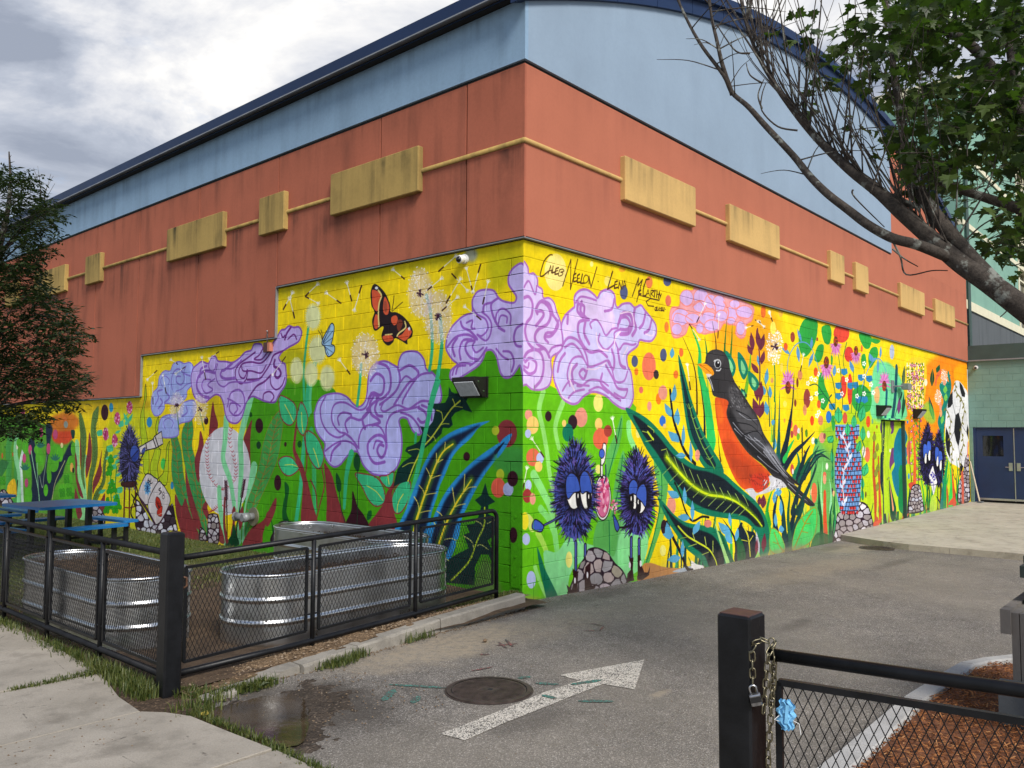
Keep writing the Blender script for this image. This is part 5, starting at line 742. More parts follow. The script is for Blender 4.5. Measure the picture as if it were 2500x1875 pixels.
    def vx(y): return (484, 634) if y < 935 else ((505-25*min((y-940)/120, 1) if y < 1100 else 480+40*max(0, (y-1220)/195)), (605+42*min((y-940)/120, 1) if y < 1200 else 648-23*(y-1200)/200))
    for r in range(20):
        y = 872+r*27.5; a, b = vx(y)
        for k in range(9):
            x = a+(b-a)*(k+.5+.5*(r % 2))/9.5
            if c.rng.random() < .5: c.dot(x, y+12, 7, 12, (206, 56, 50))
        c.stroke([(a, y), ((a+b)/2, y+4), (b, y-2)], 4.5, (26, 16, 44))
        for k in range(7): x = a+(b-a)*(k+.5*(r % 2)+.25)/7.2; c.stroke([(x, y), (x, y+26)], 3.2, (26, 16, 44))
    for pts in ([(530, 930), (560, 1010), (570, 1080), (540, 1140), (530, 1240), (540, 1350)],):
        c.stroke(pts, 5, (220, 226, 236))
        for x, y in pts: c.leaf(x, y, x+18, y-46, 16, (220, 226, 240)); c.leaf(x, y+20, x-18, y-16, 14, (200, 210, 236))
    for a in ((505, 850, 500, 750, 50), (560, 930, 560, 850, 34), (600, 880, 600, 800, 34), (640, 840, 660, 740, 46), (655, 960, 655, 870, 34), (620, 1030, 640, 960, 34), (660, 1180, 680, 1100, 44), (465, 1100, 462, 1010, 22), (465, 1200, 468, 1120, 18), (655, 1330, 650, 1260, 20), (655, 1260, 652, 1190, 20), (440, 970, 470, 930, 44)): c.leaf(*a, (60, 190, 120), line=(10, 100, 60), lw=4, vein=(10, 100, 60))
    c.stroke([(470, 960), (465, 1080), (468, 1220)], 4, (10, 100, 60)); c.stroke([(650, 960), (665, 1010), (650, 1100), (655, 1330)], 4, (10, 100, 60))
    # coral trunk and shoots beside the door
    F(E4)
    for pts, w, col in (([(40, 1560), (30, 1300), (10, 1000), (20, 660)], 40, (190, 80, 40)), ([(80, 1520), (70, 1200), (60, 900)], 30, (200, 84, 40)), ([(20, 1590), (60, 1560), (90, 1500)], 50, (232, 84, 44)), ([(50, 1480), (52, 1200), (40, 1000)], 16, (206, 220, 60))): c.stroke(pts, w, col, w1=w*.4)
    for x, y in ((20, 880), (45, 800), (50, 1010), (30, 1060), (45, 1200), (15, 700)): c.leaf(x, y+40, x+10, y-50, 36, (140, 140, 50), line=(90, 90, 30), lw=3)
    F(E4)
    # painted door leaf, thorny stems
    c.fill([(85, 520), (330, 518), (330, 1440), (100, 1480), (95, 1000)], (178, 212, 36), False)
    for pts, w, col in (([(150, 560), (140, 900), (110, 1300)], 20, (20, 50, 60)), ([(100, 900), (90, 1150), (110, 1300)], 40, (18, 40, 60)), ([(120, 1420), (150, 1100), (155, 700)], 22, (200, 216, 40)), ([(100, 600), (125, 700), (115, 850)], 44, (96, 50, 110)), ([(230, 560), (235, 620), (215, 660)], 44, (110, 60, 120)), ([(240, 880), (215, 960), (210, 1030)], 60, (110, 60, 110)), ([(240, 1440), (220, 1290), (200, 1120)], 70, (16, 70, 50)), ([(240, 1420), (225, 1300), (205, 1150)], 18, (226, 150, 110)), ([(300, 250), (265, 360), (230, 480), (190, 720)], 12, (20, 60, 50)), ([(330, 330), (320, 420), (300, 480)], 16, (20, 70, 50))): c.blade(pts, w, col)
    for k in range(12): y = 700+60*k; c.stroke([(152-k*3, y), (172-k*3, y-14)], 5, (206, 220, 60)); c.stroke([(150-k*3, y+20), (130-k*3, y)], 5, (206, 220, 60))
    c.leaf(265, 460, 275, 290, 40, (120, 64, 120)); c.leaf(300, 510, 320, 240, 24, (16, 80, 50)); c.leaf(310, 180, 325, -30, 36, (16, 90, 60), vein=(220, 140, 80))
    c.fill([(310, 600), (345, 650), (355, 710), (335, 780), (358, 830), (345, 900), (350, 960), (320, 1000), (300, 1060), (250, 1120), (225, 1060), (255, 980), (245, 900), (250, 760), (275, 660)], (14, 118, 140)); c.fill([(300, 1010), (340, 1020), (350, 1430), (300, 1430), (290, 1250)], (20, 130, 70)); c.fill([(230, 1080), (290, 1060), (300, 1200), (290, 1300), (255, 1220)], (20, 120, 140))
    c.dot(45, 590, 8, 20, (170, 90, 40)); c.dot(372, 820, 26, 90, (228, 110, 76)); c.dot(210, 830, 8, 18, (240, 236, 210)); c.dot(365, 930, 14, 40, (232, 120, 80)); c.dot(368, 1090, 10, 30, (70, 150, 190)); c.dot(356, 535, 8, 24, (60, 130, 200))
    # flowering trellis
    c.fill([(345, -60), (540, -60), (510, 400), (360, 420)], (240, 206, 40), alpha=.9)
    for k in range(9): c.stroke([(345+2*k, -30+54*k), (525-2*k, -34+50*k)], 6, (246, 244, 220))
    for k in range(7): c.stroke([(352+28*k, -50), (365+24*k, 400)], 6, (246, 244, 220))
    for k in range(150):
        x, y = c.rng.uniform(345, 525), c.rng.uniform(-50, 420); c.leaf(x, y, x+c.rng.uniform(-14, 14), y-24, 14, c.rng.choice([(110, 140, 20), (150, 160, 30), (90, 120, 30)]))
    for k in range(60):
        x, y = c.rng.uniform(350, 520), c.rng.uniform(-40, 410); c.dot(x, y, 9, 14, (176, 60, 100)); c.dot(x, y, 4, 6, (240, 220, 220))
    for k in range(40):
        y = 420+k*18; x = 405+25*math.sin(k)+.03*k*k*.5; x2 = 470+20*math.sin(k*1.3)
        c.leaf(x, y, x+14, y-26, 14, (110, 160, 30)); c.leaf(x2, y, x2-14, y-26, 14, (90, 160, 40))
        if k % 3 == 0: c.dot(x, y, 10, 15, (190, 70, 110)); c.dot(x, y, 4, 6, (245, 230, 230)); c.dot(x2, y, 9, 14, (176, 60, 110))
    c.stroke([(425, 1190), (430, 900), (410, 600)], 34, (226, 100, 44), w1=14); c.stroke([(465, 1170), (470, 900), (480, 500)], 8, (60, 110, 30)); c.stroke([(400, 1180), (375, 900), (370, 600)], 8, (120, 80, 30)); c.fill([(365, 1170), (410, 1150), (430, 1190), (390, 1230)], (206, 76, 50))
    c.stones([(395, 1210), (430, 1170), (480, 1180), (495, 1250), (510, 1340), (520, 1440), (365, 1465), (370, 1350)], 30, 21, cols=[(176, 166, 166), (196, 196, 206), (150, 140, 138)], lw=5, seed=30)
    # cactus, leaves, clocks
    c.fill([(680, 160), (740, 120), (790, 170), (770, 320), (745, 480), (725, 640), (720, 900), (690, 900), (680, 640), (660, 540), (690, 420), (720, 330), (690, 240)], (16, 128, 110)); c.stroke([(770, 60), (790, 180), (760, 300)], 20, (16, 128, 110))
    for k in range(14): y = 60+44*k; c.leaf(778-5*k, y+20, 792-5*k, y, 12, (14, 110, 96))
    for a in ((700, 560, 716, 470, 30), (740, 330, 745, 250, 36), (735, 250, 740, 170, 40)): c.leaf(*a, (120, 200, 80))
    c.globe(725, 85, 34, 85, 5, 50, core=False); c.globe(668, 290, 36, 80, 5, 50, core=False); c.dot(730, 140, 16, 30, (232, 160, 120)); c.dot(692, 450, 14, 40, (236, 170, 110)); c.dot(690, 380, 12, 44, (236, 150, 120))
    c.leaf(618, 520, 572, 280, 44, (14, 60, 44), vein=(230, 150, 110)); c.leaf(602, 180, 610, 0, 44, (14, 70, 40), vein=(230, 190, 60)); c.leaf(650, 40, 680, -40, 40, (14, 90, 50)); c.stroke([(640, 150), (655, 80), (690, 30)], 26, (232, 110, 60)); c.dot(540, 140, 16, 36, (248, 236, 200))
    c.fill([(500, 420), (560, 330), (620, 420), (640, 520), (600, 560), (540, 520)], (110, 214, 80), alpha=.6, soft=3)
    # the small pair with a card
    for cx, cy, rx, ry, n in ((556, 870, 74, 300, 700), (672, 910, 60, 268, 560)): c.fur(cx, cy, rx, ry, n, 30, [(34, 26, 70), (14, 10, 26), (20, 14, 40), (60, 52, 120), (14, 10, 26)], w=6, pointed=.6)
    for cx, cy in ((556, 860), (668, 910)): c.dot(cx, cy, 52, 130, (12, 8, 20), alpha=.7, soft=3)
    for x, y in ((534, 830), (572, 800), (654, 860), (686, 900)):
        c.fill([(x-20, y), (x-14, y-60), (x, y-68), (x+16, y-50), (x+22, y+20), (x+2, y+30), (x-12, y+80)], (62, 98, 196), line=INK, lw=5); c.fill([(x+2, y+36), (x+14, y+34), (x+12, y+120), (x, y+130), (x-6, y+90)], (240, 238, 232), line=INK, lw=5); c.fill([(x+16, y+50), (x+24, y+50), (x+22, y+130), (x+14, y+136)], (18, 12, 16))
    c.fill([(612, 980), (655, 1150), (618, 1290), (572, 1080)], (238, 236, 234), False, line=INK, lw=4)
    for k in range(40):
        a, b = c.rng.uniform(-1, 1), c.rng.uniform(-1, 1)
        if a*a+b*b < 1: c.dot(610+26*a, 1110+64*b, 5, 8, (64, 50, 160))
    c.stroke([(615, 1150), (622, 1230)], 5, (64, 50, 160))
    for x in (560, 575, 662, 690): c.stroke([(x, 1180), (x, 1420)], 8, INK, smooth=False); c.stroke([(x-14, 1440), (x, 1400), (x+14, 1440)], 7, INK, smooth=False)
    c.fill([(600, 1290), (640, 1300), (640, 1430), (580, 1440)], (200, 226, 70), alpha=.9); c.stroke([(520, 1160), (600, 1180), (700, 1160)], 6, (20, 20, 60))
    # football
    c.fill([(820, 200), (835, 130), (880, 128), (930, 190), (965, 260), (975, 500), (970, 760), (940, 960), (900, 1010), (840, 980), (780, 940), (745, 820), (738, 640), (745, 450), (770, 320)], (228, 228, 228))
    for pl in ([(812, 230), (815, 350), (790, 390), (760, 400), (765, 320), (790, 260)], [(880, 130), (910, 170), (940, 250), (935, 290), (905, 280), (885, 200)], [(840, 470), (875, 445), (900, 560), (890, 700), (872, 790), (850, 740), (826, 640)], [(745, 590), (765, 640), (790, 720), (785, 830), (790, 920), (750, 830), (738, 720)], [(965, 560), (975, 620), (972, 720), (950, 640)], [(880, 1030), (895, 950), (920, 990), (905, 1060), (880, 1100)]): c.fill(pl, (30, 30, 34), False)
    for a in ([(812, 350), (840, 470)], [(905, 290), (880, 445)], [(900, 560), (945, 640)], [(826, 640), (788, 720)], [(872, 790), (890, 900), (900, 950)]): c.stroke(a, 4, (60, 60, 64), smooth=False)
    for pts in ([(840, 140), (850, 240), (900, 310), (930, 420), (900, 600), (920, 760), (880, 900), (890, 1040)], [(740, 400), (790, 520), (780, 700), (810, 800), (800, 960), (830, 1100)]):
        c.stroke(pts, 5, (120, 104, 40))
        q = Canvas.spline(np.array(pts, float), False, 3)
        for k, (x, y) in enumerate(q): c.leaf(x, y, x+(18 if k % 2 else -18), y+34, 14, (128, 124, 40))
    for pts, w, col in (([(720, 1400), (740, 1100), (770, 900)], 60, (24, 150, 80)), ([(790, 1370), (800, 1150), (780, 950)], 44, (60, 210, 80)), ([(830, 1360), (815, 1150), (800, 1000)], 34, (222, 84, 40)), ([(860, 1340), (870, 1150), (850, 900)], 30, (30, 150, 60)), ([(700, 1400), (715, 1200), (705, 1000)], 30, (20, 120, 110))): c.blade(pts, w, col)
    c.fill([(770, 1380), (800, 1320), (830, 1310), (850, 1365)], (226, 84, 50)); c.fill([(850, 1350), (845, 1280), (862, 1240), (872, 1350)], (30, 160, 70))
    c.stones([(955, 870), (978, 880), (980, 1010), (985, 1130), (985, 1340), (865, 1355), (872, 1180), (890, 1110), (920, 1030), (935, 930)], 32, 21, cols=[(176, 166, 172), (150, 140, 146), (200, 196, 206)], lw=5, seed=31)
    c.stroke([(915, 1350), (915, 1180), (910, 1080)], 24, (206, 96, 76)); c.stroke([(968, 760), (965, 880)], 12, (236, 140, 110))
    c.fill([(0, 510), (80, 510), (80, 560), (0, 560)], (170, 214, 60), alpha=.5)
    # dandelion clock near the top and seeds
    F(BD)
    c.stroke([(670, 400), (675, 500), (670, 640)], 7, (40, 130, 60)); c.globe(672, 285, 54, 120, 5, 150, a=.35); c.dot(662, 162, 18, 42, (246, 224, 90)); c.dot(712, 55, 16, 36, (236, 176, 60)); c.dot(598, 55, 16, 42, (238, 112, 40))
    for x, y, rx, ry, col in ((790, 222, 15, 34, (160, 70, 50)), (744, 285, 13, 26, (226, 90, 40)), (838, 470, 15, 34, (222, 140, 90)), (718, 420, 10, 30, (246, 220, 90)), (940, 450, 13, 30, (226, 90, 36)), (62, 322, 14, 28, (238, 110, 50)), (28, 466, 14, 26, (242, 120, 40)), (168, 990, 16, 34, PK), (236, 1440, 24, 26, SM), (655, 505, 10, 18, (226, 160, 90)), (930, 1245, 18, 60, (224, 110, 66))): c.dot(x, y, rx, ry, col)
    for a in ((570, 120, 545, 110), (600, 150, 570, 120), (640, 70, 655, 110), (860, 340, 842, 440), (100, 405, 122, 560)): c.seed(*a, w=4)
    # bare foot of the wall
    F((0, 0, 1)); c.fill([(1860, 1352), (1960, 1330), (1960, 1350), (1860, 1370)], (180, 150, 110), alpha=.6, soft=2); c.fill([(1270, 1462), (1320, 1462), (1320, 1500), (1270, 1500)], (206, 150, 60), alpha=.5, soft=2)
    c.fill([(1280, 588), (1420, 625), (1420, 640), (1280, 604)], (150, 140, 10), alpha=.3, soft=3)  # darker olive band along the top edge near the corner
    c.mottle(.08, 5)
    return c
# ---------------------------------------------------------------- materials used by the setting
def mural_material(name, canvas, axis):
    img = bpy.data.images.new(name, canvas.W, canvas.H, alpha=False)
    px = np.ones((canvas.H, canvas.W, 4), np.float32); px[..., :3] = canvas.a
    img.pixels.foreach_set(px.ravel()); img.update(); img.pack()
    m = Mat(name, .7, 0, .15); g = m.n('ShaderNodeNewGeometry'); s = m.n('ShaderNodeSeparateXYZ'); m.l(g.outputs['Position'], s.inputs[0])
    u = m.math('DIVIDE', s.outputs[axis], canvas.W/PPM); v = m.math('DIVIDE', m.math('SUBTRACT', s.outputs[2], Z0), (ZTOP-Z0))
    c = m.n('ShaderNodeCombineXYZ'); m.l(u, c.inputs[0]); m.l(v, c.inputs[1])
    t = m.n('ShaderNodeTexImage'); t.image = img; t.interpolation = 'Linear'; t.extension = 'EXTEND'; m.l(c.outputs[0], t.inputs[0])
    dirt = m.mix(1, m.ramp(m.noise(1.6, 7, None, .65), (.3, .80), (.62, 1.0)), m.ramp(m.noise(9, 6, m.pos((1, 1, .35)), .7), (.3, .86), (.7, 1.06)), 'MULTIPLY'); col = m.mix(1.0, t.outputs[0], dirt, 'MULTIPLY')
    # splash dirt in the last courses
    z = m.math('ADD', s.outputs[2], m.math('MULTIPLY', m.noise(5, 4), .5)); low = m.ramp(z, (.12, .45), (.42, 0.0))
    col = m.mix(m.math('MULTIPLY', low, .8), col, (.2, .17, .13)); m.color(col)
    m.bump(m.math('ADD', m.noise(70, 5), m.math('MULTIPLY', m.noise(14, 4), .8)), .5, .005); return m.m
def streaky(name, col, dark, amt, zs=.16, scale=2.2, rough=.9, ledges=()):
    m = Mat(name, rough, 0, .1); n = m.noise(scale, 6, m.pos((1, 1, zs)), .6); b = m.noise(.7, 4); f = m.noise(26, 3)
    base = m.mix(m.ramp(b, (.3, 0.0), (.7, 1.0)), tuple(c*.93 for c in col), tuple(min(1, c*1.06) for c in col))
    base = m.mix(m.math('MULTIPLY', m.ramp(n, (.50, 0.0), (.74, 1.0)), amt), base, dark)
    base = m.mix(m.math('MULTIPLY', m.ramp(f, (.4, 0.0), (.7, 1.0)), .10), base, dark)
    if ledges:                              # soot and algae runs: start at given heights and fade downwards
        s = m.n('ShaderNodeSeparateXYZ'); m.l(m.pos(), s.inputs[0]); run = m.ramp(m.noise(5.0, 5, m.pos((1, 1, .03)), .6), (.46, 0.0), (.62, 1.0)); blot = m.ramp(m.noise(1.3, 5), (.42, .25), (.6, 1.0))
        for z0, ln, k in ledges:
            d = m.math('DIVIDE', m.math('SUBTRACT', z0, s.outputs[2]), ln); f = m.ramp(d, (0.0, 0.0), (.012, 1.0), (1.0, 0.0)); f = m.math('MULTIPLY', m.math('MULTIPLY', f, m.math('ADD', m.math('MULTIPLY', run, .75), .25)), blot)
            base = m.mix(m.math('MULTIPLY', f, k), base, dark)
    m.color(base).bump(m.noise(110, 4), .35, .004); return m.m
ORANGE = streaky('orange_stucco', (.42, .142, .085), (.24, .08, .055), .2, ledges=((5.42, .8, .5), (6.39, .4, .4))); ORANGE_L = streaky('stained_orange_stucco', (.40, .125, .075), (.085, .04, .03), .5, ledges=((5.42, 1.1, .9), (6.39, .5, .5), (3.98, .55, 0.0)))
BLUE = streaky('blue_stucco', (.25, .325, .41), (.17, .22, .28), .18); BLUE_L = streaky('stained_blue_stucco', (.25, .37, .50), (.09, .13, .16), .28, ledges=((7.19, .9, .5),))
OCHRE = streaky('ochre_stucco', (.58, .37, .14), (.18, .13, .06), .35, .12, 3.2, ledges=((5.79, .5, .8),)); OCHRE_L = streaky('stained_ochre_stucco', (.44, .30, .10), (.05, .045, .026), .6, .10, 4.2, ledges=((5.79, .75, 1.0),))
NAVY_METAL = simple('navy_sheet_metal', (.010, .026, .075), .5, 0, .1, 1.5, .03, 60, .2)
TRIM = simple('pale_metal_trim', (.24, .25, .26), .5, .3, .15, 4, 0)
BLACKGAP = simple('dark_reveal', (.012, .011, .011), .9, 0, .1, 4, 0)
SAGE = simple('sage_block_paint', (.155, .27, .225), .7, 0, .10, 2.2, .25, 70)
SAGE_WALL = streaky('sage_stucco', (.21, .37, .29), (.13, .24, .19), .3)
CREAM = simple('cream_trim', (.68, .63, .44), .6, 0, .08, 3, .05)
SLATE = streaky('slate_metal_wall', (.11, .12, .125), (.06, .065, .07), .6, .1, 3)
DKGREEN = simple('dark_green_coping', (.05, .085, .075), .5, .2, .1, 3, 0)
DOORBLUE = simple('navy_door_paint', (.010, .025, .078), .4, 0, .12, 3, .05)
STEEL = simple('brushed_steel', (.55, .55, .56), .3, 1, .1, 10, 0)
GLASSDK = simple('dark_glass', (.008, .009, .01), .06, 0, .2, 2, 0)
BLACKPAINT = simple('black_gloss_paint', (.0065, .0068, .008), .42, 0, .5, 8, .3, 40, .28)
RUST = simple('worn_brown_cap', (.05, .022, .018), .45, 0, .35, 14, .2)
def asphalt_mat():
    m = Mat('asphalt', .88, 0, .35); p = m.pos()
    v = m.voro(150, p, out='Color'); hv = m.n('ShaderNodeSeparateXYZ'); m.l(v, hv.inputs[0])
    agg = m.ramp(hv.outputs[0], (0, (.072, .065, .057)), (.45, (.145, .13, .113)), (.8, (.215, .192, .165)), (.93, (.32, .285, .25)), (1, (.5, .46, .41)))
    big = m.ramp(m.noise(.8, 6, p, .6), (.32, .80), (.68, 1.18)); col = m.mix(1, agg, big, 'MULTIPLY')
    mid = m.ramp(m.noise(6, 6, p, .65), (.3, .80), (.7, 1.18)); col = m.mix(1, col, mid, 'MULTIPLY')
    # tan silt spread out from the kerb: a deposit with its own outline
    s = m.n('ShaderNodeSeparateXYZ'); m.l(p, s.inputs[0]); X, Y = s.outputs[0], s.outputs[1]
    def blob(cx, cy, rx, ry, nz, e0, e1):
        d = m.math('POWER', m.math('ADD', m.math('POWER', m.math('DIVIDE', m.math('SUBTRACT', X, cx), rx), 2.0), m.math('POWER', m.math('DIVIDE', m.math('SUBTRACT', Y, cy), ry), 2.0)), .5)
        d = m.math('ADD', d, m.math('MULTIPLY', m.math('SUBTRACT', m.noise(nz, 6, p, .65), .5), 1.3)); return m.ramp(d, (e0, 1.0), (e1, 0.0))
    f = m.math('MAXIMUM', blob(-1.9, -.75, 1.5, .50, 2.4, .5, 1.1), m.math('MULTIPLY', blob(-.9, -1.0, 1.9, .5, 2.0, .3, 1.0), .5))
    f = m.math('MAXIMUM', f, m.math('MULTIPLY', blob(5.6, -1.3, 3.2, .5, 1.4, .4, 1.0), .55)); f = m.math('MAXIMUM', f, m.math('MULTIPLY', blob(9.0, -.6, 1.3, .5, 2.0, .5, 1.0), .8)); f = m.math('MAXIMUM', f, m.math('MULTIPLY', blob(-1.85, -2.95, .16, .06, 9, .5, 1.0), .9))
    col = m.mix(m.math('MULTIPLY', f, m.ramp(m.noise(14, 6, p), (.35, .35), (.6, .85))), col, (.33, .27, .19))
    wash = m.ramp(m.noise(.33, 6, m.pos((1, 1, 1), (4, 2, 0)), .6), (.42, 0.0), (.62, .4)); col = m.mix(wash, col, (.27, .236, .185))
    damp = m.math('MULTIPLY', blob(-3.75, -1.25, .62, .75, 2.6, .55, 1.15), .72); col = m.mix(damp, col, (.045, .036, .028))
    # loose dark crumbs at the wall foot and oily patches
    dk = m.math('MAXIMUM', blob(.9, -.28, 2.6, .3, 3.0, .4, 1.0), m.math('MAXIMUM', blob(-2.9, -2.6, .5, .25, 4, .4, 1.0), blob(1.2, -2.75, .75, .14, 5, .3, 1.0)))
    dk = m.math('MAXIMUM', dk, blob(7.4, -1.9, 1.6, .16, 3, .3, 1.0)); dk = m.math('MAXIMUM', dk, blob(8.7, -.35, .9, .22, 3, .4, 1.0))
    col = m.mix(m.math('MULTIPLY', dk, .42), col, (.055, .047, .04))
    cr = m.voro(.55, m.pos((1, 1, 1), (3, 1, 0)), 'DISTANCE_TO_EDGE'); cr = m.math('ADD', cr, m.math('MULTIPLY', m.noise(7, 6, p, .7), .05)); col = m.mix(m.math('MULTIPLY', m.ramp(cr, (.021, .8), (.027, 0.0)), m.ramp(m.noise(.5, 3, p), (.5, 0.0), (.62, 1.0))), col, (.025, .022, .02))
    m.color(col).bump(m.math('ADD', m.voro(150, p), m.math('MULTIPLY', m.noise(40, 4, p), .6)), .7, .006); return m.m
ASPHALT = asphalt_mat()
def concrete_mat(name, a, b, spots=True):
    m = Mat(name, .9, 0, .3); p = m.pos(); n = m.noise(1.1, 7, p, .62); f = m.noise(90, 3, p)
    col = m.ramp(n, (.3, a), (.72, b)); col = m.mix(m.ramp(f, (.42, 0.0), (.75, .35)), col, tuple(c*.55 for c in a))
    st = m.ramp(m.noise(4.0, 7, p, .7), (.50, 0.0), (.72, .65)); col = m.mix(st, col, tuple(c*.58 for c in a))
    if spots: col = m.mix(m.ramp(m.noise(2.3, 7, p, .7), (.54, 0.0), (.66, .38)), col, (.115, .098, .075)); cr = m.math('ADD', m.voro(.9, m.pos((1, 1, 1), (.3, .8, 0)), 'DISTANCE_TO_EDGE'), m.math('MULTIPLY', m.noise(8, 6, p, .7), .06)); col = m.mix(m.math('MULTIPLY', m.ramp(cr, (.026, .8), (.031, 0.0)), m.ramp(m.noise(.9, 3, p), (.5, 0.0), (.56, 1.0))), col, (.05, .042, .034)); v = m.voro(7.5, p); g = m.noise(1.7, 3, p); col = m.mix(m.math('MULTIPLY', m.ramp(v, (.035, 1.0), (.06, 0.0)), m.ramp(g, (.5, 0.0), (.58, .85))), col, (.03, .026, .022))
    m.color(col).bump(m.math('ADD', m.noise(60, 5, p), m.voro(120, p)), .45, .004); return m.m
SIDEWALK = concrete_mat('sidewalk_concrete', (.27, .24, .195), (.40, .355, .295)); APRON = concrete_mat('apron_concrete', (.37, .33, .26), (.50, .45, .36), True)
GRANITE = concrete_mat('granite', (.34, .33, .31), (.50, .49, .47), False); GRANITE_OLD = concrete_mat('weathered_granite', (.21, .19, .16), (.36, .33, .28), False)
def soil_mat(name, a, b, sc_=9):
    m = Mat(name, .95, 0, .2); p = m.pos(); col = m.ramp(m.noise(sc_, 8, p, .7), (.25, a), (.75, b)); v = m.voro(60, p, out='Color'); h = m.n('ShaderNodeSeparateXYZ'); m.l(v, h.inputs[0])
    col = m.mix(m.ramp(h.outputs[0], (.8, 0.0), (.98, .6)), col, tuple(min(1, c*2.2) for c in b)); m.color(col).bump(m.math('ADD', m.noise(35, 6, p, .7), m.voro(50, p)), .9, .02); return m.m
SOIL = soil_mat('bare_soil', (.035, .024, .016), (.115, .078, .05)); POTSOIL = soil_mat('potting_soil', (.012, .008, .006), (.045, .03, .021)); MUD = soil_mat('wet_mud', (.028, .022, .017), (.10, .077, .058), 5)
TANSOIL = soil_mat('tan_gravel_soil', (.10, .064, .036), (.23, .155, .09), 6)
def lawn_mat():
    m = Mat('patchy_lawn', .95, 0, .2); p = m.pos(); s = m.n('ShaderNodeSeparateXYZ'); m.l(p, s.inputs[0])
    soil = m.ramp(m.noise(9, 8, p, .7), (.25, (.045, .03, .02)), (.75, (.14, .095, .06))); gr = m.ramp(m.noise(14, 6, p), (.3, (.035, .055, .012)), (.7, (.10, .125, .03)))
    d = m.math('ADD', m.math('MULTIPLY', m.math('SUBTRACT', s.outputs[1], 2.2), .22), m.math('MULTIPLY', m.math('SUBTRACT', m.noise(1.2, 5, p), .5), 2.2))
    m.color(m.mix(m.ramp(d, (.3, 0.0), (.75, 1.0)), soil, gr)).bump(m.noise(40, 6, p, .7), .9, .02); return m.m
LAWN = lawn_mat()
def leafmat(name, a, b, trans=.25, rough=.5):
    m = Mat(name, rough, 0, .4); oi = m.n('ShaderNodeNewGeometry'); r = m.ramp(oi.outputs['Random Per Island'], (0, a), (1, b)); m.color(r)
    tr = m.n('ShaderNodeBsdfTranslucent'); m.l(m.mix(1, r, (1.0, 1.5, .5), 'MULTIPLY'), tr.inputs[0]); mx = m.n('ShaderNodeMixShader'); mx.inputs[0].default_value = trans
    m.l(m.b.outputs[0], mx.inputs[1]); m.l(tr.outputs[0], mx.inputs[2]); m.l(mx.outputs[0], m.t.nodes['Material Output'].inputs[0]); return m.m
GRASS = leafmat('grass_blade', (.03, .055, .010), (.13, .14, .035)); DRYGRASS = leafmat('lawn_blade', (.05, .07, .014), (.16, .16, .045)); MAPLE = leafmat('maple_leaf', (.014, .028, .007), (.07, .105, .02), .35); ASHLEAF = leafmat('dark_small_leaf', (.012, .022, .009), (.05, .07, .024), .2)
def bark_mat():
    m = Mat('lichened_bark', .9, 0, .2); p = m.pos(); c = m.ramp(m.noise(30, 6, p, .7), (.3, (.025, .02, .017)), (.7, (.09, .075, .062))); l = m.ramp(m.noise(11, 6, p, .6), (.56, 0.0), (.64, .8))
    m.color(m.mix(l, c, (.24, .25, .22))).bump(m.noise(60, 6, p, .7), .8, .01); return m.m
BARK = bark_mat()
def galv_mat():
    m = Mat('galvanised_steel', .3, 1.0); p = m.pos(); n = m.noise(3.0, 5, p); v = m.voro(60, p, out='Color'); h = m.n('ShaderNodeSeparateXYZ'); m.l(v, h.inputs[0])
    m.color(m.mix(.15, m.ramp(n, (.3, (.58, .59, .595)), (.7, (.74, .75, .755))), m.ramp(h.outputs[0], (0, .55), (1, .8)))); m.rough(m.ramp(m.noise(6, 5, p), (.3, .26), (.7, .36))); return m.m
GALV = galv_mat()
BLUETOP = simple('blue_plastisol', (.012, .155, .42), .38, 0, .12, 3, .2, 90); BLACKMETAL = simple('black_powder_coat', (.012, .012, .013), .45, 0, .2, 8, 0)
# ---------------------------------------------------------------- ground, road, pavements
def asph_z(x, y): return -.0235*max(0.0, min(x, 9.4))*min(1, max(0, (y+14)/9))+.008*mnoise.noise(Vector((x*.6, y*.6, 0)))*(1 if -4.3 < x else 0)*min(1, max(0, math.hypot(x+2.6, y+2.2)-1.6))
g = MB(); g.add([(-500, -500, -.30), (500, -500, -.30), (500, 500, -.30), (-500, 500, -.30)], [(0, 1, 2, 3)]); tag(g.build('ground', simple('far_ground', (.20, .185, .165), .95, 0, .3, .3, .2, 8)), kind='structure')
m = MB(); NX, NY = 75, 60; X0, X1, Y0_, Y1_ = -4.75, 10.6, -14.0, .03
m.add([(X0+(X1-X0)*i/NX, Y0_+(Y1_-Y0_)*j/NY, asph_z(X0+(X1-X0)*i/NX, Y0_+(Y1_-Y0_)*j/NY)) for j in range(NY+1) for i in range(NX+1)], [(j*(NX+1)+i, j*(NX+1)+i+1, (j+1)*(NX+1)+i+1, (j+1)*(NX+1)+i) for j in range(NY) for i in range(NX)])
road = tag(m.build('road', ASPHALT, smooth=True), kind='structure')
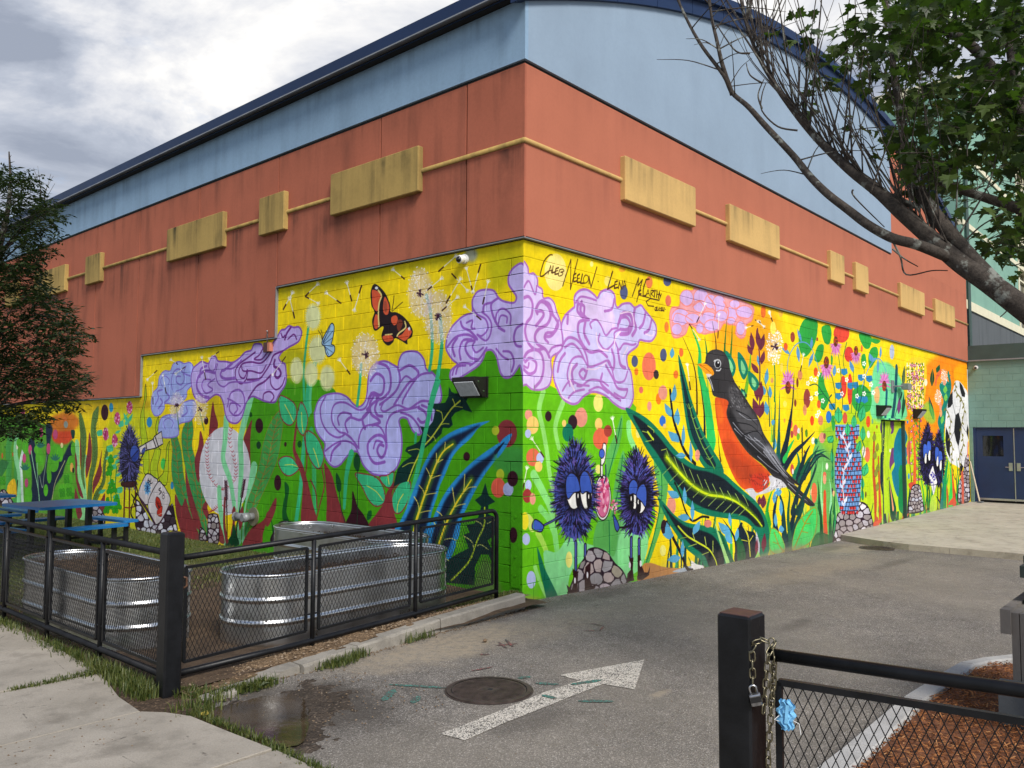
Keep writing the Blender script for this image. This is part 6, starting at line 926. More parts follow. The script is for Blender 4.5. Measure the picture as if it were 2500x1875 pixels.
# worn white arrow and surveyors' paint: thin sheets of paint on the asphalt
def worn(name, col, thr=.5):
    m = Mat(name, .75, 0, .3); p = m.pos(); v = m.voro(150, p, out='Color'); h = m.n('ShaderNodeSeparateXYZ'); m.l(v, h.inputs[0])
    f = m.math('ADD', m.math('MULTIPLY', h.outputs[0], .5), m.math('MULTIPLY', m.noise(8, 6, p, .7), .75))
    m.color(m.mix(m.ramp(f, (thr, 0.0), (thr+.09, 1.0)), col, (.085, .078, .07))).bump(m.voro(150, p), .6, .005); return m.m
WHITEPAINT = worn('worn_white_road_paint', (.60, .55, .47), .63); GREENPAINT = worn('green_survey_paint', (.05, .24, .19), .50); REDPAINT = worn('red_survey_paint', (.34, .09, .08), .44)
def sheet(name, poly, z, mat, parent=None):
    b = MB(); b.add([(x, y, z) for x, y in poly], [tuple(range(len(poly)))]); o = b.build(name, mat, parent); bm = bmesh.new(); bm.from_mesh(o.data); bmesh.ops.triangulate(bm, faces=bm.faces); bmesh.ops.recalc_face_normals(bm, faces=bm.faces)
    if bm.faces[0].normal.z < 0: bmesh.ops.reverse_faces(bm, faces=bm.faces)
    bm.to_mesh(o.data); bm.free(); return o
sheet('arrow_marking', [(-3.545, -2.335), (-3.52, -2.535), (-3.1, -2.51), (-1.95, -2.50), (-1.90, -2.76), (-1.13, -2.36), (-1.99, -2.10), (-2.0, -2.31), (-2.42, -2.29), (-3.0, -2.325)], .005, WHITEPAINT, road)['label'] = 'worn white arrow painted on the asphalt'
def strip(name, a, b, w_, z, mat):
    a, b = Vector(a), Vector(b); d = (b-a).normalized(); n = Vector((-d.y, d.x))*w_/2; r = random.Random(str(a)); k = 9; top = []; bot = []
    for i in range(k+1):
        c = a+(b-a)*i/k; e = (1-abs(2*i/k-1)**4)*.8+.2; top.append(tuple(c+n*e*r.uniform(.7, 1.2))); bot.append(tuple(c-n*e*r.uniform(.7, 1.2)))
    sheet(name, top+bot[::-1], z, mat, road)
gp = lambda x, y: tuple(on_plane(1000+x/2.949, 1450+y/2.949, 2, 0.0)[:2])
for a, b, w_, z in ((gp(905, 645), gp(1075, 655), .05, .005), (gp(1160, 660), gp(1390, 625), .055, .0095), (gp(955, 735), gp(1050, 760), .05, .0095), (gp(1215, 775), gp(1470, 778), .06, .0055), (gp(-150, 655), gp(265, 680), .045, .005), (gp(-190, 775), gp(-110, 690), .07, .0055), (gp(20, 790), gp(70, 740), .06, .005), (gp(780, 610), gp(870, 600), .05, .006)): strip('green_survey_mark', a, b, w_, z, GREENPAINT)
for k_, (a, b, w_) in enumerate(((gp(615, 375), gp(780, 360), .03), (gp(640, 350), gp(700, 395), .03), (gp(690, 330), gp(745, 385), .03), (gp(505, 440), gp(575, 440), .03), (gp(440, 560), gp(600, 530), .03), (gp(1300, 215), gp(1400, 235), .02), (gp(1400, 235), gp(1370, 270), .02), (gp(1370, 270), gp(1250, 268), .02))): strip('red_survey_mark', a, b, w_, .005+.0006*k_, REDPAINT)
# raised concrete apron by the doors
apron = tag(bpy.data.objects.new('concrete_apron', None), kind='structure'); COL.objects.link(apron)
ex = lambda y: 9.58+.62*max(0.0, 1+y/1.5)**1.5 if y > -1.5 else 9.58
ys = [.0, -.5, -1.0, -1.5, -2.2, -3.0]
edge = [(ex(y), y) for y in ys]
apr = lambda x: -.105+.0035*(x-9.6)
def apron_slab(poly, name='slab'):
    b = MB(); n = len(poly); b.add([(x, y, -.6) for x, y in poly]+[(x, y, apr(x)) for x, y in poly], [tuple(range(n)), tuple(range(2*n-1, n-1, -1))]+[(k, n+k, n+(k+1) % n, (k+1) % n) for k in range(n)]); return fix(b.build(name, APRON, apron))
gg = .006
apron_slab([(x, y) for x, y in edge[:5]]+[(12.2-gg, -2.2), (12.2-gg, 0)])
for y0, y1 in ((-2.2, -4.6), (-4.6, -7), (-7, -9.4)): apron_slab([(9.58, y0-gg), (9.58, y1+gg), (12.2-gg, y1+gg), (12.2-gg, y0-gg)])
for x0, x1 in ((12.2, 14.6), (14.6, 17.0), (17.0, 19.3), (19.3, 21.39)):
    for y0, y1 in ((0, -2.2), (-2.2, -4.6), (-4.6, -7), (-7, -9.4)): apron_slab([(x0+gg, y0-gg), (x0+gg, y1+gg), (x1-gg, y1+gg), (x1-gg, y0-gg)])
# sidewalk slabs
walk = tag(bpy.data.objects.new('sidewalk', None), kind='structure'); COL.objects.link(walk)
def walk_slab(poly, z=.032):
    b = MB(); n = len(poly); c = (sum(p[0] for p in poly)/n, sum(p[1] for p in poly)/n); e = .006
    ins = [(x+(c[0]-x)*e/max(.3, math.hypot(c[0]-x, c[1]-y)), y+(c[1]-y)*e/max(.3, math.hypot(c[0]-x, c[1]-y))) for x, y in poly]
    b.add([(x, y, -.12) for x, y in poly]+[(x, y, z-.005) for x, y in poly]+[(x, y, z) for x, y in ins], [tuple(range(n)), tuple(range(2*n, 3*n))[::-1]]+[(k, n+k, n+(k+1) % n, (k+1) % n) for k in range(n)]+[(n+k, 2*n+k, 2*n+(k+1) % n, n+(k+1) % n) for k in range(n)]); fix(b.build('slab', SIDEWALK, walk))
s_ = .015
sheet('sidewalk_base', [(-7.7, -9.5), (-4.5, -9.5), (-4.5, -1), (-4.66, -.3), (-4.46, 1), (-4.43, 8), (-7.7, 8)], .008, SOIL); tag(bpy.data.objects['sidewalk_base'], kind='structure')
walk_slab([(-7.6, -.55+s_), (-4.68, -.55+s_), (-4.64, -.1), (-4.53, .37), (-4.48, .62-s_), (-7.6, .63-s_)], .030); walk_slab([(-7.6, .63+s_), (-4.46, .62+s_), (-4.45, 1.21), (-4.41, 1.83-s_), (-7.6, 1.83-s_)], .036)
walk_slab([(-7.6, -1.83+s_), (-4.455, -1.83+s_), (-4.48, -1.38), (-4.50, -.9), (-4.58, -.70), (-4.68, -.55-s_), (-7.6, -.55-s_)], .034)
for k in range(5): walk_slab([(-7.6, 1.83+1.22*k+s_), (-4.40, 1.83+1.22*k+s_), (-4.40, 3.05+1.22*k-s_), (-7.6, 3.05+1.22*k-s_)], .03+.003*(k % 3))
for k in range(6): walk_slab([(-7.6, -3.05-1.22*k+s_), (-4.44, -3.05-1.22*k+s_), (-4.445, -1.83-1.22*k-s_), (-7.6, -1.83-1.22*k-s_)], .03+.003*(k % 2))
# planting bed and lawn inside the fence
def inpoly(x, y, q):
    c = False; j = len(q)-1
    for i in range(len(q)):
        if (q[i][1] > y) != (q[j][1] > y) and x < (q[j][0]-q[i][0])*(y-q[i][1])/(q[j][1]-q[i][1])+q[i][0]: c = not c
        j = i
    return c
m = MB(); nx, ny = 44, 150; bx = lambda i: -4.46+4.50*i/nx; by = lambda j: -.36+24*(j/ny)**1.5
def bed_z(x, y):
    z = .055+.03*mnoise.noise(Vector((x*1.7, y*1.7, 1)))+.012*mnoise.noise(Vector((x*7, y*7, 3)))
    if x < -4.25: z -= .05*min(1, (-4.25-x)/.2)
    return z
m.add([(bx(i), by(j), bed_z(bx(i), by(j))) for j in range(ny+1) for i in range(nx+1)], [(j*(nx+1)+i, j*(nx+1)+i+1, (j+1)*(nx+1)+i+1, (j+1)*(nx+1)+i) for j in range(ny) for i in range(nx)])
tag(m.build('planting_bed', LAWN, smooth=True), kind='structure')
# tan gravelly verge between fence and kerb, dropping to the post
cf = lambda x: -.20+.085*x           # front line of the kerb
m = MB(); nx, ny = 70, 12
def verge(i, j):
    x = -4.30+4.28*i/nx; y1 = .02; y0 = cf(x)+.06; y = y0+(y1-y0)*j/ny; hz = .115-.085*min(1, max(0, (-x-2.0)/2.2))
    return x, y, hz+.015*mnoise.noise(Vector((x*3, y*3, 5)))+.012*mnoise.noise(Vector((x*14, y*14, 5)))
m.add([verge(i, j) for j in range(ny+1) for i in range(nx+1)], [(j*(nx+1)+i, j*(nx+1)+i+1, (j+1)*(nx+1)+i+1, (j+1)*(nx+1)+i) for j in range(ny) for i in range(nx)])
tag(m.build('verge', TANSOIL, smooth=True), kind='structure')
sheet('dirt_strip', [(-4.74, -.9), (-4.42, -.97), (-4.22, -.72), (-4.18, -.3), (-4.30, .6), (-4.33, 4), (-4.55, 4), (-4.6, .2)], .0125, SOIL); tag(bpy.data.objects['dirt_strip'], kind='structure')
kerb = tag(bpy.data.objects.new('kerb', None), kind='structure'); COL.objects.link(kerb)
def stone_block(name, p, z0, z1a, z1b, mat, parent, jag=.008, seed=0, nseg=10):   # p: a0(front) b0(back) a1 b1 plan corners
    r = random.Random(seed); b = MB(); (a0, b0, a1, b1) = [Vector(q) for q in p]; rows = []
    for i in range(nseg+1):
        t = i/nseg; f = a0.lerp(a1, t); k = b0.lerp(b1, t); z = z1a+(z1b-z1a)*t; d = (k-f).normalized(); j1, j2, j3 = [r.uniform(-jag, jag) for _ in range(3)]
        rows.append([(f.x-d.x*j1*.6, f.y-d.y*j1*.6, z0), (f.x+d.x*j2, f.y+d.y*j2, z-.018+j3*.5), (f.x+d.x*(.018+j3*.5), f.y+d.y*(.018+j3*.5), z+j1*.3), (k.x-d.x*.014, k.y-d.y*.014, z+j2*.3), (k.x+d.x*j3*.4, k.y+d.y*j3*.4, z-.014), (k.x, k.y, z0)])
    vs = [v for rw in rows for v in rw]; n = 6
    fs = [(i*n+k, i*n+(k+1) % n, (i+1)*n+(k+1) % n, (i+1)*n+k) for i in range(nseg) for k in range(n)]+[tuple(range(n-1, -1, -1)), tuple(range(nseg*n, nseg*n+n))]
    b.add(vs, fs); return fix(b.build(name, mat, parent))
for k, (x0, x1, za, zb) in enumerate(((-.20, -1.62, .155, .13), (-1.63, -2.72, .13, .09), (-2.735, -3.35, .085, .07), (-3.36, -3.98, .066, .035))):
    dy = (0, 0, -.025, -.01)[k]; stone_block('kerb_stone', ((x0, cf(x0)+dy), (x0, cf(x0)+.155+dy), (x1, cf(x1)+dy-.01*k), (x1, cf(x1)+.15+dy)), -.2, za, zb, GRANITE_OLD, kerb, .008+.004*k, k)
stone_block('kerb_stone', ((-4.02, -.66), (-3.99, -.50), (-4.30, -.60), (-4.22, -.50)), -.1, .05, .02, GRANITE_OLD, kerb, .02, 11, 5)
# mulch island with new granite kerbs
mk = tag(bpy.data.objects.new('mulch_kerb', None), kind='structure'); COL.objects.link(mk)
CZ = lambda x, y, z: tuple(on_plane(1600+x/2.458, 1250+y/2.458, 2, z)[:2])
fr = [(880, 1560), (1130, 1395), (1480, 1105), (1700, 965), (1815, 898), (1960, 868), (2140, 850)]; bk = [(1150, 1560), (1330, 1400), (1620, 1120), (1830, 980), (1915, 912), (2010, 893), (2140, 878)]
FR = [CZ(x, y, .09) for x, y in fr]; BK = [CZ(x, y, .09) for x, y in bk]
FR[0] = (-3.6, FR[1][1]+.01); BK[0] = (-3.6, BK[1][1]+.01)
for k in range(len(FR)-1): stone_block('kerb_stone', (FR[k], BK[k], (FR[k][0]+(FR[k+1][0]-FR[k][0])*.992, FR[k][1]+(FR[k+1][1]-FR[k][1])*.992), (BK[k][0]+(BK[k+1][0]-BK[k][0])*.992, BK[k][1]+(BK[k+1][1]-BK[k][1])*.992)), -.15, .09, .09, GRANITE, mk, .003, 20+k, 4)
tail = [(1.75, -5.15), (1.95, -5.8), (1.95, -9)]; stone_block('kerb_stone', (FR[-1], BK[-1], (1.9, -5.5), (1.74, -5.5)), -.15, .09, .09, GRANITE, mk, .003, 31, 4); stone_block('kerb_stone', ((1.905, -5.52), (1.745, -5.52), (1.95, -9), (1.8, -9)), -.15, .09, .09, GRANITE, mk, .003, 32, 4)
MULCHPOLY = BK+[(1.74, -5.5), (1.8, -9), (-3.6, -9)]
MULCHM = simple('mulch_bed', (.14, .052, .02), .95, 0, .5, 12, .8, 40)
sheet('mulch_bed', MULCHPOLY, .045, MULCHM); tag(bpy.data.objects['mulch_bed'], kind='structure')
# ---------------------------------------------------------------- the gym building with the painted block wall
CL = paint_left(); CR = paint_right()
MURAL_L = mural_material('mural_paint_side', CL, 1); MURAL_R = mural_material('mural_paint_front', CR, 0)
gym = thing('gym_building', 'terracotta and blue stucco gym with a bright painted mural on its block walls', 'building')
CH, BLK, JT = .2032, .4064, .008; TL, TR = 24.0, 21.38
DOOR = (12.96, 14.76, 2.34)
b = MB(); b.slabx([(.004, -.6), (TL, -.6), (TL, 2.63), (9.88, 2.63), (9.88, 3.45), (5.19, 3.45), (5.19, 4.26), (.004, 4.26)], .0055, .30); core_l = fix(b.build('side_block_wall', MURAL_L, gym))
b = MB(); b.box(.30, .0055, -.6, DOOR[0], .30, 4.26); b.box(DOOR[1], .0055, -.6, TR, .30, 4.26); b.box(DOOR[0], .0055, DOOR[2], DOOR[1], .30, 4.26); b.box(.0055, .0055, -.6, .30, .30, 4.26); core_r = b.build('front_block_wall', MURAL_R, gym)
blocks = []
def top_l(t): return 21 if t < 5.19 else (17 if t < 9.88 else 13)
for c in range(-3, 21):
    t = 0.0; first = True
    while t < TL-.05:
        ln = (BLK/2 if first and c % 2 else BLK); first = False; t1 = min(t+ln, TL)
        if c < 17 and False: pass
        lim = 5.19 if c >= 17 else (9.88 if c >= 13 else TL)
        if t < lim-.02: blocks.append(('L', t, min(t1, lim), c))
        t = t1
    s = 0.0; first = True
    while s < TR-.03:
        ln = (BLK/2 if first and not c % 2 else BLK); first = False; s1 = min(s+ln, TR); z0, z1 = c*CH, (c+1)*CH
        segs = [(s, s1)]
        if z0 < DOOR[2]-.08:
            segs = []
            if s < DOOR[0]: segs.append((s, min(s1, DOOR[0])))
            if s1 > DOOR[1]: segs.append((max(s, DOOR[1]), s1))
        for a, e in segs:
            if e-a > .03: blocks.append(('R', a, e, c))
        s = s1
def block_area(q):
    w_, a, e, c = q; z0, z1 = c*CH, (c+1)*CH
    if z1 < -.22 or (w_ == 'L' and z1 < .05): return 0
    P = [project((0, t, z) if w_ == 'L' else (t, 0, z)) for t, z in ((a, z0), (e, z0), (e, z1), (a, z1))]
    if min(p[0] for p in P) < 0 or max(p[0] for p in P) > 2500: return 0
    return abs(sum(P[k][0]*P[(k+1) % 4][1]-P[(k+1) % 4][0]*P[k][1] for k in range(4)))/2
blocks.sort(key=block_area, reverse=True)
def block_geo(ln, h):                      # front at 0, tapering back: local u along the wall, z up, d outward
    j = JT/2; bv = .004
    f = [(j+bv, j+bv), (ln-j-bv, j+bv), (ln-j-bv, h-j-bv), (j+bv, h-j-bv)]; o = [(j, j), (ln-j, j), (ln-j, h-j), (j, h-j)]
    vs = [(u, z, 0) for u, z in f]+[(u, z, bv*.8) for u, z in o]+[(u, z, .02) for u, z in o]
    fs = [(0, 1, 2, 3)]+[(k, 4+k, 4+(k+1) % 4, (k+1) % 4) for k in range(4)]+[(4+k, 8+k, 8+(k+1) % 4, 4+(k+1) % 4) for k in range(4)]
    return vs, fs
cache = {}
rest = MB(); rb = random.Random(5)
for i, (w_, a, e, c) in enumerate(blocks):
    ln = round(e-a, 3); dz = rb.uniform(-.0012, .0012)
    if i < 300:
        key = (w_, ln)
        if key not in cache:
            vs, fs = block_geo(ln, CH); me = bpy.data.meshes.new('block'); pts = [(d, u, z) if w_ == 'L' else (u, d, z) for u, z, d in vs]
            me.from_pydata(pts, [], fs if w_ == 'R' else [q[::-1] for q in fs]); me.materials.append(MURAL_L if w_ == 'L' else MURAL_R); me.update(); cache[key] = me
        o = bpy.data.objects.new('block', cache[key]); COL.objects.link(o); o.parent = core_l if w_ == 'L' else core_r; o.location = (dz, a, c*CH) if w_ == 'L' else (a, dz, c*CH)
    else:
        vs, fs = block_geo(ln, CH); rest.mi = 0 if w_ == 'L' else 1
        rest.add([(d+dz, a+u, c*CH+z) if w_ == 'L' else (a+u, d+dz, c*CH+z) for u, z, d in vs], fs if w_ == 'R' else [q[::-1] for q in fs])
tag(rest.build('block_courses', [MURAL_L, MURAL_R], gym), kind='stuff')
# painted double door in the mural
dr = MB(); dr.box(DOOR[0]+.03, .07, -.6, 13.62, .12, DOOR[2]-.03); d1 = dr.build('door', MURAL_R, gym); dr = MB(); dr.box(13.64, .07, -.6, DOOR[1]-.03, .12, DOOR[2]-.03); d2 = dr.build('door', MURAL_R, gym)
dr = MB(); dr.box(DOOR[0], .12, -.6, DOOR[1], .3, DOOR[2]); dr.build('door_recess', BLACKGAP, gym)
dr = MB(); dr.box(DOOR[0]-.04, -.09, DOOR[2]-.0, DOOR[1]+.05, .0, DOOR[2]+.035); dr.build('door_canopy', MURAL_R, gym)
dr = MB(); dr.box(DOOR[0], -.012, -.5, DOOR[0]+.035, .1, DOOR[2]-.001); dr.build('door_jamb', DKGREEN, gym); dr = MB(); dr.box(DOOR[1]-.035, -.012, -.5, DOOR[1], .1, DOOR[2]-.001); dr.build('door_jamb', DKGREEN, gym)
dr = MB(); dr.tube([(13.56, .03, .95), (13.56, .05, .95)], .02, 8); dr.tube([(13.56, .03, .95), (13.47, .03, .95)], .01, 6); dr.build('handle', STEEL, d1)
# stucco: bottom follows the steps of the block wall
b = MB(); b.slabx([(.0, 4.27), (5.18, 4.27), (5.18, 3.46), (9.87, 3.46), (9.87, 2.645), (TL, 2.645), (TL, 7.2), (.0, 7.2)], .0, .28); b.slaby([(.28, 4.27), (TR, 4.27), (TR, 7.2)]+[(10.7-10.7*math.cos(math.pi*k/24)*-1 if False else 21.38-21.38*k/24, 9.5-2.3*((21.38-21.38*k/24-10.7)/10.7)**2) for k in range(25)]+[(.28, 7.2)], .004, .28); fix(b.build('wall_core', BLACKGAP, gym))
jl = [0, .934, 2.628, 5.17, 7.71, 10.1, 12.15, 14.77, 17.3, 19.9, TL]
for k in range(len(jl)-1):
    y0, y1 = jl[k]+(.013 if k else -.035), jl[k+1]-.013; q = [(y0, 6.40)]
    def zb(t): return 4.285 if t < 5.18 else (3.47 if t < 9.87 else 2.66)
    q = [(y0, 6.40), (y1, 6.40), (y1, zb(y1))]
    for st, hi, lo in ((9.87, 3.47, 2.66), (5.18, 4.285, 3.47)):
        if y0 < st < y1: q += [(st, lo), (st, hi)]
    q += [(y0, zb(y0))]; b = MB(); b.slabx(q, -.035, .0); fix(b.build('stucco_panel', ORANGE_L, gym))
ORANGE_R = ORANGE
def arch(s): return 9.5-2.3*((s-10.7)/10.7)**2
b = MB(); b.slaby([(.0, 4.285), (TR, 4.285), (TR, 6.40), (.0, 6.40)], -.035, .004); b.build('stucco_panel', ORANGE_R, gym)
b = MB(); S = [13.86+(TR-13.86)*k/10 for k in range(11)]; b.slaby([(13.86, 6.401), (TR, 6.401)]+[(s, arch(s)-.02) for s in S[::-1]], -.035, .004); b.build('stucco_panel', ORANGE_R, gym)
b = MB(); S = [13.85*k/20 for k in range(21)]; b.slaby([(-.0, 6.44), (13.85, 6.44)]+[(s, arch(s)-.02) for s in S[::-1]], -.06, .004); b.build('gable_panel', BLUE, gym)
b = MB(); b.slabx([(-.06, 6.44), (TL, 6.44), (TL, 7.19), (-.06, 7.19)], -.06, .0); b.build('frieze_panel', BLUE_L, gym)
# reveals and flashings
b = MB(); b.box(-.02, -.02, 6.401, .0, TL, 6.44); b.box(.0, -.02, 6.401, 13.85, .0, 6.44); b.build('reveal', BLACKGAP, gym)
b = MB()
for y0, y1, z in ((-.05, 5.18, 4.272), (5.18, 9.87, 3.457), (9.87, TL, 2.647)): b.box(-.05, y0, z, .0, y1, z+.012)
for y, z0, z1 in ((5.18, 3.469, 4.272), (9.87, 2.659, 3.457)): b.box(-.046, y-.012, z0, -.001, y, z1)
b.box(.0, -.05, 4.272, TR, .0, 4.284); b.build('flashing', TRIM, gym)
b = MB()
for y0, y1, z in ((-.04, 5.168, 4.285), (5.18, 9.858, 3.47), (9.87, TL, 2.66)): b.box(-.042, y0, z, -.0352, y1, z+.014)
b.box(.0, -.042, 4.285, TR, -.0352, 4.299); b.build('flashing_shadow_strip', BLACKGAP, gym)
# ledge rail and raised plaques
b = MB(); b.tube([(-.042, TL, 5.455), (-.042, -.042, 5.455)], .031, 10); b.build('ledge', OCHRE_L, gym, smooth=True); b = MB(); b.tube([(-.042, -.042, 5.455), (TR, -.042, 5.455)], 0.0311, 10); b.build('ledge', OCHRE, gym, smooth=True)
for y0, y1 in ((1.75, 3.68), (4.89, 5.61), (6.75, 8.78), (11.76, 12.54), (13.68, 15.6), (16.75, 17.6), (18.6, 20.6)):
    b = MB(); b.cbox(0, 0, 0, y1-y0, .62, .085, .012); o = b.build('plaque', OCHRE_L, gym); o.matrix_local = Matrix.Translation((-.035, y1, 5.165)) @ Matrix(((0, 0, -1, 0), (-1, 0, 0, 0), (0, 1, 0, 0), (0, 0, 0, 1)))
for x0, x1 in ((2.0, 3.96), (5.11, 7.08), (9.62, 10.4), (11.12, 11.92), (14.33, 16.4), (17.48, 19.55)):
    b = MB(); b.cbox(0, 0, 0, x1-x0, .62, .085, .012); o = b.build('plaque', OCHRE, gym); o.matrix_local = Matrix.Translation((x0, -.035, 5.165)) @ Matrix(((1, 0, 0, 0), (0, 0, -1, 0), (0, 1, 0, 0), (0, 0, 0, 1)))
# barrel roof, eave and gable edge
b = MB(); S = [-.22+(TR+.44)*k/36 for k in range(37)]; ra = lambda s: 9.5+.27-2.3*((s-10.7)/10.7)**2
b.add([(s, y, ra(s)) for s in S for y in (-.1, TL)]+[(s, y, ra(s)-.2) for s in S for y in (-.1, TL)], [(2*k, 2*k+1, 2*k+3, 2*k+2) for k in range(36)]+[(74+2*k, 76+2*k, 77+2*k, 75+2*k) for k in range(36)]); fix(b.build('roof', NAVY_METAL, gym, smooth=True))
b = MB(); b.slabx([(-.30, 7.23), (TL, 7.23), (TL, 7.40), (-.30, 7.40)], -.26, -.20); b.build('eave_fascia', NAVY_METAL, gym)
b = MB(); b.box(-.272, -.30, 7.212, -.19, TL, 7.23); b.build('eave_trim', TRIM, gym); b = MB(); b.box(-.19, -.10, 7.20, .0, TL, 7.24); b.build('eave_soffit', BLACKGAP, gym)  # soffit coloured near black to stand in for the shade under the eave
for k in range(21):
    s0, s1 = -.26+k*1.044, -.26+(k+1)*1.044-.012
    q = [s0+(s1-s0)*i/4 for i in range(5)]
    b = MB(); b.slaby([(s, arch(s)-.03) for s in q]+[(s, arch(s)+.19) for s in q[::-1]], -.12, .0); b.build('gable_fascia', NAVY_METAL, gym)
    b = MB(); b.slaby([(s, arch(s)+.195) for s in q]+[(s, arch(s)+.36) for s in q[::-1]], -.19, .0); b.build('gable_coping', NAVY_METAL, gym)
# metal corner guard low on the painted corner
b = MB(); b.box(-.012, .03, .16, -.004, .17, 1.05); cg = b.build('corner_guard', MURAL_L, gym)
b = MB()
for z in (.3, .52, .75, .98): b.tube([(-.012, .1, z), (-.02, .1, z)], .014, 8)
b.build('bolt', MURAL_L, gym)
# ---------------------------------------------------------------- green school wing beyond
wing = thing('school_wing', 'sage green block wing with navy double doors and a tall green upper wall', 'building')
XW = 21.40
b = MB(); b.box(XW+.006, -9, -.6, XW+.3, -2.30, 4.33); b.box(XW+.006, -.10, -.6, XW+.3, .0, 4.33); b.box(XW+.006, -2.30, 2.27, XW+.3, -.10, 4.33); wc = b.build('block_wall', SAGE, wing)
cnt = 0; rest = MB(); cache = {}
for c in range(-3, 22):
    y = 0.0; first = True
    while y > -8.9:
        ln = BLK/2 if first and c % 2 else BLK; first = False; y1 = y-ln; segs = [(y1, y)]
        if c*CH < 2.2:
            segs = []
            if y > -.10: segs.append((max(y1, -.10), y))
            if y1 < -2.30: segs.append((y1, min(y, -2.30)))
        for a, e in segs:
            l2 = round(e-a, 3)
            if l2 < .03: continue
            h = CH if c < 21 else .06
            if project((XW, e, c*CH))[0] < 2500 and c >= 0:
                if (l2, h) not in cache:
                    vs, fs = block_geo(l2, h); me = bpy.data.meshes.new('block'); me.from_pydata([(d, u, z) for u, z, d in vs], [], [q[::-1] for q in fs]); me.materials.append(SAGE); me.update(); cache[(l2, h)] = me
                o = bpy.data.objects.new('block', cache[(l2, h)]); COL.objects.link(o); o.parent = wc; o.location = (XW, a, c*CH)
            else:
                vs, fs = block_geo(l2, h); rest.add([(XW+d, a+u, c*CH+z) for u, z, d in vs], [q[::-1] for q in fs])
        y = y1
tag(rest.build('block_courses', SAGE, wing), kind='stuff')
b = MB(); b.box(XW-.06, -9, 4.33, XW+.35, .0, 4.78); b.build('parapet', DKGREEN, wing); b = MB(); b.box(XW-.09, -9, 4.29, XW-.0, -.0, 4.33); b.build('parapet_drip', TRIM, wing)
b = MB(); b.box(XW+.35, -9, 4.2, 45, -.02, 4.6); b.build('roof', SLATE, wing)
# double doors
for k, (y0, y1) in enumerate(((-.17, -1.19), (-1.20, -2.22))):
    b = MB(); hw = [(y1, .01), (y0, .01), (y0, 2.2), (y1, 2.2)]; wy0, wy1, wz0, wz1 = (y0-.18, y0-.74, 1.35, 1.98) if k == 0 else (y1+.74, y1+.18, 1.35, 1.98)
    for a, e, z0, z1 in ((y1, y0, .01, wz0), (y1, y0, wz1, 2.2), (y1, wy1, wz0, wz1), (wy0, y0, wz0, wz1)): b.box(XW+.06, a, z0, XW+.11, e, z1)
    d = b.build('door', DOORBLUE, wing)
    b = MB(); b.box(XW+.075, wy1, wz0, XW+.09, wy0, wz1); b.build('window', GLASSDK, d)
    hy = y1+.1 if k == 0 else y0-.1
    b = MB(); b.box(XW+.045, hy-.05, .92, XW+.06, hy+.05, 1.16); b.tube([(XW+.03, hy, 1.03), (XW+.03, hy+(.14 if k == 0 else -.14), 1.03)], .012, 6); b.build('handle', STEEL, d)
    b = MB(); b.box(XW+.05, y1+.01, .01, XW+.06, y0-.01, .07); b.build('kick_plate', STEEL, d)
for q in ((-.17, -.1, -.10, 2.27), (-2.30, -.1, -2.225, 2.27), (-2.225, 2.205, -.17, 2.27)): b = MB(); b.box(XW+.02, q[0], q[1], XW+.13, q[2], q[3]); b.build('door_frame', DOORBLUE, wing)
b = MB(); b.box(XW+.05, -1.207, .0, XW+.11, -1.183, 2.2); b.build('door_mullion', STEEL, wing)
b = MB(); b.box(XW+.14, -2.3, -.1, XW+.3, -.1, 2.27); b.build('door_recess', BLACKGAP, wing); b = MB(); b.box(XW-.02, -2.3, -.08, XW+.13, -.1, -.055); b.build('threshold', STEEL, wing)
# tall part: slate base, cream bands, green panels
YB = .05
b = MB(); b.box(XW, YB, 4.2, 46, YB+.4, 6.0); b.build('slate_wall', SLATE, wing)
zc = [6.0, 8.68, 11.0, 13.2]
for k in range(3):
    b = MB(); b.box(XW, YB-.05, zc[k], 46, YB+.4, zc[k]+(.29 if k == 0 else .16)); b.build('band', CREAM, wing)
    zz0, zz1 = zc[k]+(.29 if k == 0 else .16), zc[k+1]
    for x0, x1 in ((XW, 26.0), (26.0, 30.3)): b = MB(); b.box(x0+.006, YB, zz0, x1-.006, YB+.4, zz1); b.build('green_panel', SAGE_WALL, wing)
    b = MB(); b.box(30.3, YB-.03, zz0, 30.5, YB+.4, zz1); b.build('pilaster', CREAM, wing)
    b = MB(); b.box(30.5, YB+.18, zz0, 46, YB+.3, zz1); b.build('glazing', GLASSDK, wing)
    b = MB()
    for j in range(9): b.box(30.9+1.6*j, YB+.08, zz0, 30.98+1.6*j, YB+.18, zz1)
    for j in range(3): b.box(30.5, YB+.081, zz0+(zz1-zz0)*(j+.5)/3, 46, YB+.179, zz0+(zz1-zz0)*(j+.5)/3+.06)
    b.build('mullion', CREAM, wing)
b = MB(); b.box(XW, YB-.12, 13.2, 46, 8, 13.5); b.build('cornice', CREAM, wing); b = MB(); b.box(XW, YB+.4, 4.2, XW+.4, 8, 13.2); b.build('end_wall', SAGE_WALL, wing)
b = MB(); b.tube([(XW+.35, YB-.08, 4.8), (XW+.35, YB-.08, 13.2)], .06, 8); b.build('downpipe', DKGREEN, wing)
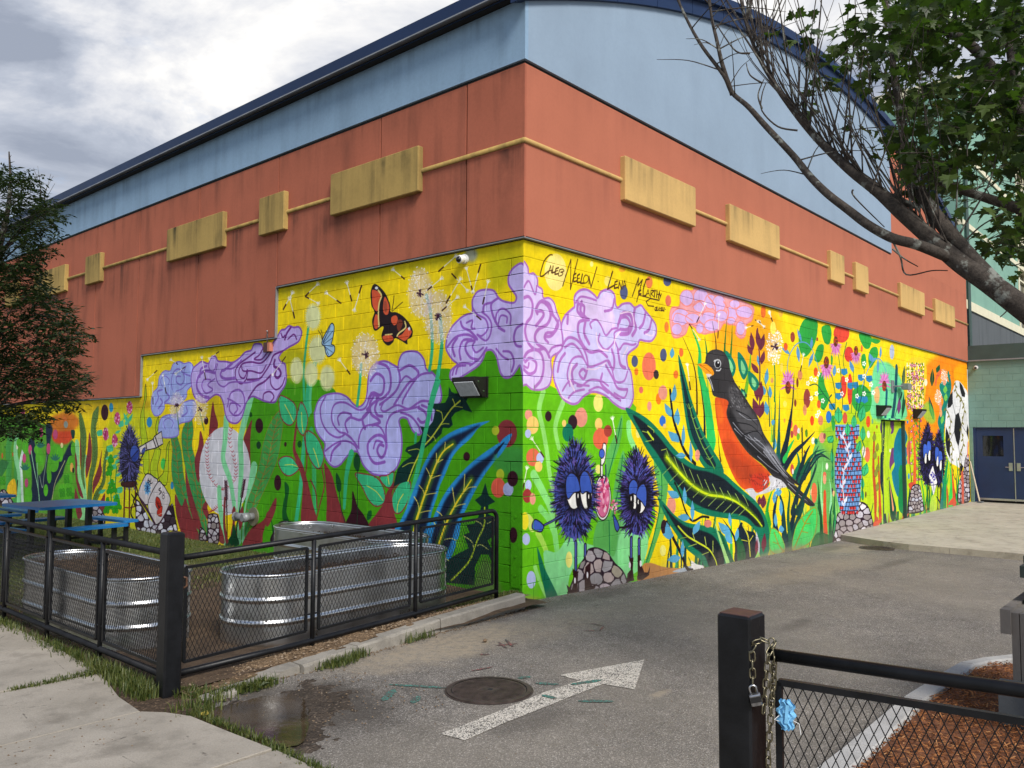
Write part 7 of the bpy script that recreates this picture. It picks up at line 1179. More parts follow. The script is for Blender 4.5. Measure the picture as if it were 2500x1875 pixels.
# ---------------------------------------------------------------- fittings on the walls
WPACK = simple('bronze_housing', (.018, .015, .014), .45, .3, .2, 8, 0); LENS = simple('frosted_lens', (.50, .52, .54), .18, 0, .15, 20, .1); WHITEP = simple('white_plastic', (.74, .74, .72), .4, 0, .05, 8, 0)
def wall_pack(loc, rz, label):
    t = thing('wall_light', label, 'wall light', 'wall pack floodlights on the mural', loc); t.rotation_euler.z = rz; t.scale = (.92, .85, .95)     # local: -y outward, x along wall
    b = MB(); b.slabx([(0, -.13), (-.10, -.13), (-.27, .07), (-.27, .12), (0, .12)], -.21, .21); fix(b.build('housing', WPACK, t))
    b = MB(); b.slabx([(-.118, -.112), (-.262, .058), (-.272, .050), (-.128, -.120)], -.175, .175); fix(b.build('lens', LENS, t))
    b = MB(); b.box(-.23, -.03, -.14, .23, .001, .13); b.build('back_plate', WPACK, t)
    b = MB(); b.tube([(.211, -.19, .06), (.216, -.19, .06)], .012, 6); b.tube([(.211, -.08, -.06), (.216, -.08, -.06)], .012, 6); b.build('screw', STEEL, t); return t
wall_pack((0, .77, 2.53), -math.pi/2, 'black wall pack floodlight near the building corner above the spiky leaf')
wall_pack((12.82, 0, 2.55), 0, 'black wall pack floodlight above the left edge of the painted doors'); wall_pack((15.7, 0, 2.54), 0, 'black wall pack floodlight under the painted flower trellis')
def dome_camera(loc, rz, label):
    t = thing('security_camera', label, 'camera', 'white dome cameras', loc); t.rotation_euler.z = rz; t.scale = (.72,)*3
    b = MB(); b.tube([(0, 0, 0), (0, -.05, 0)], .085, 16); b.tube([(0, -.05, 0), (0, -.13, -.02), (0, -.17, -.03)], .07, 16, rs=[.062, .075, .068]); b.build('housing', WHITEP, t, smooth=False)
    b = MB(); pr = [(.0, .055), (.02, .052), (.038, .04), (.05, .02), (.053, .002)]; n = 12; vs = []; fs = []
    for d, r in pr: vs += [(r*math.cos(2*math.pi*k/n), -.165-d, -.03+r*math.sin(2*math.pi*k/n)) for k in range(n)]
    fs = [(i*n+k, i*n+(k+1) % n, (i+1)*n+(k+1) % n, (i+1)*n+k) for i in range(len(pr)-1) for k in range(n)]; b.add(vs, fs); b.build('dome', GLASSDK, t, smooth=True); return t
dome_camera((0, .97, 4.16), -math.pi/2, 'white dome security camera at the top of the yellow mural near the corner'); c2 = dome_camera((XW, -.25, 4.1), -math.pi/2, 'white dome security camera on the sage green wall above the navy doors')
t = thing('junction_box', 'small maroon and orange conduit box at the edge of the purple cloud', 'box', loc=(0, 5.40, 3.33)); t.scale = (.7,)*3
BOXM = simple('brown_box_paint', (.07, .02, .018), .6); b = MB(); b.box(-.09, -.07, -.11, 0, .11, .11); b.build('housing', BOXM, t)
b = MB(); b.box(-.097, -.16, -.10, 0, -.071, .10); b.build('cover', simple('salmon_paint', (.5, .17, .10), .6), t); b = MB(); b.tube([(-.05, 0, .11), (-.05, 0, .30), (-.06, -.02, .36), (-.10, -.05, .37)], .018, 8); b.build('conduit', STEEL, t, smooth=True)
t = thing('standpipe_inlet', 'grey round capped wall pipe low on the mural by the baseball', 'pipe', loc=(0, 5.73, .60))
b = MB(); b.tube([(0, 0, 0), (-.02, 0, 0)], .15, 20); b.build('flange', simple('dull_brass', (.26, .24, .16), .5, .6), t); b = MB(); b.tube([(-.02, 0, 0), (-.10, 0, 0), (-.16, .09, 0), (-.2, .2, 0)], .062, 12); b.tube([(-.10, 0, 0), (-.2, 0, -.01)], .075, 12); b.build('pipe', TRIM, t, smooth=True); b = MB(); b.tube([(-.2, .2, 0), (-.21, .225, 0)], .078, 10); b.tube([(-.2, 0, -.01), (-.22, 0, -.01)], .06, 8); b.build('cap', TRIM, t)
t = thing('door_closer_sign', 'small grey bracket box sticking out of the mural above the painted doors', 'bracket', loc=(13.9, 0, 3.16))
b = MB(); b.box(-.16, -.03, -.15, .02, 0, .15); b.build('plate', TRIM, t); b = MB(); b.tube([(-.07, -.03, .0), (-.07, -.12, .0), (.35, -.12, .03)], .02, 8); b.build('arm', TRIM, t); b = MB(); b.box(.32, -.26, -.06, .62, -.10, .09); b.build('sensor_head', simple('grey_sensor', (.2, .22, .2), .5), t)
t = thing('broom_handle', 'long pale wooden pole leaning at the far end of the mural', 'pole', loc=(21.15, -.06, -.065)); b = MB(); b.tube([(.05, -.22, .005), (.16, .04, 1.25)], .022, 8); o = b.build('shaft', simple('pale_wood', (.6, .5, .36), .6), t); b = MB(); b.box(-.12, -.30, .0, .2, -.18, .04); b.build('foot', SLATE, t)
# ---------------------------------------------------------------- fence, posts, panels of expanded mesh
def expanded(m, u0, u1, z0a, z1a, z0b, z1b, P, nrm, W=.038, Hh=.082, sw=.0017, sd=.0014):
    L_ = u1-u0; nx = max(2, round(L_/W)); ny = max(2, round((z1a-z0a)/Hh)); 
    def Q(i, j):
        u = u0+L_*i/(2*nx); s = i/(2*nx); z0, z1 = z0a+(z0b-z0a)*s, z1a+(z1b-z1a)*s; return P(u, z0+(z1-z0)*j/(2*ny))
    for i in range(2*nx):
        for j in range(2*ny):
            if (i+j) % 2 == 0: m.strut(Q(i, j), Q(i+1, j+1), sw, sd, nrm)
            else: m.strut(Q(i, j+1), Q(i+1, j), sw, sd, nrm)
def mesh_panel(t, u0, u1, za, zb, P, nrm, dz=0.0, fw=.011):
    b = MB(); N_ = Vector(nrm)
    c = [P(u0, za), P(u1, za+dz), P(u1, zb+dz), P(u0, zb)]
    for k in range(4): b.strut(Vector(c[k]), Vector(c[(k+1) % 4]), fw, fw, nrm)
    fr_ = b.build('panel_frame', BLACKPAINT, t); b = MB(); expanded(b, u0+fw, u1-fw, za+fw, zb-fw, za+dz+fw, zb+dz-fw, P, nrm); b.build('mesh', BLACKPAINT, fr_); return fr_
def clips(t, us, zs, P, du=.06):
    b = MB()
    for u in us:
        for z in zs: b.tube([P(u-du, z), P(u+du, z)], .008, 6)
    b.build('clip', BLACKPAINT, t)
fp = thing('fence_post', 'square black steel corner post of the fence with chipped paint', 'post', 'square black gate posts', (-4.36, -.285, 0))
b = MB(); b.cbox(-.068, -.068, -.2, .068, .068, 1.205, .013); b.build('shaft', BLACKPAINT, fp); b = MB(); b.tube([(.069, -.03, .87), (.10, -.035, .86), (.105, -.035, .80), (.069, -.03, .78)], .009, 8); b.build('hasp_ring', simple('rusty_iron', (.12, .06, .035), .6, .4), fp, smooth=True)
fl = thing('mesh_fence', 'black pipe fence run with expanded mesh beside the sidewalk and the left planter', 'fence', 'black mesh fence runs', (-4.36, -.2, 0))
PL = lambda u, z: (0, u+.2, z)
b = MB(); b.tube([PL(-.22, 1.045), PL(12, 1.045)], .024, 10); b.build('top_rail', BLACKPAINT, fl, smooth=True); b = MB(); b.tube([PL(-.22, .14), PL(12, .14)], .026, 10); b.build('bottom_rail', BLACKPAINT, fl, smooth=True)
pl = [.925, 2.085, 3.24, 4.4, 5.56, 6.72]
for u in pl: b = MB(); b.tube([PL(u, -.1), PL(u, 1.04)], .021, 8); b.build('upright', BLACKPAINT, fl, smooth=True)
e = [-.20]+pl
for k in range(6): mesh_panel(fl, e[k]+.075, e[k+1]-.065, .21, .955, PL, (1, 0, 0))
clips(fl, pl, (.84, .33), PL)
frn = thing('mesh_fence', 'black pipe fence run with expanded mesh along the granite kerb, ending in a rounded corner', 'fence', 'black mesh fence runs', (-4.29, -.13, 0))
rz_ = lambda u: .98+(u+4.29)*.033
PR = lambda u, z: (u+4.29, .02*(u+4.29), z)
b = MB(); pts = [PR(-4.29, rz_(-4.29)), PR(-2.5, rz_(-2.5)), PR(-.60, rz_(-.60))]+[(lambda a: PR(-.60+.09*math.sin(a), rz_(-.60)-.09*(1-math.cos(a))))(R(15*k)) for k in range(1, 7)]+[PR(-.51, .06)]; b.tube(pts, .024, 10); b.build('top_rail', BLACKPAINT, frn, smooth=True)
b = MB(); b.tube([PR(-4.29, .105), PR(-3.2, .12), PR(-1.7, .165), PR(-.51, .215)], .026, 10); b.build('bottom_rail', BLACKPAINT, frn, smooth=True)
for u in (-2.97, -1.735): b = MB(); b.tube([PR(u, -.05), PR(u, rz_(u))], .021, 8); b.build('upright', BLACKPAINT, frn, smooth=True)
for u0, u1, za, zb, dz in ((-4.165, -3.04, .185, .905, .035), (-2.905, -1.81, .215, .945, .04), (-1.665, -.575, .265, 1.0, .035)): mesh_panel(frn, u0, u1, za, zb, PR, (0, 1, 0), dz)
clips(frn, (-2.97, -1.735), (.84, .36), PR)
# gate across the drive
GP = Vector((-4.30+.068, -4.775, 0)); gpst = thing('gate_post', 'square black gate post with worn brown cap in the foreground', 'post', 'square black gate posts', tuple(GP))
b = MB(); b.cbox(-.071, -.071, -.2, .071, .071, 1.238, .009); b.build('shaft', BLACKPAINT, gpst); b = MB(); b.cbox(-.063, -.063, 1.236, .063, .063, 1.241, .002); b.build('cap', RUST, gpst)
gate = thing('swing_gate', 'black pipe swing gate with expanded mesh, chained to the gate post', 'gate', loc=(-4.225, -4.905, -.012)); gate.rotation_euler.z = R(-90+9)
PG = lambda u, z: (u, 0, z)
b = MB(); b.tube([PG(-.02, 1.105), PG(3.4, 1.105)], .0245, 14); b.build('top_rail', BLACKPAINT, gate, smooth=True); b = MB(); b.tube([PG(-.02, .16), PG(3.4, .16)], .0245, 12); b.build('bottom_rail', BLACKPAINT, gate, smooth=True)
mesh_panel(gate, .02, 1.62, .25, 1.005, PG, (0, 1, 0), 0, .0125); mesh_panel(gate, 1.72, 3.3, .25, 1.005, PG, (0, 1, 0), 0, .0125)
b = MB(); b.tube([PG(1.67, .16), PG(1.67, 1.10)], .022, 8); b.build('upright', BLACKPAINT, gate, smooth=True)
# chain, padlock, mask
BRASS = simple('zinc_chain', (.21, .185, .12), .36, .9, .25, 30, 0)
ch = thing('chain', 'brassy steel chain looped round the gate rail and hanging beside the post', 'chain', loc=(-4.26, -4.862, 1.09))
me_link = MB(); lk = []
for k in range(20):
    a = 2*math.pi*k/20; x, z = .0105*math.cos(a), .0105*math.sin(a)+(.0095 if math.sin(a) > 0 else -.0095); lk.append((x, 0, z))
me_link.tube(lk+[lk[0]], .0034, 6, cap=False); proto = me_link.build('link', BRASS, ch, smooth=True)
def hang(path, start=0):
    path = [Vector(p) for p in path]; seg = [0]
    for a, b_ in zip(path, path[1:]): seg.append(seg[-1]+(b_-a).length)
    d = start; i = 0
    while d < seg[-1]:
        k = max(j for j in range(len(seg)) if seg[j] <= d); k = min(k, len(path)-2); f = (d-seg[k])/max(seg[k+1]-seg[k], 1e-6); p = path[k].lerp(path[k+1], f); t = (path[k+1]-path[k]).normalized()
        q = t.to_track_quat('Z', 'Y').to_matrix().to_4x4() @ Matrix.Rotation(R(25+90*(i % 2)), 4, 'Z'); yield Matrix.Translation(p) @ q
        d += .032; i += 1
ms = []
for pth in ([(-.035, .01, -.16), (-.035, .012, .03), (-.025, .0, .055), (.0, -.02, .062), (.02, -.04, .05)], [(.02, -.05, .045), (-.012, -.045, .02), (-.02, -.03, -.14), (-.022, -.025, -.21)], [(.02, -.045, .05), (.012, -.055, .0), (.004, -.05, -.14), (-.005, -.035, -.36), (-.005, -.03, -.9)], [(.03, -.05, .0), (.02, -.05, -.09), (.0, -.045, -.2)]): ms += list(hang(pth))
for k, mt in enumerate(ms):
    o = proto if k == 0 else proto.copy()
    if k: COL.objects.link(o); o.parent = ch
    o.matrix_local = mt
pk_ = thing('padlock', 'small silver and black padlock hanging on the chain', 'padlock', loc=(-4.312, -4.865, .955)); pk_.rotation_euler = (R(12), R(-14), R(-60))
b = MB(); b.cbox(-.021, -.012, -.044, .021, .012, .0, .004); b.build('body', simple('laminated_steel', (.3, .3, .31), .3, .9, .3, 60, 0), pk_); b = MB(); b.tube([(-.013, 0, -.002), (-.013, 0, .022)]+[(-.013*math.cos(R(20*k)), 0, .022+.013*math.sin(R(20*k))) for k in range(1, 9)]+[(.013, 0, .022), (.013, 0, -.002)], .0036, 8); b.build('shackle', STEEL, pk_, smooth=True); b = MB(); b.box(-.0205, -.0135, -.030, .0205, -.0121, -.008); b.build('band', BLACKMETAL, pk_)
MASK = simple('pale_blue_mask', (.16, .42, .66), .8, 0, .15, 40, .2); mk_ = thing('face_mask', 'crumpled pale blue disposable mask snagged on the gate mesh', 'mask', loc=(-4.232, -4.955, .885)); mk_.rotation_euler = (0, 0, R(-90+9+20))
b = MB(); nx, ny = 8, 14; rr = random.Random(3)
b.add([((i/nx-.5)*.062*(.55+.9*math.sin(math.pi*min(1, (j+1.0)/(ny+1.5)))*.6)+.006*math.sin(j*1.3), -.016-.016*math.sin(math.pi*i/nx)-.007*math.cos(i*2.4+j*.5)+rr.uniform(-.003, .003), (j/ny-.5)*.115) for j in range(ny+1) for i in range(nx+1)], [(j*(nx+1)+i, j*(nx+1)+i+1, (j+1)*(nx+1)+i+1, (j+1)*(nx+1)+i) for j in range(ny) for i in range(nx)]); b.build('fabric', MASK, mk_, smooth=False)
b = MB(); b.strut((-.004, -.036, -.03), (.002, -.04, .04), .006, .0006, (0, 1, 0)); b.build('fold', MASK, mk_); b = MB(); b.tube([(.02, -.02, -.02), (.045, -.03, -.03), (.05, -.03, -.07)], .0015, 5); b.tube([(-.02, -.02, -.03), (-.045, -.03, -.02), (-.02, -.02, .0)], .0015, 5); b.build('ear_loop', WHITEP, mk_)
# ---------------------------------------------------------------- stock-tank planters
def stadium(L_, W_, n=14, off=0.0):
    r = W_/2+off; h = L_/2-W_/2; return [(h+r*math.cos(R(-90+180*k/n)), r*math.sin(R(-90+180*k/n))) for k in range(n+1)]+[(-h+r*math.cos(R(90+180*k/n)), r*math.sin(R(90+180*k/n))) for k in range(n+1)]
def tank(loc, rz, L_, W_, label, fill=.48, H_=.635):
    t = thing('stock_tank_planter', label, 'planter', 'galvanised stock tank planters', loc); t.rotation_euler.z = rz
    prof = [(0, -.012), (.03, 0), (.04, 0)]
    for c0 in (H_*.34, H_*.66): prof += [(c0-.032, 0), (c0-.024, 0), (c0-.016, .008), (c0-.006, .014), (c0+.006, .014), (c0+.016, .008), (c0+.024, 0), (c0+.032, 0)]
    prof += [(H_-.04, 0), (H_-.03, 0), (H_, .004), (H_, -.006), (H_-.03, -.006), (.2, -.006)]
    rings = [[(x, y, z) for x, y in stadium(L_, W_, 14, o)] for z, o in prof]; n = len(rings[0]); b = MB()
    b.add([v for r_ in rings for v in r_], [(i*n+k, i*n+(k+1) % n, (i+1)*n+(k+1) % n, (i+1)*n+k) for i in range(len(rings)-1) for k in range(n)]); body = fix(b.build('body', GALV, t, smooth=True))
    b = MB(); ring = [(x, y, H_) for x, y in stadium(L_, W_, 14, .004)]; b.tube(ring+ring[:2], .0155, 10, cap=False); b.build('rim', GALV, t, smooth=True)
    b = MB()
    for k in (3, 11, 18, 26): x, y = stadium(L_, W_, 14, .002)[k]; d = Vector((x, y, 0)); b.strut((x, y, .02), (x, y, H_-.03), .010, .003, (stadium(1, 1, 14)[k][0]-(.0), stadium(1, 1, 14)[k][1], 0))
    b.build('seam', GALV, body)
    b = MB(); st = stadium(L_, W_, 14, -.012); vs = [(0, 0, fill)]; fs = []; M_ = 9; rr = random.Random(L_)
    vs = []; 
    for q in range(M_+1):
        f = q/M_
        for x, y in st: z = fill+.05*(1-f*f)+.03*mnoise.noise(Vector((x*f*5+loc[0], y*f*5, 2)))+rr.uniform(-.008, .008); vs.append((x*f, y*f, z))
    b.add(vs, [(q*n+k, q*n+(k+1) % n, (q+1)*n+(k+1) % n, (q+1)*n+k) for q in range(M_) for k in range(n)]); fix(b.build('soil', POTSOIL if fill < .53 else SOIL, t))
    b = MB()
    for k in range(260):
        a, c_ = rr.uniform(-1, 1)*(L_/2-.1), rr.uniform(-1, 1)*(W_/2-.08)
        if abs(a) > L_/2-W_/2 and math.hypot(abs(a)-(L_/2-W_/2), c_) > W_/2-.06: continue
        f2 = min(1, max(abs(a)/(L_/2), abs(c_)/(W_/2))); z = fill+.05*(1-f2*f2)+.015; s = rr.uniform(.008, .022); b.add([(a-s, c_, z), (a+s*.6, c_-s, z), (a+s*.5, c_+s, z), (a, c_, z+s)], [(0, 1, 3), (1, 2, 3), (2, 0, 3)])
    tag(b.build('soil_clods', SOIL if fill > .53 else POTSOIL, t), kind='stuff'); return t
tank((-2.08, .63, .04), R(2), 2.62, .88, 'galvanised oval tank planter of dark soil just behind the kerb fence', .50)
tank((-.60, 2.5, .045), R(90), 2.66, .88, 'galvanised oval tank planter against the mural wall, farthest back', .48)
tank((-3.86, 2.08, .035), R(91), 2.36, .86, 'galvanised oval tank planter filled nearly to the brim beside the sidewalk fence', .55)
# ---------------------------------------------------------------- picnic tables
def rounded(x0, y0, x1, y1, r, n=4):
    q = []
    for cx, cy, a0 in ((x1-r, y1-r, 0), (x0+r, y1-r, 90), (x0+r, y0+r, 180), (x1-r, y0+r, 270)): q += [(cx+r*math.cos(R(a0+90*k/n)), cy+r*math.sin(R(a0+90*k/n))) for k in range(n+1)]
    return q
def picnic(loc, rz, label):
    t = thing('picnic_table', label, 'table', 'blue square picnic tables', loc); t.rotation_euler.z = rz
    b = MB(); b.prism(rounded(-.62, -.62, .62, .62, .06), .715, .76); b.build('table_top', BLUETOP, t)
    for k in range(4):
        c, s = round(math.cos(k*math.pi/2)), round(math.sin(k*math.pi/2)); Q = lambda x, y: (c*x-s*y, s*x+c*y)
        p = [Q(x, y) for x, y in rounded(-.56, -1.04, .56, -.77, .05)]; b = MB(); b.prism(p, .405, .445); b.build('bench', BLUETOP, t)
        for x in (-.38, .38): px, py = Q(x, -.905); b = MB(); b.box(px-.03, py-.03, 0, px+.03, py+.03, .405); b.build('bench_leg', BLACKMETAL, t)
    for x in (-.3, .3):
        for y in (-.3, .3): b = MB(); b.box(x-.04, y-.04, 0, x+.04, y+.04, .715); b.build('leg', BLACKMETAL, t)
    for k in range(4):
        c, s = round(math.cos(k*math.pi/2)), round(math.sin(k*math.pi/2))
        for x in (-.3, .3): b = MB(); b.strut((c*x+s*.3, s*x-c*.3, .14), (c*x+s*.9, s*x-c*.9, .14), .02, .02, (0, 0, 1)); b.build('brace', BLACKMETAL, t)
    return t
picnic((-2.10, 8.02, .05), R(8), 'blue square picnic table with four benches, nearer and wholly in view'); picnic((-2.62, 11.0, .05), R(4), 'blue square picnic table cut off by the left edge behind the other')
# ---------------------------------------------------------------- manhole, drain, puddle, mud
IRON = simple('rusty_cast_iron', (.075, .055, .047), .55, .4, .35, 14, .3, 80)
mh = thing('manhole', 'round ribbed cast iron manhole cover beside the painted arrow', 'manhole', loc=(-2.66, -1.945, 0))
def disc(b, r0, r1, z, n=40, x0=0, y0=0):
    if r0 == 0: b.add([(x0+r1*math.cos(2*math.pi*k/n), y0+r1*math.sin(2*math.pi*k/n), z) for k in range(n)], [tuple(range(n))])
    else: b.add([(x0+r*math.cos(2*math.pi*k/n), y0+r*math.sin(2*math.pi*k/n), z) for r in (r0, r1) for k in range(n)], [(k, n+k, n+(k+1) % n, (k+1) % n) for k in range(n)])
b = MB(); disc(b, .292, .325, .013); disc(b, .325, .34, .004); b.add([(r*math.cos(2*math.pi*k/40), r*math.sin(2*math.pi*k/40), z) for r, z in ((.325, .013), (.325, .0)) for k in range(40)], [(k, 40+k, 40+(k+1) % 40, (k+1) % 40) for k in range(40)]); b.build('frame', IRON, mh)
b = MB(); disc(b, 0, .284, .0105); cv = b.build('cover', IRON, mh); b = MB(); disc(b, .284, .292, .0055); b.build('gap', BLACKGAP, mh)
for k in range(23):
    x = -.253+k*.023; h = math.sqrt(max(.0, .268**2-x*x))
    if h < .05: continue
    for s_ in ((-h, h),) if abs(x) > .05 else ((-h, -.075), (.075, h)): b = MB(); b.box(x-.0055, s_[0], .010, x+.0055, s_[1], .0145); o = b.build('rib', IRON, cv)
b = MB(); b.box(-.045, -.06, .0105, .045, .06, .0125); b.build('pick_plate', IRON, cv); b = MB(); b.box(-.018, -.03, .0126, .018, .005, .0135); b.build('pick_hole', BLACKGAP, cv); mh.rotation_euler.z = R(12)
dg = thing('drain_grate', 'round slotted drain grate at the foot of the concrete apron', 'drain', loc=(9.38, -.98, asph_z(9.38, -.98)+.006))
b = MB(); disc(b, .26, .32, .012, 32); disc(b, 0, .26, .0, 32); b.build('frame', IRON, dg)
for k in range(11):
    x = -.225+k*.045; h = math.sqrt(.25**2-x*x); b = MB(); b.box(x-.012, -h, .0, x+.012, h, .012); b.build('bar', IRON, dg)
BZ = lambda x, y: tuple(on_plane(450+x/2.765, 1450+y/2.765, 2, 0.0)[:2])
PUD = [BZ(*q) for q in ((60, 868), (170, 800), (330, 752), (500, 712), (640, 690), (760, 700), (815, 760), (850, 860), (830, 950), (790, 1022), (690, 1050), (575, 1040), (420, 985), (270, 925), (150, 885))]
def smooth_poly(p, n=4, jit=.012, seed=1):
    q = Canvas.spline(np.array(p), True, n); r = random.Random(seed); return [(x+r.uniform(-jit, jit), y+r.uniform(-jit, jit)) for x, y in q]
PUDS = [(x+.05*mnoise.noise(Vector((x*5, y*5, 1)))+.02*mnoise.noise(Vector((x*19, y*19, 1))), y+.05*mnoise.noise(Vector((x*5, y*5, 6)))+.02*mnoise.noise(Vector((x*19, y*19, 6)))) for x, y in smooth_poly(PUD, 7, .004)]
def water_mat():
    m = Mat('muddy_water', .07, 0, .5); m.b.inputs['IOR'].default_value = 1.33; m.color(m.ramp(m.noise(4, 5), (.3, (.03, .019, .009)), (.7, (.075, .05, .027)))); m.bump(m.noise(16, 4), .10, .01); return m.m
tag(sheet('puddle', PUDS, .0165, water_mat()), kind='structure')
MUDP = [BZ(*q) for q in ((20, 800), (110, 720), (300, 690), (500, 670), (640, 640), (800, 585), (950, 585), (1110, 600), (1190, 700), (1180, 800), (1080, 900), (1010, 1000), (890, 1095), (760, 1110), (640, 1085), (380, 990), (230, 930), (60, 870))]
MUDS = smooth_poly(MUDP, 4, .03, 2)
b = MB(); st_ = .03; xs = [p[0] for p in MUDS]; ysm = [p[1] for p in MUDS]; idx = {}; vs = []; fs = []
nx, ny = int((max(xs)-min(xs))/st_)+2, int((max(ysm)-min(ysm))/st_)+2
def edge_d(x, y, P): return min(math.hypot(x-a, y-c_) for a, c_ in P)
def mv(i, j):
    if (i, j) not in idx:
        x, y = min(xs)+i*st_, min(ysm)+j*st_; ins = inpoly(x, y, MUDS); d = edge_d(x, y, MUDS); ip = inpoly(x, y, PUDS)
        z = (-.010+min(d, .3)*.09+.020*mnoise.noise(Vector((x*6, y*6, 0)))+.012*mnoise.noise(Vector((x*26, y*26, 0)))) if ins else -.008
        if ip: z = min(z, .004)
        idx[(i, j)] = len(vs); vs.append((x, y, z))
    return idx[(i, j)]
for i in range(nx):
    for j in range(ny):
        x, y = min(xs)+(i+.5)*st_, min(ysm)+(j+.5)*st_
        if inpoly(x, y, MUDS): fs.append((mv(i, j), mv(i+1, j), mv(i+1, j+1), mv(i, j+1)))
b.add(vs, fs); tag(b.build('mud_patch', MUD, smooth=True), kind='structure')
# ---------------------------------------------------------------- weathered bin stand at the right edge
WOOD = streaky('grey_weathered_wood', (.17, .155, .14), (.06, .055, .05), .8, .1, 6)
t = thing('wooden_planter_box', 'grey weathered wooden box with a top rail at the right edge of the picture', 'box', loc=(-.95, -5.10, 0))
D = lambda x, y, X: on_plane(2200+x/3.0167, 1325+y/3.0167, 0, X)
zt = float(D(790, 490, -.95)[2]); 
b = MB(); b.box(.0, -.06, .04, .9, -.015, zt-.02); b.box(.0, -.11, .04, .05, -.065, zt-.02); b.build('side_board', WOOD, t)
b = MB(); b.box(.0, -.16, .04, .05, -.115, zt-.02); b.box(.0, -.9, .04, .05, -.165, zt-.025); b.build('front_board', WOOD, t)
b = MB(); b.box(-.03, -.015, zt-.16, .95, .045, zt); b.build('top_rail', WOOD, t); b = MB(); b.box(-.08, -.9, .0, .0, .06, .33); b.build('base_board', SLATE, t)
t2 = thing('white_pipe', 'white plastic pipe with a wire ring standing in front of the weathered wooden box', 'pipe', loc=(-1.10, -5.36, 0)); b = MB(); b.tube([(0, 0, 0), (0, 0, zt-.02)], .055, 16); b.build('pipe', WHITEP, t2, smooth=True); b = MB(); b.tube([(.07*math.cos(R(30*k)), .07*math.sin(R(30*k)), .42) for k in range(13)], .004, 5, cap=False); b.tube([(-.06, .05, .42), (-.09, .07, .45), (-.11, .06, .43), (-.09, .05, .41)], .003, 5); b.build('wire_ring', STEEL, t2)
zb_ = float(on_plane(2497, 1362, 0, -.35)[2]); t3 = thing('green_bin', 'dark green plastic bin standing up behind the weathered wooden box', 'bin', loc=(-.35, -5.42, 0)); b = MB(); b.add([(x*s, y*s, z) for z, s in ((.0, .2), (zb_, .26)) for x, y in ((-1, -1), (1, -1), (1, 1), (-1, 1))], [(0, 1, 5, 4), (1, 2, 6, 5), (2, 3, 7, 6), (3, 0, 4, 7), (3, 2, 1, 0), (4, 5, 6, 7)]); b.build('body', simple('dark_green_plastic', (.012, .05, .03), .45, 0, .15, 4, .1), t3); b = MB(); b.box(-.30, -.30, zb_-.10, .30, .30, zb_-.02); b.box(-.28, -.28, zb_+.001, .28, .28, zb_+.05); b.build('lid', simple('black_plastic', (.02, .03, .025), .5), t3)
# ---------------------------------------------------------------- grass, gravel, mulch
rg = random.Random(11)
def blades(name, label, spots, mat, h=(.05, .13), w_=(.003, .006)):
    b = MB()
    for x, y, z, s in spots:
        a = rg.uniform(0, 6.283); hh = rg.uniform(*h)*s; ww = rg.uniform(*w_); lean = rg.uniform(.1, .8)*hh; dx, dy = math.cos(a), math.sin(a); px, py = -dy*ww, dx*ww
        m1 = (x+dx*lean*.35, y+dy*lean*.35, z+hh*.6); tp = (x+dx*lean, y+dy*lean, z+hh*(1 if lean < hh*.5 else .85))
        b.add([(x-px, y-py, z), (x+px, y+py, z), (m1[0]+px*.7, m1[1]+py*.7, m1[2]), (m1[0]-px*.7, m1[1]-py*.7, m1[2]), tp], [(0, 1, 2, 3), (3, 2, 4)])
    return tag(b.build(name, mat), label, 'grass', kind='stuff')
sp = []
for k in range(3600):                           # strip between sidewalk and fence
    y = rg.uniform(-.25, 3.6) if rg.random() < .75 else rg.uniform(-.3, .9); x = -4.47+rg.gauss(.03, .05)+(.02 if y > 1 else 0)
    dens = .55+.6*mnoise.noise(Vector((x*3, y*2.2, 9)))
    if -.3 < y < .6: x -= rg.uniform(0, .10)*(.6-y); dens += .35
    if rg.random() < dens: sp.append((x, y, .012, .75 if y > 1.2 else 1.0))
for k in range(700): t_ = rg.random()**1.6; sp.append((-4.5-t_*.62+rg.gauss(0, .02), .625+rg.gauss(0, .018+.02*(1-t_)), .015, .45))
for k in range(260): a = rg.uniform(0, 6.28); sp.append((-4.30+.13*math.cos(a)*rg.random()+.06, -.42+.09*math.sin(a), .012, .6))
for k in range(950): y = rg.uniform(-2.5, -.85); sp.append((-4.435+.02*math.sin(y*3)+rg.gauss(0, .022), y, .006, .35+.3*rg.random()))
for cx, cy, r, n in ((-3.86, -.62, .10, 300), (-4.05, -.60, .07, 160), (-3.02, -.56, .09, 260), (-2.78, -.50, .07, 120), (-1.9, -.42, .05, 50), (-2.1, -.43, .05, 50), (-4.32, -.68, .12, 150), (-4.40, -.86, .07, 130)):
    for k in range(n): sp.append((cx+rg.gauss(0, r), cy+rg.gauss(0, r*.35), .01, rg.uniform(.5, .95)))
blades('verge_grass', 'tufts of green grass along the sidewalk edge and kerb', sp, GRASS)
sp = []
for k in range(26000):
    x, y = rg.uniform(-4.25, -.03), 2.4+rg.random()**1.3*12; d = .22*(y-2.2)+1.1*mnoise.noise(Vector((x*1.2, y*1.2, 4)))
    if d > .25 and rg.random() < min(1, d): sp.append((x, y, bed_z(x, y)-.005, .55))
for k in range(900): x, y = rg.uniform(-1.4, -.02), rg.uniform(-.05, .15); sp.append((x, y, .12, .3))
blades('lawn_grass', 'patchy trampled lawn around the picnic tables and planters', sp, DRYGRASS, (.05, .11), (.004, .008))
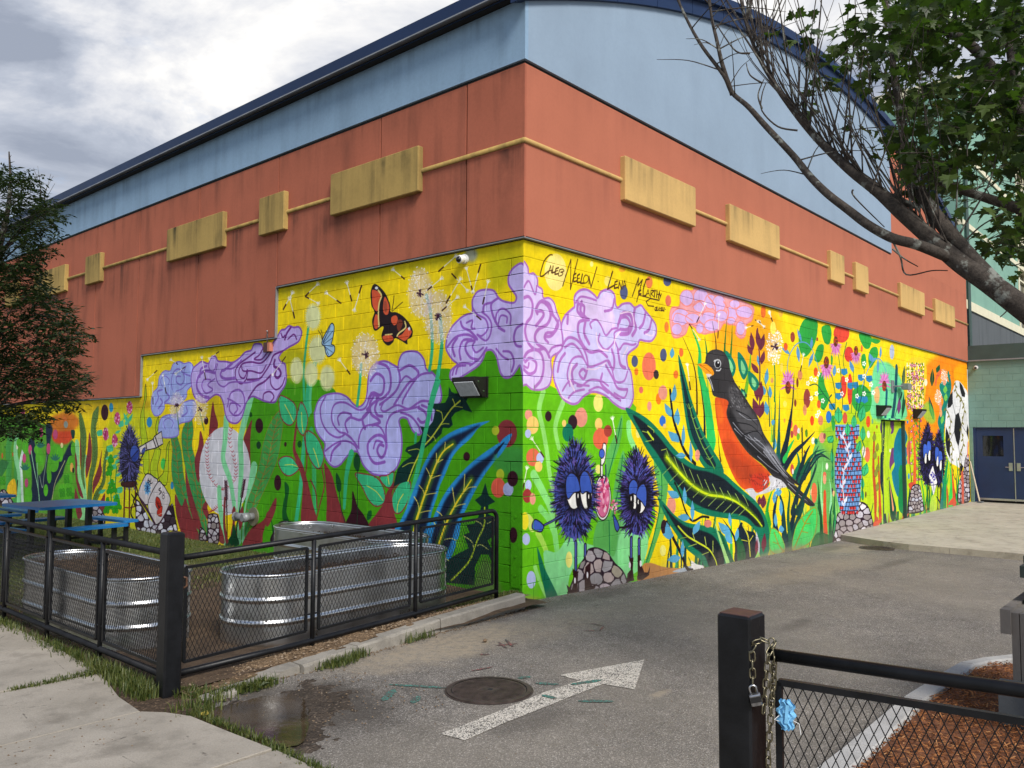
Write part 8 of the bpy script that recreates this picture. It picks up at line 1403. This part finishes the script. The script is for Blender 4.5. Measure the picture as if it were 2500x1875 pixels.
def rock(b, x, y, z, s):
    q = [(rg.uniform(.6, 1)*s*sx, rg.uniform(.6, 1)*s*sy, rg.uniform(.4, .7)*s*sz) for sx, sy, sz in ((1, 0, 0), (-1, 0, 0), (0, 1, 0), (0, -1, 0), (0, 0, 1), (0, 0, -1))]
    a = rg.uniform(0, 6.28); c, s2 = math.cos(a), math.sin(a); b.add([(x+c*u-s2*v, y+s2*u+c*v, z+t_) for u, v, t_ in q], [(0, 2, 4), (2, 1, 4), (1, 3, 4), (3, 0, 4), (2, 0, 5), (1, 2, 5), (3, 1, 5), (0, 3, 5)])
PEB = Mat('pebbles', .9, 0, .2); gi = PEB.n('ShaderNodeNewGeometry'); PEB.color(PEB.ramp(gi.outputs['Random Per Island'], (0, (.09, .06, .038)), (.7, (.20, .14, .085)), (1, (.27, .21, .15))))
b = MB()
for k in range(1700):
    x = rg.uniform(-4.28, -.1); y0 = cf(x)+.17; y = rg.uniform(y0, .0); hz = .115-.085*min(1, max(0, (-x-2.0)/2.2)); rock(b, x, y, hz+.006, rg.uniform(.006, .02)*(1.4 if rg.random() < .08 else 1))
for k in range(420): x = rg.uniform(-3.6, -.05); rock(b, x, cf(x)-abs(rg.gauss(0, .05)), .005, rg.uniform(.004, .013))
for k in range(240): rock(b, rg.uniform(-4.25, -3.0), rg.uniform(-1.95, -.6), .012, rg.uniform(.004, .012))
for k in range(500): x = rg.uniform(.05, 8.5); rock(b, x, -abs(rg.gauss(.02, .12)), asph_z(x, -.1)+.003, rg.uniform(.004, .011))
for k in range(300): rock(b, rg.uniform(-4, 2.5), rg.uniform(-4.1, -.8), .003, rg.uniform(.003, .007))
for k in range(130): rock(b, rg.uniform(-6.2, -4.55), rg.uniform(-1.0, -.4) if k < 80 else rg.uniform(-2.2, 1.6), .036, rg.uniform(.004, .01))
for x, y, s in ((-3.13, -.30, .04), (-1.62, -.93, .035), (-4.4, .25, .035)): rock(b, x, y, .05 if y > -.5 else .02, s)
tag(b.build('gravel', PEB.m), 'loose tan pebbles along the kerb, fence and wall foot', 'gravel', kind='stuff')
CHIP = Mat('mulch_chips', .9, 0, .25); gi = CHIP.n('ShaderNodeNewGeometry'); CHIP.color(CHIP.ramp(gi.outputs['Random Per Island'], (0, (.06, .02, .008)), (.5, (.24, .085, .028)), (.85, (.37, .15, .05)), (1, (.46, .24, .10))))
b = MB(); n_ = 0
while n_ < 13000:
    x, y = rg.uniform(-3.5, 1.8), rg.uniform(-6.6, -4.35)
    if not inpoly(x, y, MULCHPOLY): continue
    n_ += 1; a, l, w2 = rg.uniform(0, 6.28), rg.uniform(.015, .05), rg.uniform(.004, .010); z = .05+rg.random()*.035; tl = rg.uniform(-.5, .5); dx, dy, dz = math.cos(a)*l/2, math.sin(a)*l/2, tl*l/2; px, py = -math.sin(a)*w2/2, math.cos(a)*w2/2; h = .003
    b.add([(x-dx+px, y-dy+py, z-dz), (x-dx-px, y-dy-py, z-dz), (x+dx-px*.6, y+dy-py*.6, z+dz), (x+dx+px*.6, y+dy+py*.6, z+dz), (x-dx+px, y-dy+py, z-dz+h), (x-dx-px, y-dy-py, z-dz+h), (x+dx-px*.6, y+dy-py*.6, z+dz+h), (x+dx+px*.6, y+dy+py*.6, z+dz+h)], [(4, 5, 6, 7), (0, 1, 5, 4), (1, 2, 6, 5), (2, 3, 7, 6), (3, 0, 4, 7)])
tag(b.build('mulch', CHIP.m), 'rust brown bark mulch filling the kerbed island', 'mulch', kind='stuff')
b = MB()                                       # broad weed leaves by the kerb end
for cx, cy in ((-3.92, -.60), (-3.84, -.66), (-3.74, -.60)):
    for k in range(9):
        a = rg.uniform(0, 6.28); l = rg.uniform(.05, .10); dx, dy = math.cos(a), math.sin(a); w2 = l*.22
        b.add([(cx, cy, .02), (cx+dx*l*.5-dy*w2, cy+dy*l*.5+dx*w2, .06), (cx+dx*l, cy+dy*l, .05), (cx+dx*l*.5+dy*w2, cy+dy*l*.5-dx*w2, .055)], [(0, 1, 2), (0, 2, 3)])
tag(b.build('weed', GRASS), 'broad leaved weed growing at the broken kerb end', 'weed')
b = MB(); x, y = -4.42, -.93; b.add([(x-.03, y-.01, .035), (x+.0, y-.024, .022), (x+.033, y, .03), (x+.03, y+.02, .045), (x-.02, y+.02, .04)], [(0, 1, 2, 3, 4)]); tag(b.build('fallen_leaf', simple('yellow_leaf', (.26, .20, .03), .6)), 'yellow fallen leaf at the edge of the puddle', 'leaf')
# ---------------------------------------------------------------- trees
def limb(b, pts, r0, r1, n=7, tp=1.0):
    P_ = Canvas.spline(np.array([tuple(p) for p in pts]), False, 5); m_ = len(P_); b.tube([Vector(p) for p in P_], r0, n, r1, rs=[r1+(r0-r1)*(1-i/(m_-1))**tp for i in range(m_)])
    return [Vector(p) for p in P_]
maple = thing('maple_tree', 'maple tree with a lichened bare limb reaching in from the right', 'tree')
T = lambda x, y, d: at(1600+x/2.0733, y/2.0733, d)
wood = MB(); trunk_base = T(2700, 1900, 4.6); tb = Vector((trunk_base.x, trunk_base.y, 0))
mb_ = MB(); limb(mb_, [tb+Vector((0, 0, -.2)), tb+Vector((0, 0, .8)), tb+Vector((.03, .02, 1.6)), T(2500, 2050, 4.55)], .15, .11, 12); mb_.build('trunk', BARK, maple, smooth=True)
main = limb(wood, [T(2500, 2050, 4.55), T(2150, 1780, 4.5), T(1900, 1590, 4.5), T(1700, 1440, 4.6), T(1540, 1330, 4.7), T(1400, 1210, 4.8), T(1250, 1080, 4.9), T(1130, 970, 5.0), T(1000, 870, 5.1), T(900, 780, 5.2), T(800, 680, 5.3), T(700, 560, 5.4), T(600, 420, 5.5), T(520, 280, 5.6), T(460, 120, 5.7), T(420, -60, 5.8)], .078, .008, 10, 1.35)
low = limb(wood, [T(1480, 1300, 4.72), T(1330, 1240, 4.7), T(1200, 1205, 4.75), T(1080, 1140, 4.8), T(980, 1065, 4.9), T(870, 980, 5.0), T(780, 890, 5.1), T(700, 790, 5.2), T(560, 640, 5.3), T(470, 540, 5.4), T(390, 470, 5.5), T(345, 380, 5.5), T(240, 240, 5.6), T(170, 120, 5.7), T(110, -10, 5.8), T(60, -120, 5.8)], .034, .006, 8)
up = limb(wood, [T(1750, 1470, 4.55), T(1600, 1310, 4.7), T(1440, 1120, 4.8), T(1370, 1020, 4.9), T(1310, 930, 5.0), T(1270, 820, 5.1), T(1250, 640, 5.3), T(1210, 400, 5.4), T(1190, 150, 5.5), T(1150, -80, 5.6)], .052, .012, 8)
o2 = limb(wood, [T(390, 480, 5.5), T(340, 330, 5.5), T(310, 200, 5.5), T(285, 90, 5.6), T(270, -60, 5.7)], .017, .008, 6)
o3 = limb(wood, [T(1900, 620, 5.2), T(1780, 480, 5.3), T(1690, 330, 5.4), T(1560, 200, 5.5), T(1420, 140, 5.6), T(1300, 50, 5.7)], .045, .02, 8)
o4 = limb(wood, [T(2050, 1250, 5.0), T(1880, 1080, 5.1), T(1700, 1010, 5.2), T(1540, 960, 5.2), T(1400, 900, 5.3)], .04, .02, 8)
o5 = limb(wood, [T(1900, 640, 5.2), T(1830, 400, 5.3), T(1790, 200, 5.5), T(1760, -50, 5.6)], .04, .02, 8); o6 = limb(wood, [T(2100, 1500, 4.8), T(1990, 1000, 5.0), T(1900, 620, 5.2)], .06, .045, 8)
o7 = limb(wood, [T(1390, 1030, 4.9), T(1300, 1040, 4.9), T(1200, 990, 4.95)], .018, .022, 6)
def sag(pts, r): limb(wood, pts, r, r*.45, 5)
for pts in ([(1190, 1200), (1240, 1300), (1270, 1390), (1400, 1370), (1480, 1370)], [(1200, 1260), (1260, 1310), (1330, 1350)], [(720, 660), (620, 640), (540, 560), (540, 480), (560, 420)], [(540, 550), (520, 480), (550, 400)], [(480, 270), (410, 260), (340, 170), (310, 120)], [(540, 420), (480, 380), (460, 320)], [(1000, 960), (1010, 1000), (1160, 1150)], [(1500, 1270), (1560, 1150), (1640, 1020), (1700, 900), (1740, 700), (1760, 620)], [(1520, 1270), (1640, 1150), (1760, 1080)], [(1440, 1260), (1460, 1160), (1480, 1080)], [(1090, 980), (1150, 800), (1230, 600)], [(1780, 1510), (1770, 1540), (1780, 1570), (1745, 1605)]): sag([T(x, y, 4.75+.0003*max(0, 1500-x)) for x, y in pts], .0065)
rt = random.Random(21)
for k in range(105):                            # upright water shoots, leaning with the limb
    i = int(rt.uniform(.28, .95)*len(main)); i = min(i, len(main)-2); p = main[i]; L_ = rt.uniform(.35, 1.35); tg = (main[i+1]-main[i]).normalized()
    d = (tg*rt.uniform(.1, .9)+Vector((0, 0, rt.uniform(.45, 1)))+Vector((rt.uniform(-.4, .4), rt.uniform(-.4, .4), 0))).normalized(); bend = Vector((rt.uniform(-.16, .16), rt.uniform(-.16, .16), rt.uniform(0, .14)))
    limb(wood, [p, p+d*L_*.35+bend*.4, p+d*L_*.7+bend*.7, p+d*L_+bend*.4+Vector((0, 0, .1*L_))], rt.uniform(.003, .008), .0016, 5)
for k in range(46):
    src = (low, o2, up, o4)[k % 4]; p = src[int(rt.uniform(.35, .97)*len(src))]; d = Vector((rt.uniform(-1, 1), rt.uniform(-1, 1), rt.uniform(-.2, 1))).normalized(); L_ = rt.uniform(.15, .6); limb(wood, [p, p+d*L_*.5+Vector((0, 0, .03)), p+d*L_], rt.uniform(.003, .006), .0015, 5)
wood.build('branches', BARK, maple, smooth=True)
LEAF = [(0, 0), (.10, .06), (.34, .02), (.30, .14), (.52, .30), (.36, .34), (.34, .46), (.18, .40), (.22, .62), (.10, .60), (0, .95)]; LEAF = LEAF+[(-x, y) for x, y in LEAF[-2:0:-1]]
lv = MB(); dens = [(900, -60), (2250, -60), (2250, 1650), (1990, 1500), (1860, 1400), (1790, 1280), (1700, 1250), (1760, 1090), (1640, 1040), (1500, 1060), (1440, 960), (1330, 880), (1240, 760), (1130, 700), (1010, 690), (880, 640), (900, 520), (760, 440), (830, 250), (740, 110), (720, -60)]
tw = MB(); cl = []
while len(cl) < 520:
    x, y = rt.uniform(700, 2250), rt.uniform(-60, 1600)
    if not inpoly(x, y, dens): continue
    pr = min(1, max(.05, (x-890)/480))*(1.0 if y < 900 else .75)
    if rt.random() < pr*(.55+.9*mnoise.noise(Vector((x*.004, y*.004, 3)))): cl.append(T(x, y, rt.uniform(4.5, 7.2)))
for k in range(26): x, y = rt.uniform(330, 1000), rt.uniform(0, 560); cl.append(T(x, y, rt.uniform(5.0, 6.0))) if x > 690 else None
for c in cl:
    nleaf = rt.randint(4, 8) if (c-Vector(CP)).dot(Vector(AX[0])) > .75 else rt.randint(1, 3)
    a0 = Vector((rt.uniform(-1, 1), rt.uniform(-1, 1), rt.uniform(-.2, .8))).normalized(); tw.tube([c-a0*.14, c+a0*.05], .0035, 4, .0015)
    for j in range(nleaf):
        s = rt.uniform(.07, .135); d = Vector((rt.uniform(-1, 1), rt.uniform(-1, 1), rt.uniform(-1.1, .35))).normalized(); side = d.cross(Vector((rt.uniform(-.4, .4), rt.uniform(-.4, .4), 1))).normalized(); nm = side.cross(d); o = c+Vector((rt.uniform(-.13, .13), rt.uniform(-.13, .13), rt.uniform(-.12, .12))); fold = rt.uniform(.05, .35)
        vs = [o+side*x*s+d*y*s+nm*(abs(x)*fold-(y*y)*.25)*s for x, y in LEAF]; n = len(vs); ctr = o+d*.4*s; lv.add(vs+[ctr], [(q, (q+1) % n, n) for q in range(n)])
tag(tw.build('twigs', BARK, maple), kind='stuff'); lv.build('crown', MAPLE, maple)
ash = thing('small_leaved_tree', 'dark bushy small-leaved tree at the left edge in front of the stucco wall', 'tree')
wood = MB(); base = Vector(on_plane(-75, 1290, 2, 0.0)); dpt = 11.0; base = at(-75, 1000, dpt); base.z = 0
mb_ = MB(); limb(mb_, [base+Vector((0, 0, -.1)), base+Vector((.02, .02, 1.0)), base+Vector((.05, 0, 2.0)), at(-40, 800, dpt), at(-5, 620, dpt), at(18, 520, dpt), at(25, 440, dpt), at(22, 370, dpt)], .09, .008, 8); mb_.build('trunk', BARK, ash, smooth=True)
crown = [(-220, 1060), (-160, 700), (-120, 520), (0, 405), (28, 402), (55, 425), (95, 440), (122, 485), (148, 530), (150, 570), (125, 605), (105, 640), (95, 680), (125, 705), (178, 765), (180, 780), (218, 815), (198, 845), (185, 870), (220, 912), (228, 948), (205, 985), (190, 1000), (140, 995), (112, 1020), (95, 1050), (85, 1075), (30, 1070), (-30, 1075)]
la = MB(); n_ = 0; ra_ = random.Random(8)
for k in range(46):
    y = ra_.uniform(430, 1010); x = ra_.uniform(-140, 215)
    if not inpoly(x, y, crown): continue
    e = at(x, y, dpt+ra_.uniform(-1.3, 1.5)); s = at(-40+ra_.uniform(-10, 30), min(y+ra_.uniform(60, 170), 1010), dpt); limb(wood, [s, s.lerp(e, .5)+Vector((0, 0, .08)), e], .018, .003, 5)
for x0, y0, x1, y1 in ((100, 460, 92, 405), (98, 455, 82, 410), (108, 470, 130, 430), (110, 475, 124, 425), (115, 480, 134, 448), (24, 400, 23, 372), (24, 385, 28, 378)): wood.tube([at(x0, y0+30, dpt), at(x0, y0, dpt), at(x1, y1, dpt)], .006, 5, .002)
wood.build('branches', BARK, ash, smooth=True)
while n_ < 7200:
    x, y = ra_.uniform(-220, 232), ra_.uniform(400, 1080)
    if not inpoly(x, y, crown): continue
    n_ += 1
    v = mnoise.noise(Vector((x*.022, y*.022, 2)))
    if v < (-.06 if y < 640 else -.2) and ra_.random() < .85: continue
    c = at(x, y, dpt+ra_.uniform(-1.4, 1.6)); ax = Vector((ra_.uniform(-1, 1), ra_.uniform(-1, 1), ra_.uniform(-.5, .4))).normalized(); wood_t = ax*ra_.uniform(.1, .2)
    for j in range(7):                           # a compound leaf: leaflets along a stalk
        f = (j//2+.6)/3.6; sgn = 1 if j % 2 else -1; p = c+wood_t*f; sd_ = ax.cross(Vector((0, 0, 1))).normalized()*sgn; d = (ax*.7+sd_+Vector((ra_.uniform(-.3, .3), ra_.uniform(-.3, .3), ra_.uniform(-.5, .1)))).normalized(); l = ra_.uniform(.06, .105); wv = d.cross(Vector((ra_.uniform(-.5, .5), ra_.uniform(-.5, .5), 1))).normalized()*l*.17
        la.add([p, p+d*l*.4+wv, p+d*l, p+d*l*.4-wv], [(0, 1, 2, 3)])
la.build('crown', ASHLEAF, ash)
